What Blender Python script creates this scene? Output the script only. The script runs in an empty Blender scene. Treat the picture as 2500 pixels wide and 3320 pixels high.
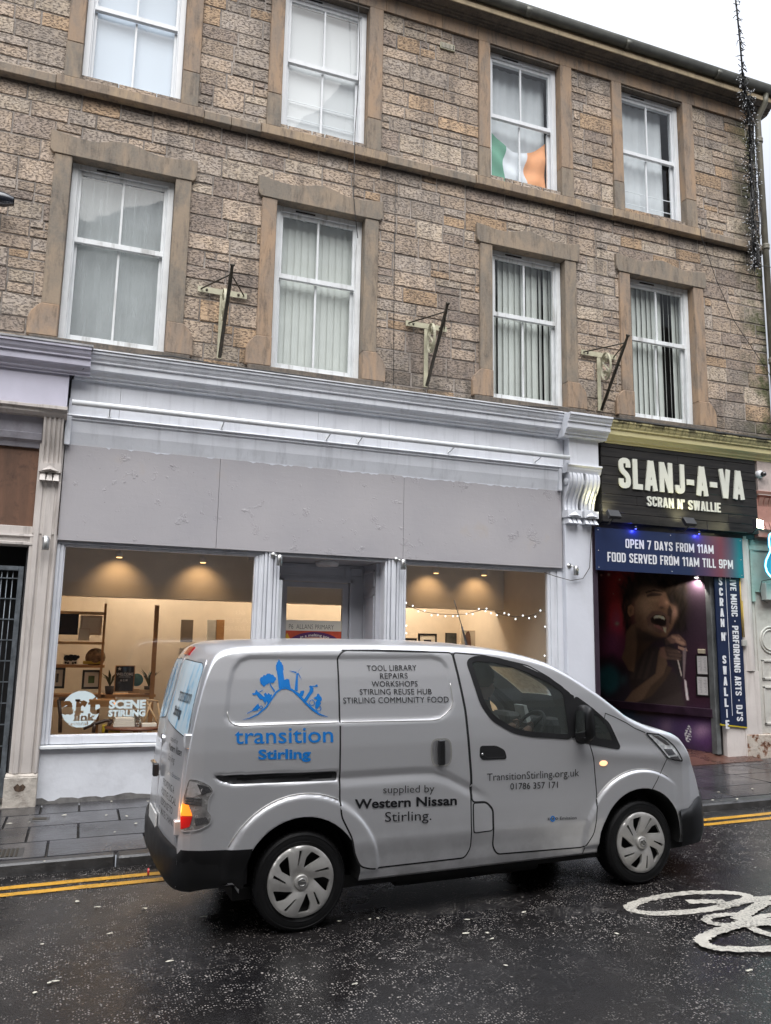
import bpy, bmesh, math, random
from mathutils import Vector, Matrix, noise
from mathutils.bvhtree import BVHTree
from mathutils.geometry import delaunay_2d_cdt
random.seed(7)
S = bpy.context.scene
COL = S.collection
# ---------------------------------------------------------------- camera
CAM_H = 1.88085
R_ = Vector((0.93635475, -0.35059827, 0.01790637))
U_ = Vector((-0.07273269, -0.14384378, 0.98692397))
F_ = Vector((0.34343811, 0.92541333, 0.16018876))
cd = bpy.data.cameras.new('camera'); cam = bpy.data.objects.new('camera', cd); COL.objects.link(cam)
m = Matrix.Identity(4)
for i in range(3):
    m[i][0], m[i][1], m[i][2] = R_[i], U_[i], -F_[i]
m[2][3] = CAM_H
cam.matrix_world = m
cd.sensor_fit = 'HORIZONTAL'; cd.sensor_width = 36.0; cd.lens = 36.0 * 2600 / 2500
cd.clip_start = 0.05; cd.clip_end = 500
S.camera = cam
# ---------------------------------------------------------------- light
SUN_EL, SUN_AZ = math.radians(58), math.radians(200)
w = bpy.data.worlds.new('World'); S.world = w; w.use_nodes = True
nt = w.node_tree; bg = nt.nodes['Background']
sky = nt.nodes.new('ShaderNodeTexSky'); sky.sky_type = 'NISHITA'; sky.sun_disc = False
sky.sun_elevation = SUN_EL; sky.sun_rotation = SUN_AZ; sky.dust_density = 4.0; sky.ozone_density = 1.0
hs = nt.nodes.new('ShaderNodeHueSaturation'); hs.inputs['Saturation'].default_value = 0.28
mx = nt.nodes.new('ShaderNodeMix'); mx.data_type = 'RGBA'; mx.inputs[0].default_value = 0.8
mx.inputs[7].default_value = (6.4, 6.75, 7.5, 1)      # overcast veil evens out the clear-sky gradient
nt.links.new(sky.outputs[0], hs.inputs['Color']); nt.links.new(hs.outputs[0], mx.inputs[6])
tcw = nt.nodes.new('ShaderNodeTexCoord'); spw = nt.nodes.new('ShaderNodeSeparateXYZ'); nt.links.new(tcw.outputs['Generated'], spw.inputs[0])
def wm(op, a, b):
    nd = nt.nodes.new('ShaderNodeMath'); nd.operation = op
    for k, v in ((0, a), (1, b)):
        if hasattr(v, 'is_linked'): nt.links.new(v, nd.inputs[k])
        else: nd.inputs[k].default_value = v
    return nd.outputs[0]
elev = wm('ADD', wm('MULTIPLY', wm('POWER', wm('MAXIMUM', spw.outputs[2], 0.0), 2.6), 1.5), .22)      # thick cloud: brightest overhead, dull near the horizon
mg = nt.nodes.new('ShaderNodeMix'); mg.data_type = 'RGBA'; mg.blend_type = 'MULTIPLY'; mg.inputs[0].default_value = 1
nt.links.new(mx.outputs[2], mg.inputs[6]); nt.links.new(elev, mg.inputs[7])
nt.links.new(mg.outputs[2], bg.inputs[0]); bg.inputs[1].default_value = 0.13
sd = bpy.data.lights.new('overcast_sun', 'SUN'); sd.energy = 1.5; sd.angle = math.radians(60); sd.color = (1, .97, .93)
so = bpy.data.objects.new('overcast_sun', sd); COL.objects.link(so)
so.rotation_euler = (math.radians(36), 0, math.radians(-20))
S.view_settings.view_transform = 'Standard'; S.view_settings.look = 'None'
S.view_settings.exposure = 1.38; S.view_settings.gamma = 1.0
S.cycles.max_bounces = 8; S.cycles.transparent_max_bounces = 16
# ---------------------------------------------------------------- pixel helper (photo 2500x3320): the point where that ray meets the wall plane Y = D
def ray(px, py):
    return F_ + R_ * ((px - 1250) / 2600) - U_ * ((py - 1660) / 2600)
def at(px, py, D):
    d = ray(px, py); p = d * (D / d.y); return Vector((p.x, D, p.z + CAM_H))
def gz(x):                       # the street climbs to the right
    return 0.018 * x
# ---------------------------------------------------------------- object helpers
def tag(o, label=None, cat=None, group=None, kind=None):
    if label: o['label'] = label
    if cat: o['category'] = cat
    if group: o['group'] = group
    if kind: o['kind'] = kind
    return o
def empty(name, loc=(0, 0, 0), label=None, cat=None, group=None):
    o = bpy.data.objects.new(name, None); COL.objects.link(o); o.location = loc
    o.empty_display_size = .1
    return tag(o, label, cat, group)
def link(name, me, mat, parent=None):
    o = bpy.data.objects.new(name, me); COL.objects.link(o)
    for mm in (mat if isinstance(mat, (list, tuple)) else [mat]):
        if mm: me.materials.append(mm)
    if parent:
        o.parent = parent
        q = parent
        while q.parent: q = q.parent
        if q.name in LOCAL: LOCAL.add(name)
        elif q.location.length > 0: me.transform(Matrix.Translation(-q.location))   # geometry is given in world coordinates
    return o
LOCAL = set()      # things whose parts are modelled in their own coordinates
class MB:
    def __init__(s): s.v = []; s.f = []; s.mi = []; s.cur = 0; s.sm = []; s.smooth = False
    def add(s, vs, fs):
        n = len(s.v); s.v += [tuple(v) for v in vs]
        for f in fs:
            s.f.append([i + n for i in f]); s.mi.append(s.cur); s.sm.append(s.smooth)
        return s
    def box(s, a, b):
        x0, y0, z0 = a; x1, y1, z1 = b
        return s.add([(x0,y0,z0),(x1,y0,z0),(x1,y1,z0),(x0,y1,z0),(x0,y0,z1),(x1,y0,z1),(x1,y1,z1),(x0,y1,z1)],
            [(0,3,2,1),(4,5,6,7),(0,1,5,4),(1,2,6,5),(2,3,7,6),(3,0,4,7)])
    def prism(s, poly, y0, y1):              # polygon in (x,z), extruded along y (y0 = front)
        n = len(poly)
        a = sum(poly[i][0]*poly[(i+1)%n][1]-poly[(i+1)%n][0]*poly[i][1] for i in range(n))
        if a < 0: poly = poly[::-1]
        vs = [(p[0], y0, p[1]) for p in poly] + [(p[0], y1, p[1]) for p in poly]
        fs = [tuple(range(n)), tuple(range(2*n-1, n-1, -1))]
        fs += [(i, n+i, n+(i+1)%n, (i+1)%n) for i in range(n)]
        return s.add(vs, fs)
    def sweep(s, prof, x0, x1, zs=0.0, cap=True):   # profile in (y,z) swept along x
        n = len(prof)
        vs = [(x0, p[0], p[1]) for p in prof] + [(x1, p[0], p[1] + zs) for p in prof]
        fs = [(i, (i+1)%n, n+(i+1)%n, n+i) for i in range(n)]
        if cap: fs += [tuple(range(n-1, -1, -1)), tuple(range(n, 2*n))]
        return s.add(vs, fs)
    def tube(s, pts, r, n=8, cap=True):
        pts = [Vector(p) for p in pts]; rs = r if isinstance(r, (list, tuple)) else [r]*len(pts)
        vs = []; fs = []; prev = None
        for i, p in enumerate(pts):
            t = (pts[min(i+1, len(pts)-1)] - pts[max(i-1, 0)])
            t = t.normalized() if t.length > 1e-9 else Vector((0, 0, 1))
            if prev is None:
                a = t.cross(Vector((0, 0, 1)))
                if a.length < .1: a = t.cross(Vector((1, 0, 0)))
            else: a = prev - t * prev.dot(t)
            a.normalize(); prev = a; b = t.cross(a)
            for k in range(n):
                an = 2*math.pi*k/n
                vs.append(p + (a*math.cos(an) + b*math.sin(an))*rs[i])
        for i in range(len(pts)-1):
            for k in range(n):
                fs.append((i*n+k, i*n+(k+1)%n, (i+1)*n+(k+1)%n, (i+1)*n+k))
        if cap:
            fs.append(tuple(range(n-1, -1, -1))); fs.append(tuple(range((len(pts)-1)*n, len(pts)*n)))
        sm = s.smooth; s.smooth = True; s.add(vs, fs); s.smooth = sm; return s
    def lathe(s, prof, c, ax='z', n=24):     # profile (r, h)
        c = Vector(c); vs = []; fs = []
        for r, h in prof:
            for k in range(n):
                an = 2*math.pi*k/n; a, b = r*math.cos(an), r*math.sin(an)
                vs.append(c + Vector({'z': (a, b, h), 'y': (a, h, b), 'x': (h, a, b)}[ax]))
        for i in range(len(prof)-1):
            for k in range(n):
                fs.append((i*n+k, i*n+(k+1)%n, (i+1)*n+(k+1)%n, (i+1)*n+k))
        sm = s.smooth; s.smooth = True; s.add(vs, fs); s.smooth = sm; return s
    def build(s, name, mat, parent=None, bevel=0, fix=True, smooth_angle=None):
        me = bpy.data.meshes.new(name); me.from_pydata(s.v, [], s.f)
        for i, p in enumerate(me.polygons):
            p.material_index = s.mi[i]; p.use_smooth = s.sm[i]
        bm = bmesh.new(); bm.from_mesh(me)
        if bevel:
            bmesh.ops.remove_doubles(bm, verts=bm.verts, dist=1e-6)
            es = [e for e in bm.edges if len(e.link_faces) == 2 and e.calc_face_angle(0) > .5]
            bmesh.ops.bevel(bm, geom=es, offset=bevel, segments=1, affect='EDGES', clamp_overlap=True)
        if fix: bmesh.ops.recalc_face_normals(bm, faces=bm.faces)
        bm.to_mesh(me); bm.free()
        return link(name, me, mat, parent)
# ---------------------------------------------------------------- materials
def lin(c):
    return tuple(((v/12.92) if v <= .04045 else ((v+.055)/1.055)**2.4) for v in c)
class NT:
    def __init__(s, name):
        s.m = bpy.data.materials.new(name); s.m.use_nodes = True; s.t = s.m.node_tree
        s.b = s.t.nodes['Principled BSDF']; s.out = s.t.nodes['Material Output']
        s.co = s.n('ShaderNodeNewGeometry').outputs['Position']
    def n(s, typ, **kw):
        nd = s.t.nodes.new(typ)
        for k, v in kw.items(): setattr(nd, k, v)
        return nd
    def set(s, sock, v):
        if hasattr(v, 'is_linked'): s.t.links.new(v, sock)
        elif v is not None:
            try: sock.default_value = v
            except Exception: sock.default_value = (*v, 1) if len(v) == 3 else v
    def noise(s, scale=5, detail=4, rough=.55, co=None, dist=0, d4=False):
        nd = s.n('ShaderNodeTexNoise'); nd.inputs['Scale'].default_value = scale; nd.inputs['Detail'].default_value = detail
        nd.inputs['Roughness'].default_value = rough; nd.inputs['Distortion'].default_value = dist
        s.set(nd.inputs['Vector'], co or s.co); return nd.outputs[0]
    def voro(s, scale=5, co=None, feature='F1', out=0, rnd=1.0, dim='3D'):
        nd = s.n('ShaderNodeTexVoronoi'); nd.feature = feature; nd.voronoi_dimensions = dim; nd.inputs['Scale'].default_value = scale
        nd.inputs['Randomness'].default_value = rnd
        s.set(nd.inputs['Vector'], co or s.co); return nd.outputs[out]
    def mapping(s, sc=(1,1,1), loc=(0,0,0), rot=(0,0,0), co=None):
        nd = s.n('ShaderNodeMapping'); nd.inputs['Scale'].default_value = sc; nd.inputs['Location'].default_value = loc
        nd.inputs['Rotation'].default_value = rot
        s.set(nd.inputs['Vector'], co or s.co); return nd.outputs[0]
    def ramp(s, fac, stops, interp='LINEAR'):
        nd = s.n('ShaderNodeValToRGB'); e = nd.color_ramp.elements; nd.color_ramp.interpolation = interp
        while len(e) < len(stops): e.new(.5)
        for el, (p, c) in zip(e, stops):
            el.position = p; el.color = (c, c, c, 1) if isinstance(c, (int, float)) else (*c[:3], 1)
        s.set(nd.inputs[0], fac); return nd.outputs[0]
    def mix(s, fac, a, b, mode='MIX'):
        nd = s.n('ShaderNodeMix', data_type='RGBA', blend_type=mode)
        s.set(nd.inputs[0], fac)
        for sk, v in ((nd.inputs[6], a), (nd.inputs[7], b)):
            if isinstance(v, (int, float)): v = (v, v, v)
            s.set(sk, v)
        return nd.outputs[2]
    def math(s, op, a, b=None, c=None):
        nd = s.n('ShaderNodeMath', operation=op)
        s.set(nd.inputs[0], a)
        if b is not None: s.set(nd.inputs[1], b)
        if c is not None: s.set(nd.inputs[2], c)
        return nd.outputs[0]
    def attr(s, name):
        nd = s.n('ShaderNodeAttribute', attribute_name=name); return nd.outputs['Color']
    def sep(s, co=None):
        nd = s.n('ShaderNodeSeparateXYZ'); s.set(nd.inputs[0], co or s.co); return nd.outputs
    def bump(s, h, strength=.3, dist=.01, prev=None):
        nd = s.n('ShaderNodeBump'); nd.inputs['Strength'].default_value = strength; nd.inputs['Distance'].default_value = dist
        s.set(nd.inputs['Height'], h)
        if prev: s.set(nd.inputs['Normal'], prev)
        return nd.outputs[0]
    def fin(s, col=None, rough=None, metal=None, norm=None, **kw):
        b = s.b.inputs
        if col is not None: s.set(b['Base Color'], col)
        if rough is not None: s.set(b['Roughness'], rough)
        if metal is not None: s.set(b['Metallic'], metal)
        if norm is not None: s.set(b['Normal'], norm)
        for k, v in kw.items(): s.set(b[k.replace('_', ' ')], v)
        return s.m
def pm(name, col, rough=.5, metal=0, var=.12, vs=6, bump=0, bs=60, coat=0, dirt=0, dcol=(.03,.028,.025), streak=False, spec=.5):
    t = NT(name); a = t.noise(vs, 5); c = t.mix(t.ramp(a, [(.3, 0), (.7, 1)]), tuple(x*(1-var) for x in col), tuple(min(1, x*(1+var)) for x in col))
    if dirt:
        co = t.mapping((9, 9, .7)) if streak else None
        d = t.ramp(t.noise(vs*.7 if not streak else 1.2, 7, .65, co), [(.52, 0), (.75, 1)])
        c = t.mix(t.math('MULTIPLY', d, dirt), c, dcol)
    n = t.bump(t.noise(bs, 6), bump, .01) if bump else None
    r = t.math('ADD', t.math('MULTIPLY', a, .25), rough - .12)
    return t.fin(c, r, metal, n, Coat_Weight=coat, Specular_IOR_Level=spec)
def emit(name, col, st):
    t = NT(name); return t.fin((0.02, .02, .02), .5, Emission_Color=(*col, 1), Emission_Strength=st)
def glass(name, tint=(1, 1, 1), refl=1.0, rough=.0, wob=.0, wsc=3.0, film=0.0, filmcol=(.6, .63, .65)):
    t = NT(name); n = t.bump(t.noise(wsc, 2), wob, .02) if wob else None
    tr = t.n('ShaderNodeBsdfTransparent'); tr.inputs[0].default_value = (*tint, 1)
    gl = t.n('ShaderNodeBsdfGlossy'); gl.inputs[1].default_value = rough
    fr = t.n('ShaderNodeLayerWeight'); fr.inputs[0].default_value = .5
    if n: t.set(gl.inputs['Normal'], n); t.set(fr.inputs['Normal'], n)
    sch = t.math('MULTIPLY_ADD', t.math('POWER', fr.outputs['Facing'], 5), .96, .04)      # Schlick, the same from both sides
    ms = t.n('ShaderNodeMixShader'); t.set(ms.inputs[0], t.math('MULTIPLY', sch, 1.7*refl))
    base = tr.outputs[0]
    if film:
        df = t.n('ShaderNodeBsdfDiffuse'); df.inputs[0].default_value = (*filmcol, 1)
        st = t.ramp(t.noise(1.0, 6, .6, t.mapping((22, 22, 1.3))), [(.30, .25), (.85, .85)])
        mf = t.n('ShaderNodeMixShader'); t.set(mf.inputs[0], t.math('MULTIPLY_ADD', st, film*.7, film*.3))
        t.t.links.new(base, mf.inputs[1]); t.t.links.new(df.outputs[0], mf.inputs[2]); base = mf.outputs[0]
    t.t.links.new(base, ms.inputs[1]); t.t.links.new(gl.outputs[0], ms.inputs[2])
    t.t.links.new(ms.outputs[0], t.out.inputs[0]); return t.m
M = {}
def stone_mat():
    t = NT('rock_faced_stone'); c = t.attr('tone')
    warp = t.mix(.08, t.co, t.n('ShaderNodeTexNoise').outputs[1])
    pk = t.noise(1.0, 3, .6, t.mapping((27, 27, 50))); pk2 = t.voro(30, t.mapping((1, 1, 1.7)), out=0)
    pits = t.ramp(pk, [(.40, 0), (.50, 1)])
    c = t.mix(t.ramp(t.noise(9, 5), [(.3, 0), (.75, .55)]), c, t.mix(1, c, (1.14, 1.05, .88), 'MULTIPLY'))
    c = t.mix(t.math('MULTIPLY', t.math('SUBTRACT', 1, pits), .62), c, (.05, .04, .036))
    # soot and damp, then painted shade under the ledges
    sx = t.sep()
    soot = t.ramp(t.noise(1.3, 6, .65), [(.46, 0), (.68, 1)])
    c = t.mix(t.math('MULTIPLY', soot, .38), c, (.075, .066, .064))
    stk = t.ramp(t.noise(1, 6, .68, t.mapping((4.5, 4, .45))), [(.52, 0), (.68, 1)]); c = t.mix(t.math('MULTIPLY', stk, .5), c, (.06, .053, .05))
    moss_x = t.n('ShaderNodeMapRange'); t.set(moss_x.inputs[0], sx[0]); moss_x.inputs[1].default_value = 9.75; moss_x.inputs[2].default_value = 10.25
    mo = t.math('MULTIPLY', moss_x.outputs[0], t.ramp(t.noise(2.6, 5, .6), [(.42, 0), (.56, 1)]))
    c = t.mix(t.math('MULTIPLY', mo, .85), c, (.055, .068, .018))
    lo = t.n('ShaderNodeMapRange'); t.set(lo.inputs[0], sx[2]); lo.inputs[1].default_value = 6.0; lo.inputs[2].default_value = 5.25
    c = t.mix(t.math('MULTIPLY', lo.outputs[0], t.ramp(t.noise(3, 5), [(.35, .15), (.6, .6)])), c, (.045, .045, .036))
    for zt in (8.535, 10.975):  # dark band below each ledge: soot stain plus shade put into the colour
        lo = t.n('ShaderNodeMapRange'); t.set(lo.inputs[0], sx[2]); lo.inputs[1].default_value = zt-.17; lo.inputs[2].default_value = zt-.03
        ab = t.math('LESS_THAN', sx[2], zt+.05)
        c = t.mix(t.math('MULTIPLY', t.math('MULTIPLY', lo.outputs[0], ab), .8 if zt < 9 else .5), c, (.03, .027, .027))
    h = t.math('ADD', pits, t.math('MULTIPLY', t.noise(16, 5), 1.2))
    return t.fin(c, .82, 0, t.bump(h, .75, .014), Specular_IOR_Level=.35)
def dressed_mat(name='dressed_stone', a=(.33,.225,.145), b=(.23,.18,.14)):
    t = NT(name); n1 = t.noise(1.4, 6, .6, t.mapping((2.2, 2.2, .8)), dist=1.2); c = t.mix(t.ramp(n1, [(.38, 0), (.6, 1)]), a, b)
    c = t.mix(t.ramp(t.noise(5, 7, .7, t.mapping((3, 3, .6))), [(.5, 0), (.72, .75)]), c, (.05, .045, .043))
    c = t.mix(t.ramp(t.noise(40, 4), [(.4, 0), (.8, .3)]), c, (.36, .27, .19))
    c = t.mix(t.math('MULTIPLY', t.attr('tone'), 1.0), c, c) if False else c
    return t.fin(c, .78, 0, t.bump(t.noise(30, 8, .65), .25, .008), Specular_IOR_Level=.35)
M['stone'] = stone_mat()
M['mortar'] = pm('lime_mortar', (.27, .24, .215), .9, var=.4, vs=4, bump=.4, bs=80, dirt=.9, dcol=(.02, .02, .02))
M['dressed'] = dressed_mat(); M['dressed_grey'] = dressed_mat('weathered_dressed_stone', (.26, .205, .15), (.17, .15, .125))
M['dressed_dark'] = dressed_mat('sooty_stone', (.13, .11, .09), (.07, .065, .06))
M['white_wood'] = pm('flaking_white_paint', (.64, .66, .67), .5, var=.08, vs=5, bump=.2, bs=40, dirt=.85, dcol=(.20, .19, .17), streak=True)
M['white_upvc'] = pm('white_gloss_paint', (.68, .70, .72), .35, var=.05, bump=.05, dirt=.25, dcol=(.3, .3, .3), streak=True)
M['grey_paint'] = pm('pale_grey_gloss_paint', (.65, .67, .715), .38, var=.06, vs=3, bump=.12, bs=30, dirt=.4, dcol=(.24, .25, .28), streak=True)
M['lilac_paint'] = pm('lilac_grey_paint', (.50, .49, .58), .5, var=.06, vs=3, bump=.08, bs=30, dirt=.3, dcol=(.2, .19, .22))
M['riser'] = pm('whitewashed_render', (.66, .68, .72), .6, var=.06, vs=3, bump=.5, bs=9, dirt=.35, dcol=(.33, .33, .35))
M['cream_old'] = pm('grubby_cream_paint', (.52, .48, .45), .5, var=.1, vs=3, bump=.15, bs=30, dirt=.75, dcol=(.14, .12, .11), streak=True)
M['black'] = pm('black_plastic', (.012, .012, .013), .42, var=.2)
M['dark'] = pm('dark_void', (.006, .006, .007), .7)
M['iron'] = pm('weathered_iron', (.05, .045, .035), .55, .5, var=.4, vs=20, bump=.2, dirt=.5, dcol=(.09, .05, .02))
M['cream_iron'] = pm('cream_painted_iron', (.40, .38, .27), .5, var=.15, vs=10, dirt=.4, dcol=(.1, .08, .05), bump=.1)
M['steel'] = pm('brushed_steel', (.45, .45, .44), .3, 1, var=.12)
M['galv'] = pm('galvanised_steel', (.16, .18, .20), .5, .7, var=.3, vs=14, bump=.1)
M['blind'] = pm('white_window_blind', (.60, .61, .62), .8, var=.03, vs=2)
M['glass'] = glass('old_window_glass', (.97, .99, .99), .62, 0, .05, 2.2)
M['glass_fog'] = glass('condensation_streaked_glass', (.95, .97, .97), .6, .02, .05, 2.2, film=.55, filmcol=(.50, .54, .55))
M['shop_glass'] = glass('shop_window_glass', (.97, .96, .94), .8, 0, 0)
M['cable'] = pm('black_cable', (.012, .012, .012), .5)
# ================================================================ ground
def gp(px, py, dz=0.0):
    d = ray(px, py); t = (dz - CAM_H) / (d.z - 0.018 * d.x); return Vector((d.x*t, d.y*t, d.z*t + CAM_H))
def sheet(name, x0, x1, y0, y1, dz, mat, kind='structure', nx=1):
    mb = MB(); mb.add([(x0, y0, gz(x0)+dz), (x1, y0, gz(x1)+dz), (x1, y1, gz(x1)+dz), (x0, y1, gz(x0)+dz)], [(0, 1, 2, 3)])
    o = mb.build(name, mat); tag(o, kind=kind); return o
def asphalt():
    t = NT('wet_chipped_asphalt')
    warp = t.n('ShaderNodeVectorMath', operation='ADD'); t.set(warp.inputs[0], t.co)
    ns = t.n('ShaderNodeTexNoise'); ns.inputs['Scale'].default_value = 40; t.set(ns.inputs['Vector'], t.co)
    sc = t.n('ShaderNodeVectorMath', operation='SCALE'); t.set(sc.inputs[0], ns.outputs[1]); sc.inputs[3].default_value = .012
    t.set(warp.inputs[1], sc.outputs[0]); co = warp.outputs[0]
    def chips(scale, thr, size):
        v = t.n('ShaderNodeTexVoronoi'); v.inputs['Scale'].default_value = scale; t.set(v.inputs['Vector'], co); v.voronoi_dimensions = '2D'
        cs = t.sep(v.outputs['Color'])
        a = t.math('GREATER_THAN', cs[0], thr); sz = t.math('MULTIPLY_ADD', cs[1], size*.6, size*.5)
        b = t.ramp(t.math('SUBTRACT', sz, v.outputs['Distance']), [(.0, 0), (.09, 1)])
        return t.math('MULTIPLY', a, b), cs[2]
    patch = t.ramp(t.noise(.9, 5, .6), [(.34, 0.15), (.54, 1)])
    fine = t.ramp(t.noise(7, 4, .6), [(.40, .0), (.58, 1)])
    c1, r1 = chips(66, .52, .38); c2, r2 = chips(30, .96, .30)
    chip = t.math('MAXIMUM', t.math('MULTIPLY', t.math('MULTIPLY', c1, patch), fine), t.math('MULTIPLY', c2, patch))
    chipc = t.mix(r1, (.11, .10, .095), (.34, .31, .28))
    base = t.mix(t.ramp(t.noise(1.6, 6), [(.35, 0), (.7, 1)]), (.0075, .007, .0075), (.016, .0145, .014))
    c = t.mix(chip, base, chipc)
    wet = t.ramp(t.noise(.55, 6, .62), [(.42, 1), (.62, 0)])
    ro = t.math('MULTIPLY_ADD', wet, -.22, .34)
    ro = t.math('ADD', ro, t.math('MULTIPLY', chip, .12))
    h = t.math('ADD', t.math('MULTIPLY', chip, .8), t.noise(75, 3, .6))
    amp = t.math('MULTIPLY_ADD', wet, -.36, .50)
    nd = t.n('ShaderNodeBump'); t.set(nd.inputs['Strength'], amp); nd.inputs['Distance'].default_value = .008; t.set(nd.inputs['Height'], h)
    return t.fin(c, ro, 0, nd.outputs[0], Specular_IOR_Level=.5)
def paving():
    t = NT('wet_sandstone_flags'); tone = t.attr('tone')
    c = t.mix(t.ramp(t.noise(3, 6, .6), [(.3, 0), (.7, 1)]), t.mix(1, tone, (.6, .6, .62), 'MULTIPLY'), tone)
    gum = t.voro(5.2, dim='2D'); g = t.ramp(gum, [(.05, 1), (.075, 0)])
    c = t.mix(t.math('MULTIPLY', g, t.ramp(t.noise(1.7), [(.45, 0), (.6, .5)])), c, (.20, .20, .20)); c = t.mix(t.ramp(t.noise(2.1, 6, .65), [(.5, 0), (.72, .6)]), c, (.018, .018, .019))
    wet = t.ramp(t.noise(1.1, 5, .6), [(.38, 1), (.62, 0)])
    h = t.noise(1, 6, .6, t.mapping((9, 34, 9)))
    return t.fin(c, t.math('MULTIPLY_ADD', wet, -.22, .30), 0, t.bump(h, .45, .006))
M['asphalt'] = asphalt(); M['paving'] = paving()
M['kerb'] = pm('worn_whin_kerb', (.035, .034, .034), .35, var=.4, vs=7, bump=.5, bs=30)
M['joint'] = pm('gritty_joint', (.022, .02, .018), .6, var=.4, vs=30, bump=.3)
def worn_paint(name, col, k=.5):
    t = NT(name); n = t.ramp(t.noise(55, 4, .65), [(.50, 0), (.60, 1)]); big = t.ramp(t.noise(2.4, 5, .65), [(.40, .12), (.62, 1)]); v = t.voro(48, dim='2D'); sp = t.ramp(v, [(.12, 1), (.24, 0)])
    c = t.mix(t.ramp(t.noise(11, 5), [(.3, 0), (.7, 1)]), tuple(x*.78 for x in col), col)
    c = t.mix(t.math('MULTIPLY', t.math('MAXIMUM', n, t.math('MULTIPLY', sp, .6)), t.math('MULTIPLY', big, k)), c, (.022, .02, .018))
    return t.fin(c, .36, 0, t.bump(t.noise(80, 5), .4, .004))
M['yellow'] = worn_paint('worn_yellow_line_paint', (.60, .31, .025), .8)
M['road_white'] = worn_paint('worn_white_marking_paint', (.52, .49, .425), 1.0)
road = sheet('road', -40, 60, -1.6, 7.34, 0, M['asphalt'])
sheet('pavement_base', -40, 60, 7.44, 9.74, .07, M['joint'])
def tones(me, cols):            # one tone per face island
    a = me.color_attributes.new('tone', 'FLOAT_COLOR', 'CORNER')
    for p in me.polygons:
        for li in p.loop_indices: a.data[li].color = (*cols[p.index], 1)
def blocks(name, quads, mat, bev, depth, parent=None, kind=None):
    """quads: (corner function rect) (x0,x1,a0,a1,tone,off); built by caller-provided mapper"""
def slabs():
    vs, fs, cs = [], [], []
    rows = [(7.475, 8.02), (8.03, 8.64), (8.65, 9.2), (9.21, 9.74)]
    rnd = random.Random(3)
    for r, (y0, y1) in enumerate(rows):
        x = -9.0 + rnd.random()*.4
        while x < 16:
            wd = rnd.uniform(.62, 1.15)
            if x < -.1 and rnd.random() < .6: wd = rnd.uniform(.32, .5)
            x1 = x + wd
            b = .008; z = lambda xx: gz(xx) + .098 + rnd.uniform(-.002, .002)
            t0 = rnd.uniform(.6, 1.25); c = (.046*t0, .045*t0, .049*t0)
            n = len(vs)
            vs += [(x+.004, y0, gz(x)+.07), (x1-.004, y0, gz(x1)+.07), (x1-.004, y1, gz(x1)+.07), (x+.004, y1, gz(x)+.07)]
            vs += [(x+.004+b, y0+b, z(x)), (x1-.004-b, y0+b, z(x1)), (x1-.004-b, y1-b, z(x1)), (x+.004+b, y1-b, z(x))]
            f = [(4, 5, 6, 7), (0, 1, 5, 4), (1, 2, 6, 5), (2, 3, 7, 6), (3, 0, 4, 7)]
            fs += [[i+n for i in q] for q in f]; cs += [c]*5
            x = x1
    me = bpy.data.meshes.new('pavement'); me.from_pydata(vs, [], fs); tones(me, cs)
    tag(link('pavement', me, M['paving']), kind='structure')
    sheet('far_pavement', 16, 60, 7.475, 9.74, .1, M['kerb']); sheet('near_pavement', -40, 60, -5, -1.6, .1, M['kerb'])
    mb = MB(); x = -9
    while x < 30:
        x1 = x + rnd.uniform(.8, 1.3); j = rnd.uniform(-.012, .012)
        hz = .085 + j
        mb.add([(x+.004, 7.33+j, gz(x)-.05), (x1-.004, 7.33+j, gz(x1)-.05), (x1-.004, 7.47, gz(x1)-.05), (x+.004, 7.47, gz(x)-.05),
                (x+.008, 7.348+j, gz(x)+hz), (x1-.008, 7.348+j, gz(x1)+hz), (x1-.008, 7.47, gz(x1)+.096), (x+.008, 7.47, gz(x)+.096)],
               [(0,3,2,1),(4,5,6,7),(0,1,5,4),(1,2,6,5),(2,3,7,6),(3,0,4,7)])
        x = x1
    tag(mb.build('kerb', M['kerb'], bevel=.015), kind='structure')
slabs()
for y, lab in ((7.02, 'solid yellow road line next to the kerb'), (6.845, 'solid yellow road line farther from the kerb')):
    mb = MB(); rnd = random.Random(int(y*100)); pts = []
    x = -12.0
    while x < 30:
        pts.append((x, rnd.uniform(-.006, .006), rnd.uniform(-.006, .006))); x += .15
    for (xa, a0, a1), (xb, b0, b1) in zip(pts, pts[1:]):
        mb.add([(xa, y-.045+a0, gz(xa)+.004), (xb, y-.045+b0, gz(xb)+.004), (xb, y+.045+b1, gz(xb)+.004), (xa, y+.045+a1, gz(xa)+.004)], [(0, 1, 2, 3)])
    tag(mb.build('yellow_line', M['yellow']), lab, 'road marking', 'double yellow lines along the kerb')
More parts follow.
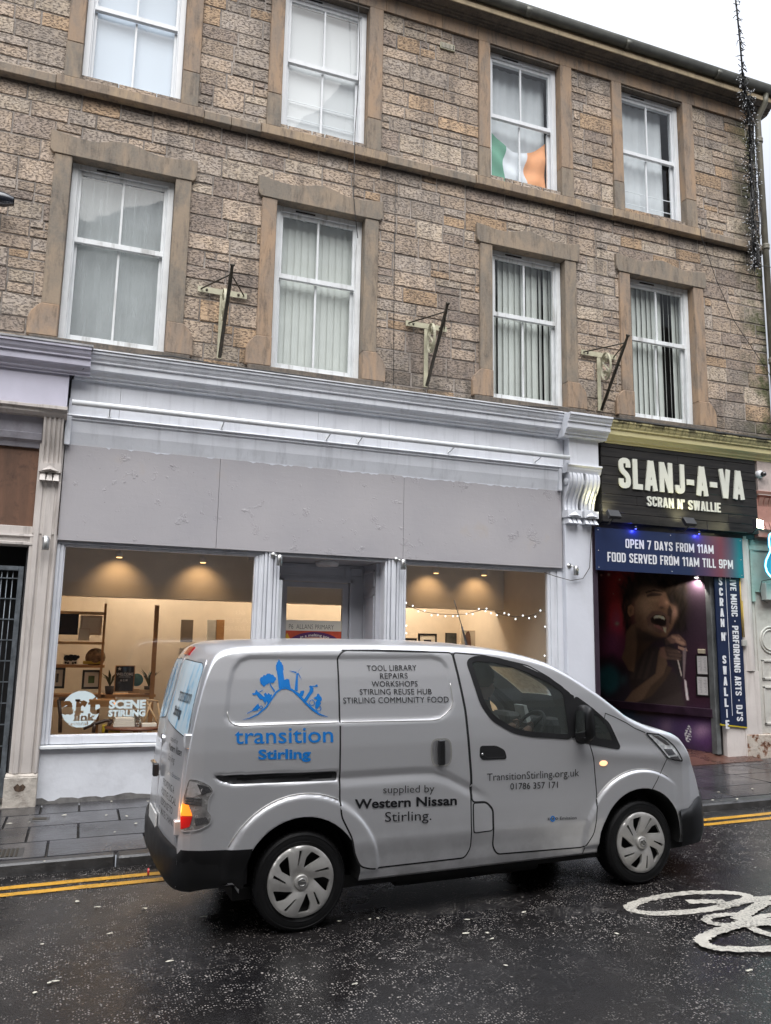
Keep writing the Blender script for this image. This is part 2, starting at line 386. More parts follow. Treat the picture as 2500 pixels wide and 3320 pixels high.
# painted bicycle, strokes laid on the road
def strokes(name, lists, wd, mat, dz):
    mb = MB(); rnd = random.Random(5)
    for k, (pts, closed, wk) in enumerate(lists):
        P = [Vector((p[0], p[1])) for p in pts]
        if closed: P = P + [P[0]]
        Q = []                        # Catmull-Rom
        n = len(P)
        for i in range(n-1):
            if closed: p0, p3 = P[(i-1) % (n-1)], P[(i+2) % (n-1)]
            else: p0, p3 = P[max(i-1, 0)], P[min(i+2, n-1)]
            p1, p2 = P[i], P[i+1]
            for s in range(8):
                u = s/8
                Q.append(.5*((2*p1)+(p2-p0)*u+(2*p0-5*p1+4*p2-p3)*u*u+(3*p1-p0-3*p2+p3)*u**3))
        Q.append(P[-1])
        L, Rr = [], []
        for i, q in enumerate(Q):
            a = Q[max(i-1, 0)]; b = Q[min(i+1, len(Q)-1)]
            if closed and i in (0, len(Q)-1): a, b = Q[-2], Q[1]
            tt = (b-a).normalized(); nn = Vector((-tt.y, tt.x)); j = rnd.uniform(-.010, .008)
            L.append(q+nn*(wd*wk/2+j)); Rr.append(q-nn*(wd*wk/2+rnd.uniform(-.010, .008)))
        z = dz + k*.0015
        vs = [(p.x, p.y, gz(p.x)+z) for p in L] + [(p.x, p.y, gz(p.x)+z) for p in Rr]; m_ = len(L)
        mb.add(vs, [(i, i+m_, i+1+m_, i+1) for i in range(m_-1)])
    return mb.build(name, mat)
def bp(a, b):
    p = gp(1860 + a*.38415, 2660 + b*.38415); return (p.x, p.y)
whl = [bp(*q) for q in [(470,738),(560,690),(720,650),(900,622),(1100,611),(1300,612),(1430,628),(1480,655),(1420,690),(1250,735),(1050,768),(850,784),(650,788),(520,768)]]
c0 = bp(1280, 690)
frame = [([bp(960,693), bp(1120,690), c0], False, 1), ([bp(1250,730), bp(1450,685), bp(1700,660), bp(1900,655)], False, 1.1),
  ([bp(1660,690), bp(1560,730), bp(1450,800), bp(1380,850)], False, 1.1),
  ([bp(1120,848), bp(1180,818), bp(1300,806), bp(1410,810), bp(1455,845), bp(1400,880), bp(1280,893), bp(1170,880)], True, .8),
  ([bp(1400,860), bp(1480,910), bp(1600,960), bp(1800,1010)], False, 1.0), ([bp(1480,870), bp(1600,825), bp(1750,810)], False, .9), ([bp(1500,900), bp(1620,890), bp(1750,900)], False, .8),
  ([bp(1080,1040), bp(1120,995), bp(1220,955), bp(1400,905), bp(1620,870), bp(1900,860), bp(2100,900), bp(2160,960), bp(2100,1030), bp(1900,1085), bp(1600,1110), bp(1350,1108), bp(1180,1095)], True, 1.0)]
mk = strokes('bicycle_road_marking', [(whl, True, 1.0)] + frame, .085, M['road_white'], .004)
tag(mk, 'worn white painted bicycle symbol on the wet road', 'road marking')
# fallen leaves and scraps
M['leaf'] = pm('pale_dead_leaf', (.42, .40, .33), .6, var=.3, vs=40)
def leaf(p, r, rz, lab, grp):
    mb = MB(); n = 9; rn = random.Random(int(p[0]*977+p[1]*331)); pts = []
    for k in range(n):
        a = 2*math.pi*k/n; rr = r*(1+.35*math.cos(2*a))*rn.uniform(.75, 1.15)
        pts.append((rr*math.cos(a+rz)*1.2, rr*math.sin(a+rz)*.8, rn.uniform(.001, .006)))
    mb.add([(0, 0, .008)] + pts, [(0, 1+k, 1+(k+1) % n) for k in range(n)])
    o = mb.build('fallen_leaf', M['leaf'], fix=False); o.location = (p[0], p[1], p[2]+.004); tag(o, lab, 'leaf', grp)
RL = [(1640,2890,.022),(1890,2850,.02),(1510,3029,.026),(1595,3047,.02),(2000,3030,.018),(2430,3150,.024),(1580,3028,.02),(660,2975,.02),(1700,2960,.02),(470,2948,.022),(355,3030,.02),(250,2925,.024),(180,3185,.02),(160,3190,.018),(135,3065,.014),(1200,2983,.014),(1225,2980,.014),(550,3120,.02),(112,3222,.02),(1515,2985,.02),(1830,2705,.018),(1100,2990,.016),(1150,3195,.016),(1640,3134,.018),(315,2944,.02)]
for i, (a, b, r) in enumerate(RL):
    leaf(gp(a, b), r*.75, i*1.3, 'small pale fallen leaf lying on the wet road', 'fallen leaves on the road')
PL = [(208,2645,.024),(440,2672,.024),(30,2672,.022),(410,2648,.018),(345,2645,.014),(360,2600,.016),(2390,2592,.022),(2310,2596,.022),(95,2668,.014),(480,2600,.014),(143,2795,.014),(2330,2570,.016),(2440,2560,.018),(372,2700,.012)]
for i, (a, b, r) in enumerate(PL):
    leaf(gp(a, b, .1), r*.8, i*1.7, 'small pale fallen leaf lying on the dark paving flags', 'fallen leaves on the pavement')
# small iron covers set in the pavement
def cover(px, py, w_, d_, lab, grate=False):
    p = gp(px, py, .1); e = empty('access_cover', p, lab, 'drain cover')
    z = gz(p.x)+.1
    mb = MB(); mb.box((p.x-w_/2, p.y-d_/2, z-.03), (p.x+w_/2, p.y+d_/2, z+.003)); mb.build('frame', M['kerb'], e, bevel=.004)
    mb = MB()
    if grate:
        for k in range(7): mb.box((p.x-w_/2+.03+k*(w_-.06)/7, p.y-d_/2+.03, z), (p.x-w_/2+.03+k*(w_-.06)/7+(w_-.06)/13, p.y+d_/2-.03, z+.009))
    else:
        mb.box((p.x-w_/2+.03, p.y-d_/2+.025, z), (p.x+w_/2-.03, p.y+d_/2-.025, z+.007))
    mb.build('grating' if grate else 'lid', M['iron'], e)
cover(128, 2656, .19, .15, 'small square iron water cover in the pavement flags')
cover(14, 2768, .3, .32, 'slotted iron grating in the pavement near the kerb', True)
# ================================================================ stone tenement
LOW = [(-.53, .70), (2.016, 3.252), (5.226, 6.462), (7.65, 8.888)]
UP = [(-.517, .705), (2.014, 3.25), (5.20, 6.437), (7.598, 8.828)]
ZL0, ZL1, ZU0, ZU1 = 5.33, 7.665, 8.715, 10.94
X0, X1, ZB, ZT = -4.0, 10.42, 5.1, 10.98
bld = empty('stone_tenement', (3.2, 9.8, 5.1), 'three storey tenement of brown rock-faced stone with eight white sash windows', 'building')
def wall():
    mb = MB()
    xs = sorted({X0, X1} | {v for w_ in LOW for v in w_}); 
    def band(z0, z1, ops):
        x = X0
        for a, b in sorted(ops):
            if a > x: mb.box((x, 9.8205, z0), (a, 10.05, z1))
            x = b
        mb.box((x, 9.8205, z0), (X1, 10.05, z1))
    WL, WU = [(a-.03, b+.03) for a, b in LOW], [(a-.03, b+.03) for a, b in UP]
    band(ZB, ZL0, []); band(ZL0, ZL1+.03, WL); band(ZL1+.03, ZU0-.02, []); band(ZU0-.02, ZU1+.035, WU); band(ZU1+.035, ZT, [])
    mb.build('mortar_bed', M['mortar'], bld)
    rnd = random.Random(11); vs, fs, cs = [], [], []
    def tone():
        k = rnd.random()
        if k < .44: c = (.44, .355, .285)
        elif k < .66: c = (.39, .335, .29)
        elif k < .74: c = (.45, .325, .22)
        elif k < .86: c = (.33, .27, .23)
        else: c = (.46, .39, .32)
        s = rnd.uniform(.8, 1.15); return tuple(v*s for v in c)
    def stone(x0, x1, z0, z1, end=False):
        g = .0045; b = min(.010, (x1-x0)*.2); y = 9.809 + rnd.uniform(-.005, .004); n = len(vs); c = tone()
        j = lambda: rnd.uniform(-.004, .004)
        o = [(x0+g+j(), z0+g+j()), (x1-g+j(), z0+g+j()), (x1-g+j(), z1-g+j()), (x0+g+j(), z1-g+j())]
        vs.extend([(p[0], 9.83, p[1]) for p in o])
        i_ = [(o[0][0]+b, o[0][1]+b), (o[1][0]-b, o[1][1]+b), (o[2][0]-b, o[2][1]-b), (o[3][0]+b, o[3][1]-b)]
        vs.extend([(p[0], y+rnd.uniform(-.003, .003), p[1]) for p in i_])
        for q in ((4,5,6,7), (0,1,5,4), (1,2,6,5), (2,3,7,6), (3,0,4,7)):
            fs.append([k+n for k in q]); cs.append(c)
    z = ZB
    while z < ZT - .02:
        h = rnd.choice((.17, .2, .225, .25, .28, .30)); 
        if z + h > ZT - .14: h = ZT - z
        z1 = z + h
        ops = []
        for lst, a, b in ((LOW, ZL0, ZL1), (UP, ZU0, ZU1)):
            if z1 > a + .1 and z < b - .02: ops += [(p-.09, q+.09) for p, q in lst]
        segs = []; x = X0
        for a, b in sorted(ops): segs.append((x, a)); x = b
        segs.append((x, X1))
        for a, b in segs:
            x = a
            while x < b - .03:
                if rnd.random() < .3 and h > .22:
                    w_ = rnd.uniform(.24, .5); zm = z + h*rnd.uniform(.42, .6); x1_ = min(x+w_, b)
                    if b - x1_ < .16: x1_ = b
                    stone(x, x1_, z, zm)
                    if rnd.random() < .45: xm = x + (x1_-x)*rnd.uniform(.4, .6); stone(x, xm, zm, z1); stone(xm, x1_, zm, z1)
                    else: stone(x, x1_, zm, z1)
                else:
                    w_ = rnd.uniform(.30, .72); x1_ = min(x+w_, b)
                    if b - x1_ < .18: x1_ = b
                    stone(x, x1_, z, z1)
                x = x1_
        z = z1
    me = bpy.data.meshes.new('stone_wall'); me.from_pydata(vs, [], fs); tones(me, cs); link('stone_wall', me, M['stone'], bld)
    # body of the building behind the front (closed, so no light leaks through)
    mb = MB()
    mb.box((X0, 13.9, 0), (X1, 14.1, 11.3)); mb.box((X0-.05, 10.06, 3.4), (X0, 14, 11.3)); mb.box((X1-.12, 10.05, 3.3), (X1-.001, 14, 11.3))
    mb.box((X0, 10.06, 11.3), (X1, 14.1, 11.4)); mb.box((X0, 10.05, 8.2), (X1-.13, 13.9, 8.3)); mb.box((X0, 9.98, 4.4), (X1-.13, 13.9, 4.6))
    mb.build('inner_shell', M['shell'], bld)
M['shell'] = pm('dull_plaster', (.25, .24, .23), .9, var=.1)
wall()
def surround_low(a, b, k):
    r = random.Random(k); ml = M['dressed_grey'] if k % 2 == 0 else M['dressed']
    x0, x1 = a-.262, b+.256; xm = (a+b)/2
    top = [(x0, 7.955), (x0+.1, 7.948), (x0+.3, 7.915)]
    for i in range(13):
        u = i/12*2-1; top.append((xm+u*.42, 7.912+.082*math.cos(u*math.pi/2)**2))
    top += [(x1-.3, 7.915), (x1-.1, 7.945), (x1, 7.952)]
    bot = [(x1, 7.74), (x1-.012, 7.70), (x1-.045, 7.668), (b-.0, 7.665), (a+.0, 7.665), (x0+.045, 7.668), (x0+.012, 7.70), (x0, 7.74)]
    root = MB().prism(top+bot, 9.755, 9.94).build('window_surround', M['dressed_grey'], bld, bevel=.006)
    for s, xi, xo in ((-1, a, a-.2), (1, b, b+.2)):
        mb = MB(); lo, hi = min(xi, xo), max(xi, xo)
        mb.box((lo, 9.768, 5.74), (hi, 9.95, 7.664))
        pl = xi + s*.33
        prof = [(xi, 5.339), (pl-s*.0, 5.339), (pl, 5.55), (pl-s*.03, 5.63), (pl-s*.09, 5.70), (xo, 5.738), (xi, 5.738)]
        mb.build('jamb', M['dressed'] if r.random() < .6 else M['dressed_grey'], root, bevel=.008)
        MB().prism(prof, 9.745, 9.95).build('plinth_block', M['dressed'], root, bevel=.01)
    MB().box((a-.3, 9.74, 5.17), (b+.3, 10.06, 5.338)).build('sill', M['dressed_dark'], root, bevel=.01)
def surround_up(a, b, k):
    root = None
    for s, xi, xo in ((-1, a, a-.19), (1, b, b+.21)):
        lo, hi = min(xi, xo), max(xi, xo)
        mb = MB(); mb.box((lo, 9.765, 9.20), (hi, 9.95, 10.968)); mt = M['dressed']
        if root is None: root = mb.build('window_surround', mt, bld, bevel=.008)
        else: mb.build('jamb', mt, root, bevel=.008)
        MB().box((lo-.003, 9.762, 8.712), (hi+.003, 9.953, 9.197)).build('jamb_base', M['dressed_grey'], root, bevel=.008)
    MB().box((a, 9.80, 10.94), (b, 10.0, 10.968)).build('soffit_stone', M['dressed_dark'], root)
for k, (a, b) in enumerate(LOW): surround_low(a, b, k)
for k, (a, b) in enumerate(UP): surround_up(a, b, k)
# string course: blocks with joints, deeper under each upper window
rnd = random.Random(4); x = X0
edges = [X0, -2.9, -1.9]
for a, b in UP: edges += [a-.27, b+.29]
for e in (1.35, 4.2, 9.75): edges.append(e)
edges = sorted(edges) + [X1]
BUFF = dressed_mat('buff_sill_stone', (.36, .27, .175), (.23, .18, .135))
for a, b in zip(edges, edges[1:]):
    sill = any(abs(a-(p-.27)) < .01 for p, q in UP)
    y = 9.70 if sill else 9.715
    mb = MB(); mb.sweep([(9.82, 8.53), (y+.025, 8.53), (y, 8.545), (y, 8.655 if not sill else 8.67), (y+.03, 8.685), (9.82, 8.70)], a+.003, b-.003)
    mb.build('sill_stone' if sill else 'string_course', BUFF if sill else M['dressed_grey'], bld, bevel=.004)
# frieze, cornice and gutter
mb = MB(); x = X0
for e in [-2.2, -.75, 1.1, 2.0, 3.5, 4.4, 5.0, 6.75, 7.35, 9.1, 9.8, X1]:
    mb.box((x+.002, 9.778, 10.975), (e-.002, 10.0, 11.2)); x = e
fr = mb.build('frieze', M['dressed'], bld, bevel=.003)
XR = 10.72
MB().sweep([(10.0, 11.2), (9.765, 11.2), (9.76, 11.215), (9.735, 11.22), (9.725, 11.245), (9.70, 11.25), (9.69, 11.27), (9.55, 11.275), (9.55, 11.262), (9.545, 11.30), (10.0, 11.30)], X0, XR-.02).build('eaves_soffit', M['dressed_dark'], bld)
MB().sweep([(9.54, 11.255), (9.53, 11.262), (9.53, 11.335), (9.56, 11.345), (9.56, 11.47), (10.2, 11.50), (10.2, 11.305), (9.54, 11.305)], X0, XR).build('eaves_fascia', pm('stained_cream_stone', (.38, .30, .19), .7, var=.2, vs=4, bump=.2, dirt=.6, dcol=(.06, .05, .04), streak=True), bld)
gp_ = [(9.50+.075*math.cos(t), 11.46+.085*math.sin(t)) for t in [math.pi + math.pi*i/10 for i in range(11)]]
gut = MB(); gut.smooth = True
MB().box((9.565, 9.0, 0), (9.566, 9.001, .001)) if False else None
gut.sweep([(p[0]-.0, p[1]) for p in gp_] + [(9.58, 11.50), (9.565, 11.50), (9.565, 11.47), (9.435, 11.47), (9.435, 11.50), (9.415, 11.50)], X0, XR+.03)
for xx in [X0+.5+k*1.83 for k in range(8)]:
    gut.sweep([(9.50+.085*math.cos(t), 11.46+.098*math.sin(t)) for t in [math.pi + math.pi*i/8 for i in range(9)]], xx, xx+.09)
g = gut.build('gutter', pm('grey_green_cast_gutter', (.10, .10, .085), .5, .2, var=.3, vs=5, dirt=.5), bld)
# air vent
va, vb = at(1428, 134, 9.79), at(1474, 168, 9.79)
v = MB(); v.box((va.x, 9.785, vb.z), (vb.x, 9.81, va.z)); vent = v.build('air_vent', M['cream_iron'], bld, bevel=.003)
v = MB()
for i in range(9):
    xx = va.x+.02+i*(vb.x-va.x-.04)/9; v.box((xx, 9.778, vb.z+.018), (xx+.009, 9.787, va.z-.018))
v.build('bars', pm('cream_vent_bars', (.62, .57, .45), .6), vent)
v = MB(); v.box((va.x+.015, 9.7835, vb.z+.014), (vb.x-.015, 9.7845, va.z-.014)); v.build('dark_slots', M['dark'], vent)
# ---------------------------------------------------------------- sash windows
def window(a, b, z0, z1, zm, white, gl, base_rail=.1):
    yf = 9.905
    mb = MB()
    fw = .075; a += .003; b -= .003
    mb.box((a, yf, z0), (a+fw, 10.06, z1)); mb.box((b-fw, yf, z0), (b, 10.06, z1)); mb.box((a+fw, yf+.003, z1-.07), (b-fw, 10.06, z1-.0))
    for s in (0, 1):                     # staff bead
        xx = a+fw if s == 0 else b-fw-.016
        mb.box((xx, yf+.012, z0), (xx+.016, yf+.03, z1-.07))
    mb.box((a, yf-.01, z0-.0), (b, 10.06, z0+.045))
    root = mb.build('window', white, bld, bevel=.004)
    mb = MB(); i0, i1 = a+fw, b-fw; xm = (a+b)/2
    yu, yl = yf+.03, yf+.075
    # upper sash
    mb.box((i0, yu, zm), (i0+.045, yu+.04, z1-.071)); mb.box((i1-.045, yu, zm), (i1, yu+.04, z1-.071))
    mb.box((i0+.045, yu+.002, z1-.125), (i1-.045, yu+.04, z1-.072)); mb.box((i0-.01, yu-.012, zm-.035), (i1+.01, yu+.042, zm+.03))
    mb.box((xm-.014, yu+.004, zm+.03), (xm+.014, yu+.036, z1-.125))
    # lower sash
    mb.box((i0, yl, z0+.046), (i0+.05, yl+.04, zm-.036)); mb.box((i1-.05, yl, z0+.046), (i1, yl+.04, zm-.036))
    mb.box((i0+.05, yl+.002, z0+.047), (i1-.05, yl+.04, z0+.047+base_rail)); mb.box((xm-.014, yl+.004, z0+.047+base_rail), (xm+.014, yl+.036, zm-.036))
    mb.build('sash', white, root, bevel=.003)
    mb = MB()
    mb.add([(i0+.04, yu+.02, zm+.02), (i1-.04, yu+.02, zm+.02), (i1-.04, yu+.02, z1-.12), (i0+.04, yu+.02, z1-.12)], [(0, 1, 2, 3)])
    mb.add([(i0+.045, yl+.02, z0+.1), (i1-.045, yl+.02, z0+.1), (i1-.045, yl+.02, zm-.03), (i0+.045, yl+.02, zm-.03)], [(0, 1, 2, 3)])
    mb.build('glass', gl, root, fix=False)
    mb = MB(); mb.box((a+.28, yf-.006, z1-.05), (xm-.06, yf+.004, z1-.03)); mb.build('trickle_vent', M['black'], root)
    return root
def slats(root, a, b, z0, z1, y, angs, wd=.127, mat=None):
    mb = MB(); x = a; k = 0
    while x < b:
        an = angs(k, (x-a)/(b-a)); c, s_ = math.cos(an)*wd/2, math.sin(an)*wd/2
        mb.add([(x-c, y-s_, z0), (x+c, y+s_, z0), (x+c, y+s_, z1), (x-c, y-s_, z1)], [(0, 1, 2, 3)])
        x += .098; k += 1
    mb.build('blind', mat or M['blind'], root, fix=False)
def roller(root, a, b, z0, z1, y, mat, name='blind', wave=0):
    mb = MB(); n = 24; vs = []
    for i in range(n+1):
        x = a+(b-a)*i/n; yy = y + wave*math.sin(i*1.9)+wave*.6*math.sin(i*.77)
        vs += [(x, yy, z0), (x, yy+wave*.4, z1)]
    mb.smooth = wave > 0
    mb.add(vs, [(2*i, 2*i+2, 2*i+3, 2*i+1) for i in range(n)]); return mb.build(name, mat, root, fix=False)
W = [window(a, b, 5.34, ZL1, 6.68, M['white_wood'], M['glass_fog'] if k == 0 else M['glass'], .09) for k, (a, b) in enumerate(LOW)]
V = [window(a, b, 8.712, ZU1, 9.885, M['white_upvc'], M['glass'], .03) for k, (a, b) in enumerate(UP)]
M['blind_blue'] = pm('pale_blue_paper_blind', (.52, .58, .66), .8, var=.03, vs=1)
M['net'] = pm('white_net_curtain', (.56, .58, .60), .9, var=.08, vs=3)
M['blind_grey'] = pm('greenish_white_slats', (.58, .60, .57), .7, var=.04)
M['fogroom'] = pm('grey_room', (.34, .36, .36), .9, var=.25, vs=1.3)
roller(W[0], LOW[0][0]+.02, LOW[0][1]-.02, 5.3, 7.6, 10.12, M['fogroom'], 'blind', 0)
r5 = random.Random(5); jit = [r5.uniform(-.12, .12) for _ in range(40)]
slats(W[1], LOW[1][0]+.1, LOW[1][1]-.05, 5.32, 7.6, 10.09, lambda k, u: .16+jit[k]*.3, mat=M['blind_grey'])
slats(W[2], LOW[2][0]+.1, LOW[2][1]-.05, 5.32, 7.6, 10.09, lambda k, u: (.32+.12*math.sin(k*1.3)+jit[k]*.6) if k not in (1, 9) else .7, mat=M['blind_grey'])
slats(W[3], LOW[3][0]+.1, LOW[3][1]-.05, 5.32, 7.6, 10.09, lambda k, u: (.3+jit[k]*.5) if k not in (8, 9) else .8, mat=M['blind_grey'])
roller(V[0], UP[0][0]+.04, UP[0][1]-.04, 8.74, 10.9, 10.05, M['blind_blue'])
roller(V[1], UP[1][0]+.04, UP[1][1]-.04, 8.74, 10.85, 10.05, M['blind'])
mb = MB()
for zz in (9.07, 9.33): mb.box((UP[1][0]+.12, 10.012, zz), (UP[1][1]-.12, 10.02, zz+.012))
mb.build('security_bars', M['white_upvc'], V[1])
roller(V[2], UP[2][0]+.04, UP[2][1]-.06, 8.74, 10.9, 10.16, M['net'], 'curtain', .012)
roller(V[3], UP[3][0]+.04, UP[3][1]-.17, 8.74, 10.9, 10.12, M['net'], 'curtain', .012)
mb = MB()
for zz in (9.02, 9.24): mb.box((UP[3][0]+.1, 10.012, zz), (UP[3][1]-.1, 10.02, zz+.012))
mb.build('security_bars', M['white_upvc'], V[3])
# dark room behind each window that shows gaps
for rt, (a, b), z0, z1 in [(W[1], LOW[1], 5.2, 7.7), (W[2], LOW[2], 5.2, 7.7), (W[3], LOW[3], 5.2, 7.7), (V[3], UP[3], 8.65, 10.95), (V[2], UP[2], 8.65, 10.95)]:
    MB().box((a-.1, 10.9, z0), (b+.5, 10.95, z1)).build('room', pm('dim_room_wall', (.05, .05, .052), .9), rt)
# tricolour flag hung in the third upper window
def flag():
    e = empty('tricolour_flag', (5.8, 10.07, 8.8), 'green white and orange flag hanging slack inside an upper window', 'flag')
    xa, xb = UP[2][0]+.1, UP[2][1]-.13; n = 44; rows = 26
    top = lambda u: 9.80 - 1.15*u*(1-u) - .08*u
    bands = [((.0, .30), (.15, .35, .25)), ((.30, .66), (.66, .68, .72)), ((.66, 1), (.74, .34, .16))]
    for (u0, u1), c in bands:
        vs = []; fs = []; nn = 16
        for i in range(nn+1):
            for j in range(rows+1):
                v = j/rows; u = u0+(u1-u0)*i/nn
                us = u + .035*math.sin(v*9+1)*math.sin(u*math.pi)
                z = top(us)*(1-v) + (8.76+.10*abs(us-.45))*v
                y = 10.065 + .014*math.sin(us*17+v*5) + .012*math.sin(v*13-us*6) + .02*math.sin(us*5)
                vs.append((xa+(xb-xa)*us, y, z))
        for i in range(nn):
            for j in range(rows): fs.append((i*(rows+1)+j, (i+1)*(rows+1)+j, (i+1)*(rows+1)+j+1, i*(rows+1)+j+1))
        mb = MB(); mb.smooth = True; mb.add(vs, fs)
        nm = {0: 'green_band', 1: 'white_band', 2: 'orange_band'}[[b[0] for b in bands].index((u0, u1))]
        mb.build(nm, pm(nm+'_cloth', c, .8, var=.06), e, fix=False)
flag()
# ornaments on the sill of the last upper window
pt = at(2110, 708, 10.05)
MB().lathe([(0, 0), (.05, 0), (.058, .12), (.055, .125), (0, .125)], (pt.x, 10.05, 8.76), n=16).build('pot', M['white_upvc'])
o = bpy.data.objects['pot']; o.name = 'plant_pot'; tag(o, 'small white pot on the sill of the rightmost upper window', 'pot')
# ================================================================ lettering
FONT = bpy.data.fonts.get('Bfont') or None
def text2d(s, weight=0.0, spacing=1.0, res=3, shear=0):
    cu = bpy.data.curves.new('txt', 'FONT'); cu.body = s; cu.size = 1; cu.offset = weight; cu.space_character = spacing
    cu.resolution_u = res; cu.fill_mode = 'FRONT'; cu.shear = shear
    o = bpy.data.objects.new('txt', cu); COL.objects.link(o)
    dg = bpy.context.evaluated_depsgraph_get(); dg.update()
    me = bpy.data.meshes.new_from_object(o.evaluated_get(dg))
    vs = [(v.co.x, v.co.y) for v in me.vertices]; fs = [tuple(p.vertices) for p in me.polygons]
    bpy.data.objects.remove(o); bpy.data.curves.remove(cu); bpy.data.meshes.remove(me)
    return vs, fs
def fit(vs, x0, x1, y0, y1, cap=None):
    """scale a text's vertices so its ink runs x0..x1 and (unless cap is given) y0..y1; cap = glyph y range to map to y0..y1"""
    xa, xb = min(v[0] for v in vs), max(v[0] for v in vs)
    ya, yb = cap or (min(v[1] for v in vs), max(v[1] for v in vs))
    return [(x0+(v[0]-xa)*(x1-x0)/(xb-xa), y0+(v[1]-ya)*(y1-y0)/(yb-ya)) for v in vs]
CAP = (0.0, .729); XH = (0.0, .546)
def solid(vs, fs, depth, put):
    """extrude flat glyph faces: put(x, y, d) -> point; d = 0 is the front"""
    mb = MB(); n = len(vs)
    mb.add([put(x, y, 0) for x, y in vs], fs)
    if depth:
        cnt = {}
        for f in fs:
            for i in range(len(f)):
                a, b = f[i], f[(i+1) % len(f)]; k = (min(a, b), max(a, b)); cnt.setdefault(k, []).append((a, b))
        side = [v[0] for v in cnt.values() if len(v) == 1]
        mb.add([put(x, y, 0) for x, y in vs]+[put(x, y, depth) for x, y in vs], [(a, a+n, b+n, b) for a, b in side])
    return mb
def wall_text(s, x0, x1, z0, z1, y, mat, name='lettering', parent=None, weight=0, depth=0.0, cap=CAP, spacing=1, shear=0, warp=None):
    vs, fs = text2d(s, weight, spacing, shear=shear); vs = fit(vs, x0, x1, z0, z1, cap)
    if warp: vs = [warp(*v) for v in vs]
    return solid(vs, fs, depth, lambda a, b, d: (a, y+d, b)).build(name, mat, parent, fix=False)
# ================================================================ grey shopfront
sf = empty('grey_shopfront', (3, 9.7, .1), 'pale grey shopfront with a blank boarded fascia, two display windows and a recessed door', 'shopfront')
GP = M['grey_paint']
def corn(y0, top):      # cornice profile in (y, z), front at y0, top edge height
    return [(9.82, top+.05), (y0+.0, top), (y0+.0, top-.028), (y0+.012, top-.03), (y0+.03, top-.075), (y0+.05, top-.10), (y0+.05, top-.118), (y0+.075, top-.125),
            (y0+.075, top-.20), (y0+.11, top-.215), (y0+.14, top-.25), (y0+.14, top-.265), (y0+.17, top-.275), (y0+.17, top-.30), (y0+.19, top-.305), (9.82, top-.305)]
MB().sweep(corn(9.4, 5.115), -.30, 6.19).build('cornice', GP, sf)
mb = MB(); mb.sweep([(9.82, 5.19), (9.385, 5.119), (9.385, 5.135), (9.82, 5.21)], -.31, 6.2); mb.build('lead_flashing', pm('white_lead_flashing', (.62, .63, .66), .5, var=.15, dirt=.6, bump=.3), sf)
for i, (a, b) in enumerate(((-.33, .22), (.223, 2.63), (2.633, 3.60), (3.603, 6.27))):
    MB().box((a, 9.62, 4.40), (b, 9.80, 4.811)).build('frieze_panel', GP, sf)
mb = MB(); mb.sweep([(9.8, 4.40), (9.60, 4.40), (9.595, 4.385), (9.62, 4.372), (9.62, 4.345), (9.635, 4.335), (9.64, 4.20), (9.66, 4.10), (9.67, 4.055), (9.8, 4.055)], -.335, 6.25); mb.build('architrave', GP, sf)
MB().box((6.19, 9.61, 4.05), (6.235, 9.7, 4.372)).build('end_strip', GP, sf); MB().box((-.35, 9.60, 4.04), (-.29, 9.7, 4.372)).build('end_strip', GP, sf)
def osb():
    t = NT('painted_strand_board'); co = t.co
    n1 = t.voro(1, t.mapping((10, 10, 26), rot=(0, .35, 0)), out=1); n2 = t.voro(1, t.mapping((24, 10, 11), rot=(0, -.5, 0)), out=1)
    mask = t.ramp(t.noise(3.4, 4, .7), [(.595, 0), (.655, 1)]); mask2 = t.ramp(t.noise(13, 3, .6), [(.60, 0), (.66, 1)])
    c = t.mix(t.ramp(t.noise(1.1, 5), [(.3, 0), (.7, 1)]), (.345, .335, .355), (.39, .375, .39))
    e = t.voro(1, t.mapping((16, 16, 36), rot=(0, .3, 0)), 'DISTANCE_TO_EDGE'); cr = t.ramp(e, [(.0, 1), (.09, 0)])
    c = t.mix(t.math('MULTIPLY', t.math('MULTIPLY', cr, mask), .5), c, (.14, .135, .14))
    dots = t.ramp(t.voro(7.5), [(.03, 1), (.05, 0)])
    c = t.mix(t.math('MULTIPLY', dots, .6), c, (.08, .075, .075))
    c = t.mix(t.ramp(t.noise(2.2, 4), [(.66, 0), (.8, .35)]), c, (.40, .33, .25))
    gr = t.math('ADD', t.sep(n1)[0], t.sep(n2)[1])
    h = t.math('ADD', t.math('MULTIPLY', gr, t.math('ADD', t.math('MULTIPLY', mask, 1.2), .16)), t.math('MULTIPLY', cr, t.math('MULTIPLY', mask, -1)))
    return t.fin(c, .55, 0, t.bump(h, .45, .006))
M['osb'] = osb()
for a, b in ((-.335, 1.427), (1.431, 3.841), (3.845, 6.256)):
    MB().box((a, 9.668, 2.95), (b, 9.70, 4.056)).build('fascia_board', M['osb'], sf, bevel=.002)
M['paint_slop'] = pm('slopped_white_paint', (.62, .64, .70), .45, var=.04)
rs = random.Random(8)
for a, b in ((.10, .16), (.32, .42), (.55, .85), (1.25, 1.36), (1.75, 2.35), (2.5, 2.6), (2.9, 3.5), (3.8, 4.6), (4.7, 5.9)):
    n = max(3, int((b-a)/.04)); pts = [(b, 4.057), (a, 4.057)] + [(a+(b-a)*i/n, 4.057-rs.uniform(.004, .026)) for i in range(1, n)]
    MB().add([(p[0], 9.6665, p[1]) for p in pts], [tuple(range(len(pts)))]).build('paint_overspill', M['paint_slop'], sf, fix=False)
mb = MB(); mb.box((-.33, 9.60, 2.90), (2.0, 9.76, 2.949)) if False else mb.box((-.33, 9.70, 2.915), (6.28, 9.80, 2.949)); mb.build('head_rail', pm('grey_head_rail', (.30, .31, .34), .5, dirt=.6, dcol=(.05, .05, .05)), sf)
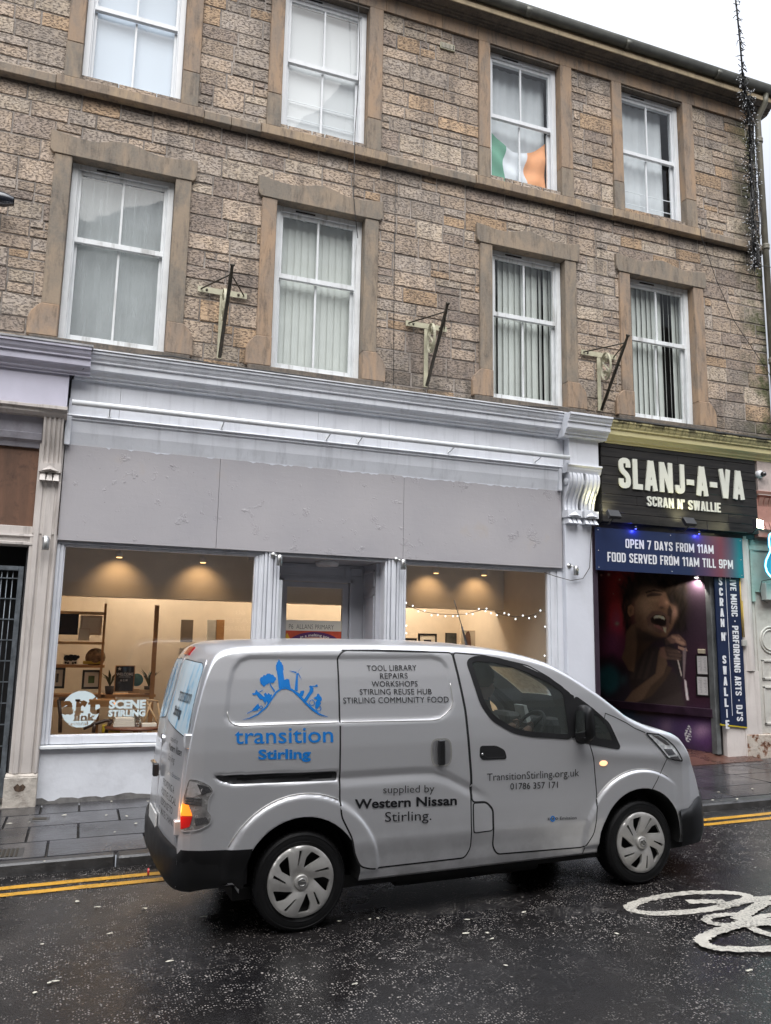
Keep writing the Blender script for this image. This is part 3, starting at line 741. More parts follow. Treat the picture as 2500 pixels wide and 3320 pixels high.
# stall riser, sills, window frames
def riser(a, b):
    mb = MB(); vs = []; n = int((b-a)/.1)+1; rr = random.Random(2)
    mb.box((a, 9.715, gz(a)), (b, 9.9, .66)); mb.build('stall_riser', M['riser'], sf)
    m2 = MB(); pts = [(a, gz(a)+.06)]; 
    low = [(a+(b-a)*i/40, gz(a+(b-a)*i/40)+.09) for i in range(41)]; up = [(x, z+.055+rr.uniform(-.018, .022)) for x, z in low]
    m2.prism(low+up[::-1], 9.711, 9.72); m2.build('bare_cement_base', pm('bare_cement', (.15, .145, .14), .8, var=.4, vs=8, bump=.6, bs=40), sf)
    m3 = MB(); m3.sweep([(9.9, .715), (9.665, .705), (9.66, .70), (9.66, .672), (9.70, .665), (9.9, .665)], a-.02, b+.02); m3.build('sill', M['white_upvc'], sf, bevel=.003)
riser(-.333, 2.1); riser(3.72, 6.25)
def shop_window(a, b, g0, g1):
    mb = MB()
    for s, xo, xi in ((1, a, g0), (-1, b, g1)):
        w_ = abs(xi-xo); lo = lambda u, v: (min(xo+s*u*w_, xo+s*v*w_), max(xo+s*u*w_, xo+s*v*w_))
        for u, v, y in ((0, .38, 9.71), (.38, .5, 9.725), (.5, .82, 9.718), (.82, 1, 9.735)):
            x0, x1 = lo(u, v); mb.box((x0, y, .716), (x1, 9.80, 2.914))
    mb.box((g0, 9.72, .716), (g1, 9.80, .80)); mb.box((g0, 9.735, .80), (g1, 9.80, .812)); mb.box((g0, 9.74, 2.885), (g1, 9.80, 2.914))
    r = mb.build('display_window', M['grey_paint'], sf, bevel=.003)
    MB().add([(g0-.01, 9.765, .80), (g1+.01, 9.765, .80), (g1+.01, 9.765, 2.9), (g0-.01, 9.765, 2.9)], [(0, 1, 2, 3)]).build('glass', M['shop_glass'], r, fix=False)
    return r
W1 = shop_window(-.333, 2.0, -.245, 1.915); W2 = shop_window(3.845, 6.28, 3.92, 6.05)
# door pilasters and recess
def fluted(a, b, y, z0, z1, name):
    mb = MB(); w_ = b-a
    mb.box((a, y+.03, z0), (b, 9.9, z1))
    for u, v, d in ((0, .12, .012), (.15, .30, 0), (.36, .62, -.008), (.68, .82, 0), (.86, 1, .012)):
        mb.box((a+u*w_, y+d, z0), (a+v*w_, y+.031, z1))
    return mb.build(name, GP, sf, bevel=.004)
fluted(1.997, 2.225, 9.69, gz(2)+.09, 2.948, 'door_pilaster'); fluted(3.612, 3.842, 9.69, gz(3.7)+.09, 2.948, 'door_pilaster')
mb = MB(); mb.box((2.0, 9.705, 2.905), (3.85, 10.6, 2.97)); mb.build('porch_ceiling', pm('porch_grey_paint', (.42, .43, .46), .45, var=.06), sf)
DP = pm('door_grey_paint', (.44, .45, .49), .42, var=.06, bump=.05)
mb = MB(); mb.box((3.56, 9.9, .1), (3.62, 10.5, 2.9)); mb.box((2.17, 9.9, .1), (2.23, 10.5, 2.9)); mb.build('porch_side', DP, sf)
mb = MB()      # raised panels on the porch side wall
for y0, y1, z0, z1 in ((9.95, 10.36, .9, 2.5), (9.95, 10.36, 2.6, 2.82), (9.95, 10.36, .2, .8)):
    for q in ((y0, z0, y1, z0+.03), (y0, z1-.03, y1, z1), (y0, z0, y0+.03, z1), (y1-.03, z0, y1, z1)):
        mb.box((3.545, q[0], q[1]), (3.561, q[2], q[3]))
mb.build('porch_moulding', DP, sf, bevel=.003)
mb = MB()      # door frame wall
yb = 10.4
mb.box((2.23, yb, 2.70), (3.56, yb+.1, 2.9)); mb.box((2.23, yb, .15), (2.44, yb+.1, 2.70)); mb.box((3.36, yb, .15), (3.56, yb+.1, 2.70))
for z0, z1 in ((2.74, 2.87),):
    for q in ((2.27, z0, 3.30, z0+.02), (2.27, z1-.02, 3.30, z1), (2.27, z0, 2.29, z1), (3.28, z0, 3.30, z1), (3.36, z0, 3.54, z0+.02), (3.36, z1-.02, 3.54, z1), (3.36, z0, 3.38, z1), (3.52, z0, 3.54, z1)):
        mb.box((q[0], yb-.014, q[1]), (q[2], yb+.001, q[3]))
for q in ((2.40, .15, 2.44, 2.70), (3.36, .15, 3.40, 2.70), (2.40, 2.66, 3.40, 2.70)): mb.box((q[0], yb-.03, q[1]), (q[2], yb-.001, q[3]))
mb.build('door_frame', DP, sf, bevel=.003)
mb = MB(); mb.box((2.445, yb+.02, .17), (2.475, yb+.07, 2.66)) if False else None
mb.box((2.445, yb+.02, .17), (2.50, yb+.07, 2.655)); mb.box((3.27, yb+.02, .17), (3.355, yb+.07, 2.655)); mb.box((2.50, yb+.02, 2.585), (3.27, yb+.07, 2.655)); mb.box((2.50, yb+.02, .17), (3.27, yb+.07, .8))
door = mb.build('door', DP, sf, bevel=.003)
MB().add([(2.49, yb+.045, .78), (3.28, yb+.045, .78), (3.28, yb+.045, 2.6), (2.49, yb+.045, 2.6)], [(0, 1, 2, 3)]).build('glass', M['shop_glass'], door, fix=False)
mb = MB(); mb.box((2.225, 9.78, .3), (2.285, 9.82, 2.62)); mb.build('open_shutter_edge', M['white_upvc'], sf, bevel=.004)
mb = MB(); mb.lathe([(0, 2.905), (.15, 2.905), (.155, 2.88), (.14, 2.845), (.0, 2.835)], (2.93, 10.05, 0), n=28); mb.build('bulkhead_lamp', pm('opal_lamp_cover', (.55, .55, .56), .4), sf)
MB().box((2.2, 9.72, .0), (3.63, 10.5, gz(3)+.13)).build('porch_step', M['paving'], sf)
# right white pilaster with double console
WP = pm('white_gloss_masonry', (.62, .64, .70), .4, var=.04, vs=2, bump=.35, bs=7, dirt=.3, dcol=(.36, .36, .38))
mb = MB(); mb.box((6.28, 9.62, gz(6.5)), (6.79, 9.9, 3.585)); mb.build('end_pilaster', WP, sf, bevel=.012)
def capital(a, b, y, parent, mat, z=(4.30, 4.42, 4.82), corn_top=5.10, n=2, low=3.57, dep=.26):
    MB().box((a+.03, y, z[1]), (b-.03, 9.9, z[2])).build('capital_block', mat, parent, bevel=.004)
    MB().sweep([(9.9, z[1]), (y-.03, z[1]), (y-.035, z[1]-.02), (y-.01, z[1]-.04), (y-.005, z[1]-.07), (y+.02, z[0]), (9.9, z[0])], a-.01, b+.01).build('abacus', mat, parent)
    wd = (b-a)/n
    for k in range(n):
        x0, x1 = a+k*wd+.02, a+(k+1)*wd-.03
        # scrolled bracket: S-profile in (y,z)
        prof = []
        for i in range(15):
            u = i/14; zz = z[0]-.005-(z[0]-.005-low-.16)*u
            yy = y + .015 + (dep-.07)*(.5-.5*math.cos(math.pi*min(1, u*1.15)))*.62 - .03*math.sin(u*math.pi*2)
            prof.append((yy, zz))
        mb = MB(); w_ = x1-x0
        mb.sweep(prof+[(9.85, prof[-1][1]), (9.85, prof[0][1])], x0+w_*.08, x1-w_*.08)
        for u, v in ((.0, .14), (.24, .40), (.58, .74), (.86, 1.0)):
            mb.sweep([(p[0]-.022, p[1]) for p in prof]+[(p[0]+.02, p[1]) for p in prof[::-1]], x0+w_*u, x0+w_*v)
        c = mb.build('console_bracket', mat, parent)
        for s in (x0-.005, x1-.02):
            MB().lathe([(0, 0), (.045, 0), (.055, .012), (.055, .026), (0, .026)], (s, y+.10, z[0]-.12), 'x', 18).build('rosette', mat, c)
        mb = MB(); yb_ = y+.06
        mb.box((x0-.005, yb_-.02, low+.10), (x1+.005, 9.85, low+.20))
        xm = (x0+x1)/2
        mb.add([(x0+.01, yb_-.021, low+.115), (x1-.01, yb_-.021, low+.115), (xm, yb_-.06, low+.125), (xm, yb_-.021, low+.18)], [(0, 1, 2), (1, 3, 2), (3, 0, 2)])
        for i in range(3):
            xa = x0+.0+w_*(i/3)+.008; xb = x0+w_*((i+1)/3)-.008
            mb.add([(xa+.008, yb_+.03, low+.10), (xb-.008, yb_+.03, low+.10), (xb, yb_-.035, low+.01), (xa, yb_-.035, low+.01), (xa+.008, 9.85, low+.10), (xb-.008, 9.85, low+.10), (xb, 9.85, low), (xa, 9.85, low)], [(0,1,2,3),(3,2,6,7),(0,3,7,4),(1,5,6,2)])
        mb.build('tooth_block', mat, c)
    MB().sweep(corn(y-.25 if y > 9.4 else y, corn_top), a-.10, b+.06).build('capital_cornice', mat, parent)
capital(6.25, 6.80, 9.48, sf, GP)
# ---------------------------------------------------------------- long white pole along the fascia
pl = empty('awning_pole', (3, 9.42, 4.48), 'long white painted pole on little brackets across the grey fascia', 'pole')
pp = [(-.295, 9.42, 4.487), (.8, 9.42, 4.487), (2.9, 9.42, 4.484), (6.235, 9.42, 4.487)]
MB().tube(pp, .034, 12).build('pole', M['white_upvc'], pl)
for a, b in ((356, 1335), (720, 1370), (1060, 1413), (1162, 1425), (1455, 1460), (1735, 1490)):
    q = at(a, b, 9.6); mb = MB(); mb.box((q.x-.02, 9.605, 4.405), (q.x+.02, 9.62, 4.475)); mb.tube([(q.x, 9.61, 4.42), (q.x, 9.50, 4.44), (q.x, 9.43, 4.462)], .008, 6)
    mb.build('pole_bracket', M['white_upvc'], pl)
# small steel wall spots
SPOT = [(at(150, 1300*0+1760, 9.6), 'on the cream pilaster at the left end'), (at(890, 1812, 9.65), 'over the left door pilaster'), (at(1290, 1826, 9.65), 'over the right door pilaster'), (at(1850, 1846, 9.6), 'on the white pilaster at the right end')]
for i, (q, where) in enumerate(SPOT):
    e = empty('wall_spotlight', q, 'small steel cylinder spotlight ' + where, 'spotlight', 'steel spotlights along the shopfront')
    dx = .05 if i else 0
    y = q.y-.06
    MB().lathe([(0, -.065), (.034, -.065), (.036, -.06), (.036, .06), (.030, .066), (0, .066)], (q.x+dx, y, q.z-.02), n=16).build('barrel', M['steel'], e)
    MB().tube([(q.x+dx-.02, y, q.z+.02), (q.x-.01, q.y-.03, q.z+.05), (q.x-.01, q.y+.03, q.z+.05)], .01, 8).build('arm', M['steel'], e)
    MB().lathe([(0, -.012), (.035, -.01), (.035, .012), (0, .012)], (q.x-.01, q.y+.02, q.z+.05), 'y', 16).build('back_plate', M['steel'], e)
# ---------------------------------------------------------------- iron flag pole brackets on the wall
for i, (fx, lab) in enumerate(((1.35, 'between the first and second windows'), (4.151, 'between the second and third windows'), (6.969, 'between the third and fourth windows'))):
    e = empty('flagpole_bracket', (fx, 9.75, 5.3), 'rusty iron flagpole bracket with cream back plates ' + lab, 'bracket', 'iron brackets on the stone wall')
    k = 9.78/9.7; fx_ = fx*k
    MB().box((fx_-.03, 9.772, 5.36), (fx_+.03, 9.785, 6.22)).build('back_plate', M['cream_iron'], e)
    mb = MB(); mb.box((fx_-.31, 9.768, 6.20), (fx_+.31, 9.78, 6.275))
    cp = mb.build('cross_plate', M['cream_iron'], e)
    for s in (-.2, .2): MB().lathe([(0, -.012), (.016, -.01), (.016, .006)], (fx_+s, 9.768, 6.237), 'y', 8).build('bolt', M['iron'], cp)
    a = Vector((fx_, 9.74, 5.36)); b = Vector((fx_, 9.13, 6.20)); d = (b-a).normalized()
    MB().tube([a, b, b+d*.02, b+d*.09, b+d*.10], [.023, .023, .019, .019, .027], 12).build('pole', M['iron'], e)
    MB().tube([b+d*.10, b+d*.12], [.03, .03], 12).build('finial', M['iron'], e)
    for s in (-.27, .27): MB().tube([b, (fx_+s, 9.768, 6.24)], .010, 6).build('stay', M['iron'], e)
    # flat iron scroll in the plane of the pole
    pts = []
    for t in range(40):
        u = t/39; an = u*2*math.pi; r0 = 1
        pts.append((fx_, 9.56+.15*math.cos(an), 6.00+.215*math.sin(an)*1.0 + (.0)))
    def spiral(cy, cz, r0, a0, turns, sgn):
        return [(fx_, cy+(r0*(1-u/26*.8))*math.cos(a0+sgn*u/26*turns*2*math.pi), cz+(r0*(1-u/26*.8))*math.sin(a0+sgn*u/26*turns*2*math.pi)) for u in range(27)]
    mb = MB(); flat = MB()
    def ribbon(P, w_=.018, th=.006):
        for p, q in zip(P, P[1:]):
            p, q = Vector(p), Vector(q); dd = (q-p)
            if dd.length < 1e-5: continue
            nn = Vector((0, -dd.z, dd.y)).normalized()*th/2; xx = Vector((w_, 0, 0))
            mb.add([p-xx-nn, p+xx-nn, q+xx-nn, q-xx-nn, p-xx+nn, p+xx+nn, q+xx+nn, q-xx+nn], [(0,1,2,3),(4,7,6,5),(1,5,6,2),(0,3,7,4)])
    ribbon([(fx_, 9.60+.115*math.cos(t/30*2*math.pi), 6.00+.21*math.sin(t/30*2*math.pi)) for t in range(31)])
    s1 = spiral(9.60, 6.10, .075, -1.2, 1.4, 1); s2 = spiral(9.60, 5.90, .075, 1.9, 1.4, 1)
    ribbon(s1); ribbon(s2); ribbon([s1[0], (fx_, 9.60, 6.0), s2[0]])
    mb.build('scroll', M['cream_iron'], e)
# ---------------------------------------------------------------- rain pipe, cables, lamp
dp = empty('rain_pipe', (10.4, 9.7, 5.1), 'grey-green iron rain pipe down the right corner of the stone wall', 'pipe')
PM = pm('grey_green_pipe_paint', (.15, .14, .11), .5, .1, var=.2, vs=4, dirt=.5, dcol=(.05, .06, .03))
MB().tube([(10.42, 9.52, 11.38), (10.42, 9.54, 11.22), (10.40, 9.68, 11.05), (10.40, 9.70, 10.95), (10.40, 9.70, 5.0)], .052, 12).build('pipe', PM, dp)
for z in (10.6, 8.62, 6.6, 5.5):
    MB().lathe([(.052, -.05), (.064, -.045), (.068, -.02), (.06, 0), (.068, .02), (.064, .045), (.052, .05)], (10.40, 9.70, z), n=14).build('collar', PM, dp)
def cable(pts, r, name, lab, mat=None, n=5):
    o = MB().tube(pts, r, n).build(name, mat or M['cable']); return tag(o, lab, 'cable')
P = lambda a, b, D: tuple(at(a, b, D))
cable([P(1160, -40, 9.75), P(1164, 60, 9.75), P(1166, 150, 9.75), P(1164, 230, 9.75), P(1158, 330, 9.72), P(1151, 430, 9.68), P(1148, 560, 9.7), P(1147, 640, 9.72), P(1152, 700, 9.74), P(1160, 772, 9.78)], .006, 'hanging_cable', 'thin black cable hanging down over the second upper window')
cable([P(1282, 575, 9.79), P(1280, 800, 9.79), P(1277, 1000, 9.79), P(1276, 1250, 9.76)], .004, 'thin_cable', 'hair thin dark cable straight down the wall left of the middle bracket')
cable([P(2270, 735, 9.70), P(2275, 770, 9.68), P(2320, 900, 9.77), P(2380, 1040, 9.77), P(2440, 1130, 9.77), P(2500, 1220, 9.7)], .005, 'slanting_cable', 'thin black cable slanting down the wall toward the rain pipe')
cable([P(-10, 1085, 9.66), P(120, 1093, 9.66), P(230, 1108, 9.6), P(300, 1133, 9.5), P(400, 1148, 9.66), P(560, 1155, 9.7), P(720, 1185, 9.6), P(880, 1205, 9.62), P(1000, 1222, 9.64), P(1240, 1268, 9.6), P(1460, 1290, 9.62), P(1640, 1312, 9.64), P(1810, 1325, 9.6)], .011, 'ledge_cable', 'black cable lying along the ledge above the shop cornice')
cable([P(300, 1134, 9.36), P(285, 1165, 9.38), P(272, 1195, 9.42), P(240, 1218, 9.5), P(232, 1230, 9.58), P(226, 1290, 9.60)], .007, 'drop_cable', 'black cable dropping round the end of the left cornice')
cable([P(1765, 1856, 9.68), P(1800, 1868, 9.62), P(1850, 1882, 9.58), P(1890, 1876, 9.58), P(1912, 1840, 9.58), P(1916, 1760, 9.58), P(1920, 1700, 9.56), P(1940, 1560, 9.5)], .005, 'looped_wire', 'thin grey wire looping across the top of the white pilaster', M['iron'])
lm_ = empty('wall_lamp', P(-10, 645, 9.6), 'round black lamp on the stone wall at the left edge', 'lamp'); q = at(2, 645, 9.6)
MB().lathe([(0, -.12), (.05, -.115), (.085, -.06), (.09, 0), (.085, .10), (.05, .2)], (q.x-.06, q.y, q.z), 'x', 18).build('housing', pm('dark_navy_enamel', (.012, .014, .022), .25, coat=.5), lm_)
MB().tube([(q.x-.1, q.y, q.z), (q.x-.25, 9.8, q.z)], .02, 8).build('arm', M['black'], lm_)
# festive lights hanging down the corner
def festive():
    e = empty('festive_light_string', (10.2, 9.5, 8), 'bundle of unlit white festive lights hanging on a cable down the corner rain pipe', 'string lights')
    rr = random.Random(21)
    top = [P(2378, -60, 9.0), P(2390, 40, 9.02), P(2398, 120, 9.06), P(2405, 200, 9.12), P(2408, 250, 9.2), P(2412, 290, 9.3), P(2425, 340, 9.4), P(2430, 420, 9.55), P(2432, 520, 9.62), P(2436, 620, 9.62), P(2440, 720, 9.62), P(2444, 800, 9.62), P(2446, 870, 9.63)]
    MB().tube(top, .016, 6).build('main_cable', M['cable'], e)
    tw = MB(); bl = MB()
    V3 = [Vector(p) for p in top]
    def along(u):
        f = u*(len(V3)-1); i = min(int(f), len(V3)-2); return V3[i].lerp(V3[i+1], f-i)
    for k in range(900):
        u = rr.random()**.8
        if u < .42 and rr.random() < .72: continue
        p = along(u); sp = .075 if u < .42 else (.12 if u < .85 else .09)
        d = Vector((rr.uniform(-1, 1), rr.uniform(-.6, .35), rr.uniform(-1.2, .6)))*sp*1.3
        mid = p + d*.5 + Vector((rr.uniform(-.03, .03), rr.uniform(-.03, .01), rr.uniform(-.06, .03)))
        tw.tube([p, mid, p+d], .0075 if u < .42 else .0055, 4, cap=False)
        c = p+d; dd = d.normalized() if d.length > 0 else Vector((1, 0, 0))
        if rr.random() < .5: bl.tube([c, c+dd*.02], [.007, .005], 5)
    for k in range(30):      # loose loops
        u = rr.uniform(.38, .95); p = along(u); q = along(min(1, u+rr.uniform(.08, .2))); sx = rr.uniform(-.16, .16)
        tw.tube([p, p.lerp(q, .3)+Vector((sx, -.06, 0)), p.lerp(q, .7)+Vector((sx*.8, -.05, 0)), q], .007, 4)
    tag(tw.build('twisted_wires', M['cable'], e), kind='stuff')
    tag(bl.build('bulbs', pm('clear_white_bulb', (.75, .77, .80), .2, var=.05), e), kind='stuff')
    MB().tube([P(2446, 868, 9.62), P(2480, 862, 9.5), P(2540, 875, 9.3)], .006, 5).build('tail_cable', M['cable'], e)
    MB().tube([P(2370, 858, 9.76), P(2400, 858, 9.72), P(2440, 856, 9.64)], .006, 5).build('tie_cable', M['cable'], e)
festive()
# ================================================================ neighbouring shopfront on the left
ls = empty('boarded_shopfront', (-1.6, 9.7, 0), 'old shopfront with boarded fanlight, lilac frieze, cream pilaster and steel gate', 'shopfront')
LP, CO = M['lilac_paint'], M['cream_old']
MB().sweep(corn(9.30, 5.115)[:-2]+[(9.50, 4.86), (9.82, 4.86)], -4, -.13).build('cornice', LP, ls)
MB().sweep([(9.82, 5.2), (9.29, 5.119), (9.285, 5.14), (9.82, 5.22)], -4, -.115).build('lead_flashing', pm('white_flashing', (.6, .6, .62), .5, var=.2, dirt=.6), ls)
MB().box((-4, 9.50, 4.44), (-.348, 9.8, 4.868)).build('frieze_panel', LP, ls)
MB().sweep([(9.8, 4.44), (9.49, 4.44), (9.44, 4.425), (9.44, 4.395), (9.47, 4.385), (9.475, 4.35), (9.52, 4.32), (9.8, 4.32)], -4, -.345).build('lower_cornice', CO, ls)
MB().sweep([(9.8, 4.33), (9.60, 4.33), (9.62, 4.14), (9.60, 4.13), (9.62, 4.06), (9.66, 4.03), (9.68, 3.98), (9.8, 3.98)], -4, -.585).build('architrave', pm('dingy_lilac_board', (.33, .32, .36), .6, var=.1, dirt=.6, dcol=(.1, .09, .09)), ls)
t = NT('stained_plywood'); c = t.mix(t.ramp(t.noise(1.2, 6, .65, t.mapping((3.4, 3, .9))), [(.32, 0), (.68, 1)]), (.17, .085, .05), (.085, .045, .028))
c = t.mix(t.ramp(t.noise(9, 6, .7), [(.55, 0), (.75, .7)]), c, (.04, .02, .014))
M['ply'] = t.fin(c, .7, 0, t.bump(t.noise(1, 5, .6, t.mapping((60, 60, 6))), .3, .004))
MB().box((-4, 9.715, 3.06), (-.56, 9.75, 4.0)).build('plywood_board', M['ply'], ls)
mb = MB(); mb.box((-.597, 9.69, 3.055), (-.555, 9.8, 3.99)); mb.box((-4, 9.69, 2.995), (-.555, 9.8, 3.084)); mb.build('fanlight_frame', CO, ls, bevel=.004)
MB().sweep([(9.8, 2.995), (9.66, 2.995), (9.655, 2.97), (9.68, 2.955), (9.68, 2.91), (9.65, 2.90), (9.65, 2.875), (9.70, 2.86), (9.8, 2.86)], -4, -.54).build('transom', CO, ls)
mb = MB(); mb.box((-.62, 9.66, .43), (-.335, 9.9, 3.0)) ; mb.box((-.60, 9.65, 3.0), (-.345, 9.9, 4.32))
for u0, u1, d in ((-.585, -.53, .024), (-.50, -.40, .018), (-.375, -.345, .03)): mb.box((u0, 9.66-d, .43), (u1, 9.661, 3.6))
mb.build('pilaster', CO, ls, bevel=.005)
mb = MB(); mb.box((-.655, 9.615, -.02), (-.33, 9.9, .40)); mb.sweep([(9.9, .40), (9.615, .40), (9.64, .43), (9.9, .43)], -.65, -.332); mb.build('pilaster_base', pm('crumbling_painted_stone', (.46, .42, .37), .7, var=.2, vs=8, bump=1, bs=22, dirt=.7, dcol=(.10, .07, .05)), ls, bevel=.008)
rsx = MB()   # spalled patch on the base
rp = [(-.56, .30), (-.52, .335), (-.50, .31), (-.47, .33), (-.44, .30), (-.46, .26), (-.50, .25), (-.54, .26)]
rsx.add([(x, 9.6135, z) for x, z in rp], [tuple(range(len(rp)))]); rsx.build('spalled_patch', pm('dark_spall', (.07, .045, .03), .9, var=.5, vs=40), ls, fix=False)
capital(-.60, -.36, 9.50, ls, CO, z=(4.31, 4.385, 4.40), corn_top=5.10, n=1, low=3.58) if False else None
def console_left():
    y = 9.52; x0, x1 = -.575, -.365; prof = []
    for i in range(17):
        u = i/16; zz = 4.315-.52*u
        prof.append((y+.01+.10*(.5-.5*math.cos(math.pi*u)), zz))
    mb = MB(); w_ = x1-x0; mb.sweep(prof+[(9.85, 3.795), (9.85, 4.315)], x0, x1)
    for u, v in ((.0, .12), (.24, .36), (.48, .60), (.72, .84), (.9, 1.0)): mb.sweep([(p[0]-.016, p[1]) for p in prof]+[(p[0]+.02, p[1]) for p in prof[::-1]], x0+w_*u, x0+w_*v)
    c = mb.build('console_bracket', CO, ls)
    mb = MB(); yb = 9.60; xm = (x0+x1)/2
    mb.box((x0-.008, yb-.012, 3.70), (x1+.008, 9.85, 3.80)); mb.add([(x0+.012, yb-.013, 3.712), (x1-.012, yb-.013, 3.712), (xm, yb-.06, 3.725), (xm, yb-.013, 3.775)], [(0,1,2),(1,3,2),(3,0,2)])
    for i in range(3):
        xa = x0+w_*(i/3)+.004; xb = x0+w_*((i+1)/3)-.004
        mb.add([(xa+.008, yb+.02, 3.70), (xb-.008, yb+.02, 3.70), (xb, yb-.035, 3.60), (xa, yb-.035, 3.60), (xa+.008, 9.85, 3.70), (xb-.008, 9.85, 3.70), (xb, 9.85, 3.595), (xa, 9.85, 3.595)], [(0,1,2,3),(3,2,6,7),(0,3,7,4),(1,5,6,2)])
    mb.build('tooth_block', CO, c)
    MB().sweep([(9.8, 4.44), (9.47, 4.44), (9.42, 4.425), (9.42, 4.39), (9.46, 4.38), (9.47, 4.345), (9.51, 4.315), (9.8, 4.315)], -.61, -.335).build('capital_moulding', CO, c)
console_left()
MB().add([(-.50, 9.6445, 2.62), (-.425, 9.6445, 2.63), (-.42, 9.6445, 2.70), (-.49, 9.6445, 2.71)], [(0, 1, 2, 3)]).build('bare_patch', pm('bare_orange_wood', (.40, .22, .10), .7, var=.2), ls, fix=False)
MB().box((-4, 10.3, 0), (-.62, 10.4, 3)).build('dark_doorway', M['dark'], ls)
MB().box((-.64, 9.72, .1), (-.62, 10.3, 2.86)).build('doorway_side', pm('dark_grey_side', (.03, .03, .033), .6), ls)
MB().box((-4, 9.6, -.1), (-.5, 10.3, gz(-1)+.115)).build('door_step', pm('worn_step', (.2, .18, .16), .6, var=.3, bump=.3), ls)
gt = empty('steel_gate', (-1.1, 9.78, .2), 'galvanised steel security gate with thin bars in the dark doorway at the left edge', 'gate')
GV = M['galv']; mb = MB(); gx1, gx0, g0, g1 = -.655, -1.75, .17, 2.64
mb.box((gx1-.055, 9.755, g0), (gx1, 9.80, g1)); mb.box((gx0, 9.755, g0), (gx0+.055, 9.80, g1)); mb.box((gx0+.055, 9.757, g1-.05), (gx1-.055, 9.80, g1)); mb.box((gx0+.055, 9.757, g0), (gx1-.055, 9.80, g0+.3))
mb.build('gate_frame', GV, gt, bevel=.004)
mb = MB()
for i in range(17): mb.tube([(gx0+.09+i*.056, 9.785, g0+.3), (gx0+.09+i*.056, 9.785, g1-.05)], .006, 5)
for i in range(9): mb.box((gx0+.055, 9.768, .70+i*.225), (gx1-.02, 9.778, .712+i*.225))
mb.build('bars', GV, gt)
mb = MB(); mb.box((gx1-.005, 9.74, 2.22), (gx1+.03, 9.80, 2.30)); mb.box((gx1-.005, 9.74, .72), (gx1+.03, 9.80, .80)); mb.build('gate_hinge', M['black'], gt)
# ================================================================ shop interior
rm = empty('gallery_room', (3, 11.5, .1), 'warm lit gallery room behind the grey shopfront windows', 'room')
WALLM = pm('warm_white_wall', (.62, .55, .46), .85, var=.04); CEILM = pm('white_ceiling', (.66, .63, .58), .85, var=.03)
MB().box((-.33, 12.9, .05), (6.25, 13.0, 3.4)).build('back_wall', WALLM, rm)
MB().box((-.36, 9.81, .05), (-.325, 12.9, 3.4)).build('side_wall', WALLM, rm); MB().box((6.22, 9.91, .05), (6.25, 12.9, 3.4)).build('side_wall', WALLM, rm)
MB().box((-.33, 9.81, 3.30), (6.25, 13, 3.38)).build('ceiling', CEILM, rm); MB().box((-.33, 9.81, .05), (6.25, 13, .2)).build('floor', pm('brown_floor', (.12, .075, .045), .5, var=.2), rm)
bz = at(400, 1936, 11.3).z; MB().box((-.33, 11.3, bz), (6.25, 11.6, 3.31)).build('bulkhead', CEILM, rm)
bz2 = at(1316, 1970, 11.3).z
DLP = [at(0+1005*.38415, 1650+395*.38415, 11.1), at(620+92*.38415, 1650+440*.38415, 11.1), at(1240+430*.38415, 1650+530*.38415, 11.1), at(1240+832*.38415, 1650+548*.38415, 11.1)]
LAMP = emit('warm_lamp_glow', (1, .55, .2), 1.6)
for i, q in enumerate(DLP):
    e = empty('ceiling_spotlight', (q.x, 11.0, 3.3), ['left spotlight glowing in the left shop window', 'right spotlight glowing in the left shop window', 'left spotlight glowing in the right shop window', 'right spotlight glowing in the right shop window'][i], 'spotlight', 'warm spotlights inside the gallery')
    zl = q.z-.03; MB().lathe([(.0, 3.30), (.008, 3.30), (.008, zl+.08), (.04, zl+.07), (.045, zl), (.0, zl+.01)], (q.x, 11.0, 0), n=14).build('housing', M['white_upvc'], e)
    MB().lathe([(.0, zl+.004), (.036, zl+.002), (.036, zl-.006), (0, zl-.008)], (q.x, 11.0, 0), n=14).build('bulb', LAMP, e)
    ld = bpy.data.lights.new('spot', 'SPOT'); ld.energy = 3.0; ld.color = (1, .60, .28); ld.spot_size = math.radians(110); ld.spot_blend = .8; ld.shadow_soft_size = .03
    lo = bpy.data.objects.new('lamp_light', ld); COL.objects.link(lo); lo.location = (q.x, 11.0, zl-.02); lo.rotation_euler = (math.radians(42), 0, 0)
for i, (x, y) in enumerate(((.9, 12.2), (4.9, 12.0), (2.9, 11.9))):  # unseen lamps added to brighten the gallery room
    ld = bpy.data.lights.new('room', 'POINT'); ld.energy = (13, 26, 13)[i]; ld.color = (1, .82, .62); ld.shadow_soft_size = .12
    lo = bpy.data.objects.new('room_fill_light', ld); COL.objects.link(lo); lo.location = (x, y, 3.0)
    e = empty('room_fill_lamp', (x, y, 3.3), 'added fill lamp %s of the gallery room' % ('deep in the left part', 'deep in the right part', 'behind the door')[i], 'lamp')
    MB().lathe([(0, 3.3), (.12, 3.3), (.13, 3.24), (.0, 3.2)], (x, y, 0), n=16).build('shade', emit('fill_lamp_glow', (1, .75, .5), 1.0), e)
PINE = pm('pine_wood', (.42, .22, .085), .5, var=.2, vs=5); PINE2 = pm('light_pine', (.50, .32, .16), .5, var=.15)
q = lambda a, b, D: at(180+a*.2641, 1900+b*.2641, D)
shf = empty('pine_shelving', (.3, 11.7, .2), 'tall pine shelving unit with uprights behind the left display window', 'shelving')
for (a, b) in (((605, 215), (635, 215)), ((1225, 235), (1278, 235))):
    p0, p1 = q(*a, 11.6), q(*b, 11.6); MB().box((p0.x, 11.6, .2), (p1.x, 11.66, p0.z)).build('upright', PINE, shf)
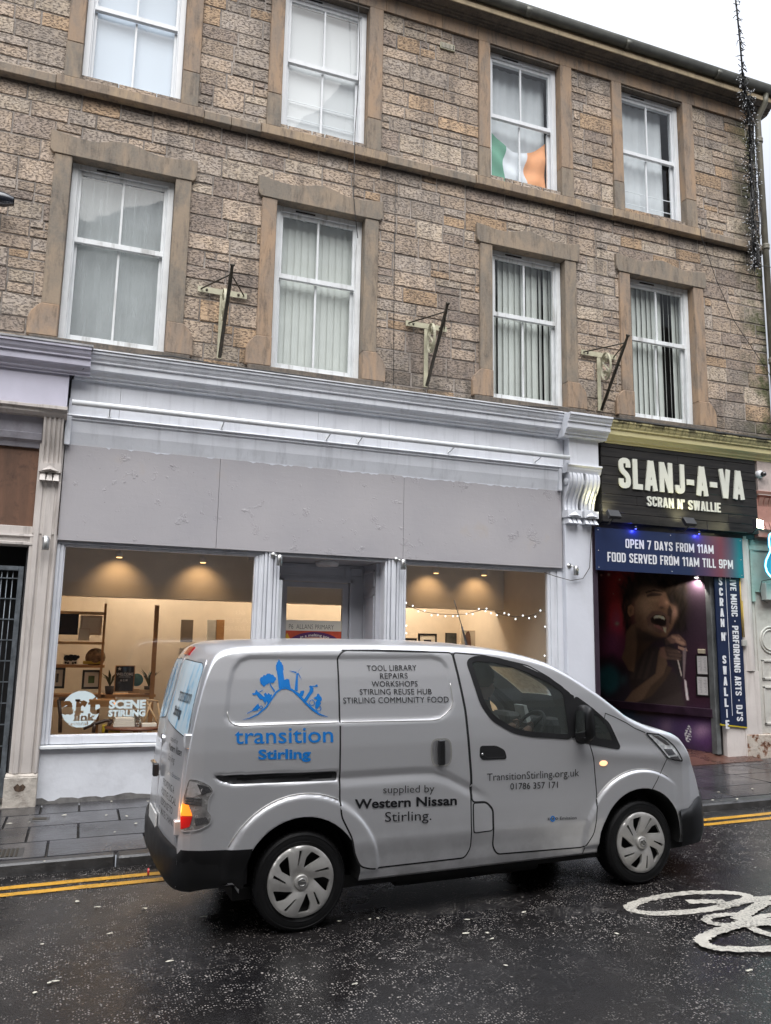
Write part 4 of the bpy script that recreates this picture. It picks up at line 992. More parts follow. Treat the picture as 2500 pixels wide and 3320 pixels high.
for (a0, a1, b, D0) in ((-60, 605, 302, 11.62), (-60, 605, 678, 11.62), (-60, 605, 968, 11.62), (-60, 605, 1335, 11.62), (560, 1230, 1335, 11.62)):
    p0, p1 = q(a0, b, D0), q(a1, b, D0); MB().box((max(-.32, p0.x), D0, p0.z-.035), (p1.x, D0+.32, p0.z)).build('shelf', PINE if b > 900 else PINE2, shf)
def framed(name, r, D, frame, pic, lab, cat='picture', tilt=.02, fw=.028, mount=None, group=None):
    (a0, b0, a1, b1) = r; p0, p1 = at(a0, b0, D), at(a1, b1, D); x0, x1, z1, z0 = p0.x, p1.x, p0.z, p1.z
    e = empty(name, ((x0+x1)/2, D, z0), lab, cat, group)
    mb = MB()
    mb.box((x0, D, z0), (x0+fw, D+.025, z1)); mb.box((x1-fw, D, z0), (x1, D+.025, z1)); mb.box((x0+fw, D, z0), (x1-fw, D+.025, z0+fw)); mb.box((x0+fw, D, z1-fw), (x1-fw, D+.025, z1))
    mb.build('frame', frame, e)
    if mount:
        MB().box((x0+fw, D+.010, z0+fw), (x1-fw, D+.02, z1-fw)).build('mount', M['paper'], e); g = mount
        MB().box((x0+fw+g, D+.006, z0+fw+g), (x1-fw-g, D+.011, z1-fw-g)).build('picture', pic, e)
    else: MB().box((x0+fw, D+.010, z0+fw), (x1-fw, D+.02, z1-fw)).build('picture', pic, e)
    return e
M['paper'] = pm('cream_paper', (.68, .64, .56), .8, var=.03)
BF = pm('black_frame', (.012, .010, .010), .4); WF = pm('pale_frame', (.55, .47, .38), .6)
z4 = lambda a0, b0, a1, b1: (180+a0*.2641, 1900+b0*.2641, 180+a1*.2641, 1900+b1*.2641)
framed('framed_picture', z4(55, 325, 270, 600), 11.68, BF, pm('dark_red_print', (.02, .012, .013), .5, var=.8, vs=5), 'dark framed picture on the upper pine shelf at the left')
framed('framed_picture', z4(310, 358, 562, 604), 11.72, WF, M['paper'], 'pale framed print leaning on the upper pine shelf')
framed('framed_picture', z4(286, 520, 412, 670), 11.64, WF, M['paper'], 'small cream print in front of the larger pale print', fw=.008)
framed('framed_picture', z4(335, 1030, 545, 1265), 11.64, BF, pm('green_field_print', (.06, .10, .025), .6, var=.6, vs=6), 'black framed green landscape on the middle pine shelf', mount=.05)
framed('framed_picture', z4(-60, 1000, 105, 1258), 11.64, BF, pm('grey_sea_print', (.10, .11, .12), .6, var=.4), 'black framed grey picture cut by the window edge', mount=.05)
def card(name, r, D, mat, lab, cat, th=.06):
    p0, p1 = at(r[0], r[1], D), at(r[2], r[3], D); o = MB().box((p0.x, D, p1.z), (p1.x, D+th, p0.z)).build(name, mat, bevel=.004); tag(o, lab, cat); return o
e = empty('decorated_box', q(185, 960, 11.66), 'white card box with a dark animal drawing on the pine shelf', 'box')
p0, p1 = q(105, 845, 11.66), q(268, 962, 11.66); MB().box((p0.x, 11.66, p1.z), (p1.x, 11.78, p0.z)).build('box', M['paper'], e, bevel=.003)
mb = MB(); cx, cz = (p0.x+p1.x)/2, (p0.z+p1.z)/2
for dx, dz, r_ in ((-.05, .02, .04), (.0, .025, .045), (.05, .025, .04), (.09, .035, .022), (-.06, -.04, .015), (-.03, -.045, .015), (.03, -.045, .015), (.06, -.04, .015)):
    n = len(mb.v); mb.add([(cx+dx+r_*math.cos(k*math.pi/5), 11.658, cz+dz+r_*math.sin(k*math.pi/5)) for k in range(10)], [tuple(range(10))])
mb.build('drawing', BF, e, fix=False)
o = MB().lathe([(0, -.1), (.03, -.1), (.12, -.05), (.13, 0), (.11, .06), (0, .08)], q(490, 880, 11.74), 'y', 18).build('spotted_cushion', pm('brown_spotted_cloth', (.2, .12, .06), .8, var=.9, vs=18)); tag(o, 'round brown spotted cushion on the pine shelf', 'cushion')
card('folded_cloth', z4(338, 922, 552, 960), 11.66, pm('yellow_cloth', (.55, .38, .05), .8), 'folded yellow cloth under the spotted cushion', 'cloth', .16)
cb = empty('letter_board', q(845, 1300, 11.60), 'black letter board reading WELCOME AGM on the lower pine shelf', 'sign')
p0, p1 = q(738, 975, 11.6), q(958, 1300, 11.6); x0, x1, zb, zt = p0.x, p1.x, p1.z, p0.z
MB().box((x0, 11.6, zb), (x1, 11.63, zt)).build('frame', PINE, cb); MB().box((x0+.012, 11.597, zb+.012), (x1-.012, 11.601, zt-.012)).build('felt', BF, cb)
LW = pm('white_letters', (.75, .74, .72), .6); wtt = zt-zb
wall_text('WELCOME', x0+.018, x1-.018, zt-.38*wtt, zt-.27*wtt, 11.5965, LW, parent=cb, weight=.01); wall_text('ARTLINK CENTRAL', x0+.05, x1-.05, zt-.45*wtt, zt-.415*wtt, 11.5965, LW, parent=cb, weight=.01); wall_text('A G M', x0+.07, x1-.09, zt-.6*wtt, zt-.51*wtt, 11.5965, LW, parent=cb, weight=.01)
mb = MB(); sx, sz = x0+.055, zt-.045; st = [(sx+(.026 if k % 2 == 0 else .011)*math.sin(k*math.pi/5), sz+(.026 if k % 2 == 0 else .011)*math.cos(k*math.pi/5)) for k in range(10)]
mb.add([(a, 11.5965, b) for a, b in st], [tuple(range(10))]); mb.build('star', LW, cb, fix=False)
def plant(name, base, n, h, mat, lab, seed):
    e = empty(name, base, lab, 'plant'); rr = random.Random(seed); mb = MB()
    MB().lathe([(0, 0), (.05, 0), (.065, .11), (0, .11)], base, n=14).build('pot', pm('dark_pot', (.05, .045, .05), .5), e)
    for k in range(n):
        a = rr.uniform(0, 6.28); l = h*rr.uniform(.6, 1); t0 = Vector(base)+Vector((0, 0, .1)); d = Vector((math.cos(a)*.5, math.sin(a)*.5, 1)).normalized()
        s = Vector((-d.y, d.x, 0)).normalized()*.018; m_ = t0+d*l*.6; tp = t0+d*l+Vector((math.cos(a)*.05, math.sin(a)*.05, -.03))
        mb.add([t0-s*.3, t0+s*.3, m_+s, m_-s, tp], [(0, 1, 2, 3), (3, 2, 4)])
    mb.build('leaves', mat, e, fix=False)
GRN = pm('dark_leaf', (.03, .05, .018), .5, var=.4, vs=20)
plant('potted_plant', q(660, 1330, 11.72), 9, .3, GRN, 'potted plant left of the letter board', 2); plant('potted_plant', q(1140, 1330, 11.72), 14, .34, GRN, 'potted plant right of the letter board', 3)
o = MB().lathe([(0, -.01), (.085, -.01), (.085, .01), (0, .01)], q(998, 1152, 11.64), 'y', 22).build('round_sign', pm('teal_disc', (.05, .22, .26), .5)); tag(o, 'small round teal sign beside the letter board', 'sign')
card('card_box', z4(898, 1262, 1030, 1318), 11.63, PINE2, 'light wooden box below the letter board', 'box', .1); card('card_box', z4(1035, 1275, 1195, 1322), 11.63, PINE2, 'light wooden box below the right potted plant', 'box', .1)
card('office_screen', z4(1548, 412, 1680, 690), 12.6, pm('dark_brown_panel', (.10, .075, .055), .7), 'brown panel on the back wall of the gallery', 'panel', .05)
card('cream_panel', (620+140*.38415, 1650+935*.38415, 620+210*.38415, 1650+1115*.38415), 12.3, pm('pale_door_panel', (.5, .48, .44), .6), 'pale upright panel at the back of the gallery', 'panel', .04)
card('wooden_cabinet', (620+210*.38415, 1650+935*.38415, 620+275*.38415, 1650+1115*.38415), 12.3, PINE, 'orange wooden cabinet at the back of the gallery', 'cabinet', .3)
card('framed_bird', z4(1520, 760, 1680, 1010), 11.9, M['paper'], 'cream poster with a black bird beside the van rear window', 'poster', .02)
# table with books, easel and chair near the glass
tb = empty('round_table', q(1010, 1790, 10.35), 'low brown round table behind the left window', 'table'); c = q(1000, 1730, 10.35)
MB().lathe([(0, c.z-.03), (.36, c.z-.03), (.37, c.z-.01), (.36, c.z), (0, c.z)], (c.x, 10.5, 0), n=32).build('tabletop', pm('mahogany', (.13, .045, .025), .3, coat=.3), tb); MB().lathe([(.03, .2), (.035, c.z-.03)], (c.x, 10.5, 0)).build('leg', PINE, tb)
p = q(845, 1735, 10.35)
for k in range(4): tag(MB().box((p.x-.125+.006*k, 10.36, c.z+.002+k*.026), (p.x+.12-.004*k, 10.52, c.z+.026+k*.026)).build('book', M['paper'], bevel=.002), ['lowest white booklet of the pile on the round table', 'second white booklet from the bottom of the pile', 'third white booklet from the bottom of the pile', 'top white booklet of the pile on the round table'][k], 'book', 'white booklets on the round table')
p = q(1155, 1722, 10.3); tag(MB().box((p.x-.085, 10.32, c.z+.002), (p.x+.085, 10.44, c.z+.04)).build('card_stack', M['paper'], bevel=.002), 'small white stack of cards at the right of the round table', 'cards')
p = q(1003, 1735, 10.3); tag(MB().lathe([(0, .002), (.05, .002), (.058, .19), (.054, .19), (.046, .01), (0, .01)], (p.x, 10.4, c.z), n=20).build('glass_vase', glass('clear_vase', (.85, .85, .82), 2.5)), 'clear glass vase on the round table', 'vase')
ea = empty('wooden_easel', q(1200, 1800, 10.6), 'light wooden easel leaning behind the round table', 'easel')
for a, b in (((1110, 1395), (1310, 1800)), ((1250, 1410), (1310, 1780)), ((1180, 1400), (1040, 1800)), ((1105, 1395), (1260, 1412))): MB().tube([q(*a, 10.62), q(*b, 10.6)], .014, 6).build('leg', PINE2, ea)
ch = empty('wooden_chair', q(400, 1800, 10.5), 'dark wooden armchair behind the round window logo', 'chair'); DW = pm('dark_wood', (.05, .028, .018), .4)
for pts in ([(40, 1390), (60, 1600), (55, 1800)], [(340, 1750), (480, 1690), (620, 1650), (705, 1655)], [(700, 1655), (660, 1690), (620, 1800)], [(40, 1390), (160, 1385), (300, 1400)], [(480, 1690), (465, 1800)]):
    MB().tube([q(a, b, 10.55) for a, b in pts], .022, 8).build('chair_rail', DW, ch)
card('orange_table', z4(-20, 1405, 740, 1480), 11.2, PINE, 'orange wooden counter behind the window logo', 'counter', .5)
card('yellow_bag', z4(575, 1715, 795, 1800), 10.7, pm('yellow_plastic', (.5, .36, .02), .4), 'yellow bag on the floor under the round table', 'bag', .15)
# window lettering
VIN = pm('pale_blue_white_vinyl', (.60, .70, .72), .5, var=.02)
def raster(cx, cz, r, step, fn, y, name, mat, lab):
    mb = MB(); n = int(r/step)+2
    for i in range(-n, n):
        for j in range(-n, n):
            x, z = cx+(i+.5)*step, cz+(j+.5)*step
            if fn(x, z): mb.add([(x-step/2, y, z-step/2), (x+step/2, y, z-step/2), (x+step/2, y, z+step/2), (x-step/2, y, z+step/2)], [(0, 1, 2, 3)])
    me = mb.build(name, mat, fix=False); bm = bmesh.new(); bm.from_mesh(me.data); bmesh.ops.remove_doubles(bm, verts=bm.verts, dist=step*.2)
    bm.to_mesh(me.data); bm.free(); return tag(me, lab, 'window lettering')
def glyph_test(parts):
    tris = []
    for (s, x0, x1, z0, z1, wgt, cap) in parts:
        vs, fs = text2d(s, wgt); vs = fit(vs, x0, x1, z0, z1, cap)
        for f in fs:
            for k in range(1, len(f)-1):
                a, b, c_ = vs[f[0]], vs[f[k]], vs[f[k+1]]
                tris.append((a, b, c_, min(a[0], b[0], c_[0]), max(a[0], b[0], c_[0]), min(a[1], b[1], c_[1]), max(a[1], b[1], c_[1])))
    def t_(x, z):
        for a, b, c_, x0, x1, z0, z1 in tris:
            if x0 <= x <= x1 and z0 <= z <= z1:
                d1 = (x-b[0])*(a[1]-b[1])-(a[0]-b[0])*(z-b[1]); d2 = (x-c_[0])*(b[1]-c_[1])-(b[0]-c_[0])*(z-c_[1]); d3 = (x-a[0])*(c_[1]-a[1])-(c_[0]-a[0])*(z-a[1])
                if not ((d1 < 0 or d2 < 0 or d3 < 0) and (d1 > 0 or d2 > 0 or d3 > 0)): return True
        return False
    return t_
D_ = 9.76
c0_ = q(312, 1512, D_); rr_ = abs(q(548, 1512, D_).x-c0_.x)*.985
Z = lambda b: q(300, b, D_).z
Xq = lambda a: q(a, 1512, D_).x
slab = [(Xq(235), Xq(300), Z(1418), Z(1388)), (Xq(235), Xq(345), Z(1560), Z(1532)), (Xq(400), Xq(560), Z(1420), Z(1392)), (Xq(70), Xq(215), Z(1562), Z(1540)),
        (Xq(232), Xq(290), Z(1592), Z(1580)), (Xq(230), Xq(300), Z(1652), Z(1638)), (Xq(330), Xq(420), Z(1652), Z(1640)), (Xq(415), Xq(500), Z(1652), Z(1640))]
gt_ = glyph_test([('a', Xq(72), Xq(222), Z(1560), Z(1392), .05, (0, .56)), ('r', Xq(250), Xq(390), Z(1560), Z(1392), .06, (0, .56)), ('t', Xq(395), Xq(545), Z(1560), Z(1342), .05, (0, .70)), ('link', Xq(240), Xq(500), Z(1652), Z(1563), .03, (0, .73)), ('central', Xq(160), Xq(408), Z(1712), Z(1672), .0, XH)])
def logo(x, z):
    if (x-c0_.x)**2+(z-c0_.z)**2 > rr_**2: return False
    if any(a <= x <= b and c <= z <= d for a, b, c, d in slab): return False
    return not gt_(x, z)
raster(c0_.x, c0_.z, rr_, .006, logo, 9.762, 'window_logo', VIN, 'round pale vinyl logo with letters cut out of it on the left display window')
g_ = empty('window_lettering', q(880, 1600, D_), 'two lines of pale bold capitals beside the round logo on the left display window', 'window lettering')
wall_text('SCENE', Xq(652), Xq(1106), Z(1505), Z(1402), 9.762, VIN, parent=g_, weight=.05, spacing=.98); wall_text('STIRLING', Xq(652), Xq(1106), Z(1605), Z(1526), 9.762, VIN, parent=g_, weight=.055, spacing=.98)
# poster on the door
po = empty('class_poster', (2.9, 10.42, 1.6), 'cream school poster with a red painted band on the glass of the shop door', 'poster')
dq = lambda a, b: at(620+a*.38415, 1650+b*.38415, 10.43)
x0, x1 = dq(800, 1000).x, dq(1268, 1000).x; zt, zr = dq(1000, 940).z, dq(1000, 1030).z
MB().box((x0, 10.432, zr-.9), (x1, 10.436, zt)).build('paper', M['paper'], po)
MB().box((x0, 10.428, zr-.85), (x1, 10.433, zr)).build('painting', pm('red_painted_band', (.50, .07, .03), .7, var=.3), po)
BLK = pm('black_ink', (.012, .011, .011), .6)
wall_text('P6  ALLANS PRIMARY', dq(825, 1000).x, dq(1203, 1000).x, dq(1000, 1015).z, dq(1000, 972).z, 10.4315, BLK, parent=po, weight=-.012)
mb = MB(); a0 = dq(830, 1100); mb.add([(a0.x, 10.4275, a0.z+.02), (a0.x, 10.4275, a0.z-.05), (x0+.0, 10.4275, a0.z-.1), (x0, 10.4275, zr-.06), (x0+.02, 10.4275, zr-.03)], [(0, 1, 2, 3, 4)]); mb.build('yellow_ray', pm('yellow_ray', (.6, .35, .03), .7), po, fix=False)
mb = MB(); cc = dq(1040, 1180); n = 30; mb.add([(cc.x+.42*1.0*math.cos(math.pi*k/n)*.95, 10.4265, cc.z+.22*math.sin(math.pi*k/n)) for k in range(n+1)], [tuple(range(n+1))]); mb.build('purple_arch', pm('purple_arch', (.08, .02, .10), .7), po, fix=False)
mb = MB(); mb.add([(cc.x+.33*math.cos(math.pi*k/n), 10.4258, cc.z+.155*math.sin(math.pi*k/n)) for k in range(n+1)], [tuple(range(n+1))]); mb.build('face_shape', pm('pinkish_paint', (.45, .25, .2), .7), po, fix=False)
wall_text('in a melting pot', cc.x-.2, cc.x+.2, cc.z+.163, cc.z+.2, 10.4255, M['paper'], parent=po, weight=.01, warp=lambda a, b: (a, b-.9*(a-cc.x)**2))
# pictures on the right
k4 = lambda a0, b0, a1, b1: (1300+a0*.3, 1950+b0*.3, 1300+a1*.3, 1950+b1*.3)
framed('framed_picture', k4(190, 345, 388, 520), 12.4, BF, pm('dark_seascape', (.02, .018, .03), .5, var=.8), 'black framed dark seascape deep in the right window', mount=.07, fw=.03)
framed('framed_picture', k4(20, 395, 170, 560), 12.4, BF, M['paper'], 'black framed pale picture at the left edge of the right window', fw=.03)
framed('framed_picture', k4(485, 340, 602, 540), 12.3, BF, pm('grey_teal_abstract', (.07, .075, .07), .6, var=.5, vs=9), 'dark grey-green canvas left of the white framed print', fw=.012)
framed('framed_picture', k4(650, 312, 802, 560), 12.3, WF, M['paper'], 'pale framed print with a small brown figure', fw=.012)
p = at(1300+735*.3, 1950+430*.3, 12.27); mb = MB(); mb.add([(p.x+.07*math.cos(k*.52)*(.7 if k < 4 else 1), 12.295, p.z+.17*math.sin(k*.52)) for k in range(12)], [tuple(range(12))]); o = mb.build('figure_print', pm('brown_ink', (.13, .07, .05), .7), fix=False); tag(o, 'small brown figure printed on the pale framed print', 'print')
wp = framed('framed_picture', k4(908, 205, 1168, 495), 12.2, WF, M['paper'], 'white framed abstract print of blue-green strokes in the right window', fw=.03)
for a0, b0, a1, b1, c in ((968, 278, 1112, 325, (.025, .05, .065)), (975, 318, 1118, 355, (.05, .09, .10)), (968, 352, 1122, 378, (.13, .16, .16)), (965, 365, 1120, 406, (.035, .07, .05))):
    p0, p1 = at(1300+a0*.3, 1950+b0*.3, 12.2), at(1300+a1*.3, 1950+b1*.3, 12.2); r9 = random.Random(a0+b0); n = 12
    up = [(p0.x+(p1.x-p0.x)*i/n, p0.z+r9.uniform(-.012, .012)) for i in range(n+1)]; dn = [(p0.x+(p1.x-p0.x)*i/n, p1.z+r9.uniform(-.012, .012)) for i in range(n, -1, -1)]
    MB().add([(x, 12.208-.0006*(b0-270)/20, z) for x, z in up+dn], [tuple(range(len(up+dn)))]).build('brush_stroke', pm('stroke', c, .7, var=.4, vs=14), wp, fix=False)
framed('framed_picture', k4(1186, 378, 1385, 700), 12.0, BF, pm('green_orange_painting', (.12, .09, .025), .5, var=.9, vs=5), 'large black framed green and orange painting in the right window', mount=.09, fw=.03)
fl = empty('fairy_lights', (5, 9.86, 2.3), 'string of small white bulbs draped across the right display window', 'string lights')
fb = [(57,15),(128,47),(189,108),(256,100),(331,150),(398,145),(481,160),(562,160),(613,157),(708,134),(775,136),(842,80),(914,105),(925,78),(974,128),(1036,148),(1118,126),(1165,142),(1238,190),(1318,152),(1385,181),(1452,164),(1508,98),(1574,190),(1558,272),(1575,432),(1575,515),(1553,586),(1540,664),(57,262),(58,344)]
ln = [(50,40),(120,64),(250,112),(398,136),(562,142),(700,138),(850,98),(914,82),(974,100),(1118,152),(1240,166),(1385,158),(1508,112),(1566,112),(1574,180),(1562,300),(1575,430),(1570,580),(1560,720)]
k3 = lambda a, b: at(1300+a*.3, 1950+b*.3, 9.84)
MB().tube([k3(*p) for p in ln], .0035, 5).build('wire', M['cable'], fl)
BU = emit('white_led_bulb', (.85, .95, 1.0), 1.2)
for a, b in fb: MB().lathe([(0, -.011), (.008, -.008), (.011, 0), (.008, .008), (0, .011)], k3(a, b), n=8).build('bulb', BU, fl)
# ================================================================ pub front on the right
pb = empty('pub_shopfront', (8.2, 9.7, .15), 'pub front with peeling gold cornice, black plank fascia and dark mural entrance', 'shopfront')
def goldmat():
    t = NT('peeling_gold_paint'); c = t.mix(t.ramp(t.noise(2, 5), [(.3, 0), (.7, 1)]), (.72, .66, .38), (.62, .55, .29))
    st = t.ramp(t.noise(1, 6, .7, t.mapping((14, 9, 1.2))), [(.50, 0), (.62, 1)]); zz = t.sep()[2]
    up = t.n('ShaderNodeMapRange'); t.set(up.inputs[0], zz); up.inputs[1].default_value = 4.93; up.inputs[2].default_value = 5.10
    c = t.mix(t.math('MULTIPLY', t.math('MULTIPLY', st, up.outputs[0]), .9), c, (.045, .035, .02))
    pe = t.ramp(t.noise(1, 5, .6, t.mapping((4.5, 4, 11))), [(.50, 0), (.53, 1)])
    c = t.mix(t.math('MULTIPLY', pe, t.math('POWER', up.outputs[0], 2)), c, (.03, .027, .022))
    return t.fin(c, .38, .25, t.bump(t.noise(12, 5), .3, .006))
M['gold'] = goldmat()
MB().sweep(corn(9.32, 5.10)[:-1]+[(9.82, 4.80)], 6.90, 10.4).build('cornice', M['gold'], pb)
MB().sweep([(9.82, 5.17), (9.305, 5.105), (9.30, 5.125), (9.82, 5.19)], 6.3, 10.6).build('lead_flashing', pm('wet_lead_flashing', (.16, .16, .16), .35, .3, var=.3), pb)
mb = MB(); rq = random.Random(9); z = 3.635; k = 0
def plank():
    t = NT('black_stained_planks'); g = t.noise(1, 6, .65, t.mapping((1.6, 3, 26))); c = t.mix(t.ramp(g, [(.35, 0), (.75, 1)]), (.008, .008, .009), (.035, .032, .03))
    c = t.mix(t.ramp(t.voro(1.0, t.mapping((2.2, 2, 7))), [(.05, .5), (.14, 0)]), c, (.004, .004, .004)); return t.fin(c, .42, 0, t.bump(g, .5, .004))
M['plank'] = plank()
while z < 4.86:
    h = .137; cuts = sorted([6.83, 9.70, rq.uniform(7.4, 8.3), rq.uniform(8.4, 9.2)])
    for a, b in zip(cuts, cuts[1:]): mb.box((a+.002, 9.505+rq.uniform(0, .004), z+.003), (b-.002, 9.55, min(z+h-.003, 4.86)))
    z += h
mb.build('plank_fascia', M['plank'], pb, bevel=.003)
MB().box((6.83, 9.552, 3.63), (9.70, 9.8, 4.86)).build('fascia_backing', M['dark'], pb)
MB().box((6.80, 9.60, 3.56), (9.70, 9.80, 3.632)).build('fascia_ledge', M['black'], pb)
SL = pm('cream_sign_letters', (.62, .63, .56), .4, var=.03)
sgn = empty('pub_sign_lettering', (8.3, 9.49, 4), 'two lines of large raised cream letters on the black plank fascia', 'sign')
# condensed block lettering drawn from strokes (union of ribbons)
def _rd(pts, r):
    if len(pts) < 3: return [Vector(p) for p in pts]
    out = [Vector(pts[0])]
    for i in range(1, len(pts)-1):
        p, a, b = Vector(pts[i]), Vector(pts[i-1]), Vector(pts[i+1]); d1, d2 = a-p, b-p; rr = min(r, d1.length*.49, d2.length*.49); s, e = p+d1.normalized()*rr, p+d2.normalized()*rr
        for k in range(6): t = k/5; out.append((1-t)**2*s+2*t*(1-t)*p+t*t*e)
    out.append(Vector(pts[-1])); return out
def _rib(pts, s):
    P2 = [pts[0]]
    for p in pts[1:]:
        if (p-P2[-1]).length > 1e-4: P2.append(p)
    L, R = [], []; n = len(P2)
    for i, p in enumerate(P2):
        t0 = (P2[i]-P2[i-1]).normalized() if i else None; t1 = (P2[i+1]-P2[i]).normalized() if i < n-1 else None
        t = ((t0 or t1)+(t1 or t0)).normalized(); nn = Vector((-t.y, t.x)); c = nn.dot(Vector((-(t1 or t0).y, (t1 or t0).x))); k = min(1/max(c, .3), 2.2)
        L.append(p+nn*s/2*k); R.append(p-nn*s/2*k)
    return L+R[::-1]
def block_glyph(c, s):
    w = {'I': s, '1': .30, "'": s, '-': .30, 'W': .70, 'M': .64, '.': s, ' ': .22, '•': .26, 'A': .50, 'V': .50, 'L': .38, 'N': .54, 'F': .38, 'E': .40, 'T': .44, 'J': .40}.get(c, .46); l, r, b, t = s/2, w-s/2, s/2, 1-s/2; k = .16
    ring = lambda z0=b, z1=t: [([(w/2, z0), (l, z0), (l, z1), (w/2, z1)], k), ([(w/2, z0), (r, z0), (r, z1), (w/2, z1)], k)]
    G = {'S': [([(r, .69), (r, t), (l, t), (l, .60), (r, .40), (r, b), (l, b), (l, .31)], k)], 'L': [([(l, 1), (l, b), (w, b)], 0)], 'A': [([(l, 0), (w/2-s*.1, 1)], 0), ([(r, 0), (w/2+s*.1, 1)], 0), ([(l+.05, .26), (r-.05, .26)], 0)],
     'N': [([(l, 0), (l, 1)], 0), ([(r, 0), (r, 1)], 0), ([(l+s*.1, 1-s*.1), (r-s*.1, s*.1)], 0)], 'J': [([(r, 1), (r, b), (l, b), (l, .28)], k)], '-': [([(0, .42), (w, .42)], 0)], 'V': [([(l, 1), (w/2-s*.1, 0)], 0), ([(r, 1), (w/2+s*.1, 0)], 0)],
     'C': [([(r, .66), (r, t), (l, t), (l, b), (r, b), (r, .34)], k)], 'R': [([(l, 0), (l, 1)], 0), ([(l, t), (r, t), (r, .46), (l, .46)], k), ([(w*.52, .48), (r, 0)], 0)], 'P': [([(l, 0), (l, 1)], 0), ([(l, t), (r, t), (r, .44), (l, .44)], k)],
     'W': [([(l, 1), (w*.28, 0)], 0), ([(w*.28, 0), (w*.5, 1)], 0), ([(w*.5, 1), (w*.72, 0)], 0), ([(w*.72, 0), (r, 1)], 0)], 'M': [([(l, 0), (l, 1)], 0), ([(r, 0), (r, 1)], 0), ([(l, 1-s*.2), (w/2, .2)], 0), ([(r, 1-s*.2), (w/2, .2)], 0)],
     'I': [([(l, 0), (l, 1)], 0)], 'E': [([(l, 0), (l, 1)], 0), ([(l, t), (w, t)], 0), ([(l, .5), (w*.9, .5)], 0), ([(l, b), (w, b)], 0)], 'F': [([(l, 0), (l, 1)], 0), ([(l, t), (w, t)], 0), ([(l, .5), (w*.9, .5)], 0)],
     'O': ring(), 'D': [([(l, 0), (l, 1)], 0), ([(l, t), (r, t), (r, b), (l, b)], k)], 'Y': [([(l, 1), (w/2, .42)], 0), ([(r, 1), (w/2, .42)], 0), ([(w/2, .5), (w/2, 0)], 0)], 'T': [([(0, t), (w, t)], 0), ([(w/2, 0), (w/2, 1)], 0)],
     'U': [([(l, 1), (l, b), (r, b), (r, 1)], k)], 'G': [([(r, .68), (r, t), (l, t), (l, b), (r, b), (r, .48), (w*.5, .48)], k)], '7': [([(0, t), (r, t), (w*.34, 0)], 0)], '1': [([(w-s/2, 0), (w-s/2, 1)], 0), ([(w-s/2, .97), (.02, .78)], 0)],
     '9': ring(.44, t)+[([(r, .6), (r, b), (l, b), (l, .26)], k)], "'": [([(l, 1), (l*.7, .72)], 0)], '•': [([(.13-s*.5, .5), (.13+s*.5, .5)], 0)], ' ': []}
    return w, [_rib(_rd(p, q_), s) for p, q_ in G[c]]
def block2d(txt, s=.17, gap=.085):
    vs, fs = [], []; x = 0
    for c in txt:
        w, polys = block_glyph(c, s)
        if polys:
            V, E2 = [], []
            for pl_ in polys:
                n = len(V); V += pl_; E2 += [(n+i, n+(i+1) % len(pl_)) for i in range(len(pl_))]
            rr = delaunay_2d_cdt([Vector((float(v.x), float(v.y))) for v in V], E2, [], 0, 1e-5); base = len(vs); vs += [(v[0]+x, v[1]) for v in rr[0]]
            for f in rr[2]:
                cx = sum(rr[0][i][0] for i in f)/3; cy = sum(rr[0][i][1] for i in f)/3
                for pl_ in polys:
                    ins = False; m_ = len(pl_)
                    for i in range(m_):
                        p, q_ = pl_[i], pl_[(i+1) % m_]
                        if (p.y > cy) != (q_.y > cy) and cx < p.x+(cy-p.y)*(q_.x-p.x)/(q_.y-p.y): ins = not ins
                    if ins: fs.append(tuple(base+i for i in f)); break
        x += w+gap
    return vs, fs
def condensed(s, x0, x1, z0, z1, y, mat, parent, st=.17, depth=.0, name='lettering', gap=.085, cap=(0, 1)):
    vs, fs = block2d(s, st, gap); vs = fit(vs, x0, x1, z0, z1, cap); return solid(vs, fs, depth, lambda a, b, d: (a, y+d, b)).build(name, mat, parent, fix=False)
condensed('SLANJ-A-VA', 7.115, 9.43, 4.145, 4.595, 9.478, SL, sgn, .18, .022, gap=.10)
condensed("SCRAN N' SWALLIE", 7.60, 8.955, 3.915, 4.062, 9.484, SL, sgn, .165, .016)
# banner
bn = empty('opening_hours_banner', (8.05, 9.56, 2.95), 'dark blue banner with opening hours, fading to red and teal at its right end', 'banner')
def bannermat():
    t = NT('printed_banner'); x, y, z = t.sep(); mr = t.n('ShaderNodeMapRange'); t.set(mr.inputs[0], x); mr.inputs[1].default_value = 6.73; mr.inputs[2].default_value = 9.40
    n = t.noise(1.4, 2); u = t.math('ADD', mr.outputs[0], t.math('MULTIPLY', t.math('SUBTRACT', n, .5), .06))
    c = t.ramp(u, [(.0, (.013, .024, .075)), (.62, (.014, .026, .075)), (.74, (.075, .04, .09)), (.84, (.16, .045, .065)), (.92, (.06, .09, .13)), (.97, (.012, .17, .20)), (1, (.012, .12, .17))])
    return t.fin(c, .38, 0, Coat_Weight=.1)
M['banner'] = bannermat()
MB().box((6.73, 9.55, 2.942), (9.40, 9.562, 3.552)).build('panel', M['banner'], bn)
WH = pm('white_print', (.66, .67, .70), .5, var=.02)
condensed('OPEN 7 DAYS FROM 11AM', 7.24, 8.835, 3.283, 3.414, 9.5475, WH, bn, .155, .0)
condensed('FOOD SERVED FROM 11AM TILL 9PM', 6.925, 9.195, 3.072, 3.207, 9.5475, WH, bn, .155, .0)
mb = MB()
for x in (6.78, 8.05, 9.36):
    for z in (2.98, 3.22, 3.515): mb.lathe([(0, -.004), (.008, -.003), (.009, .002)], (x, 9.55, z), 'y', 8)
mb.build('screws', M['steel'], bn)
MB().box((6.79, 9.70, 3.0), (9.65, 9.82, 3.63)).build('lintel', M['dark'], pb)
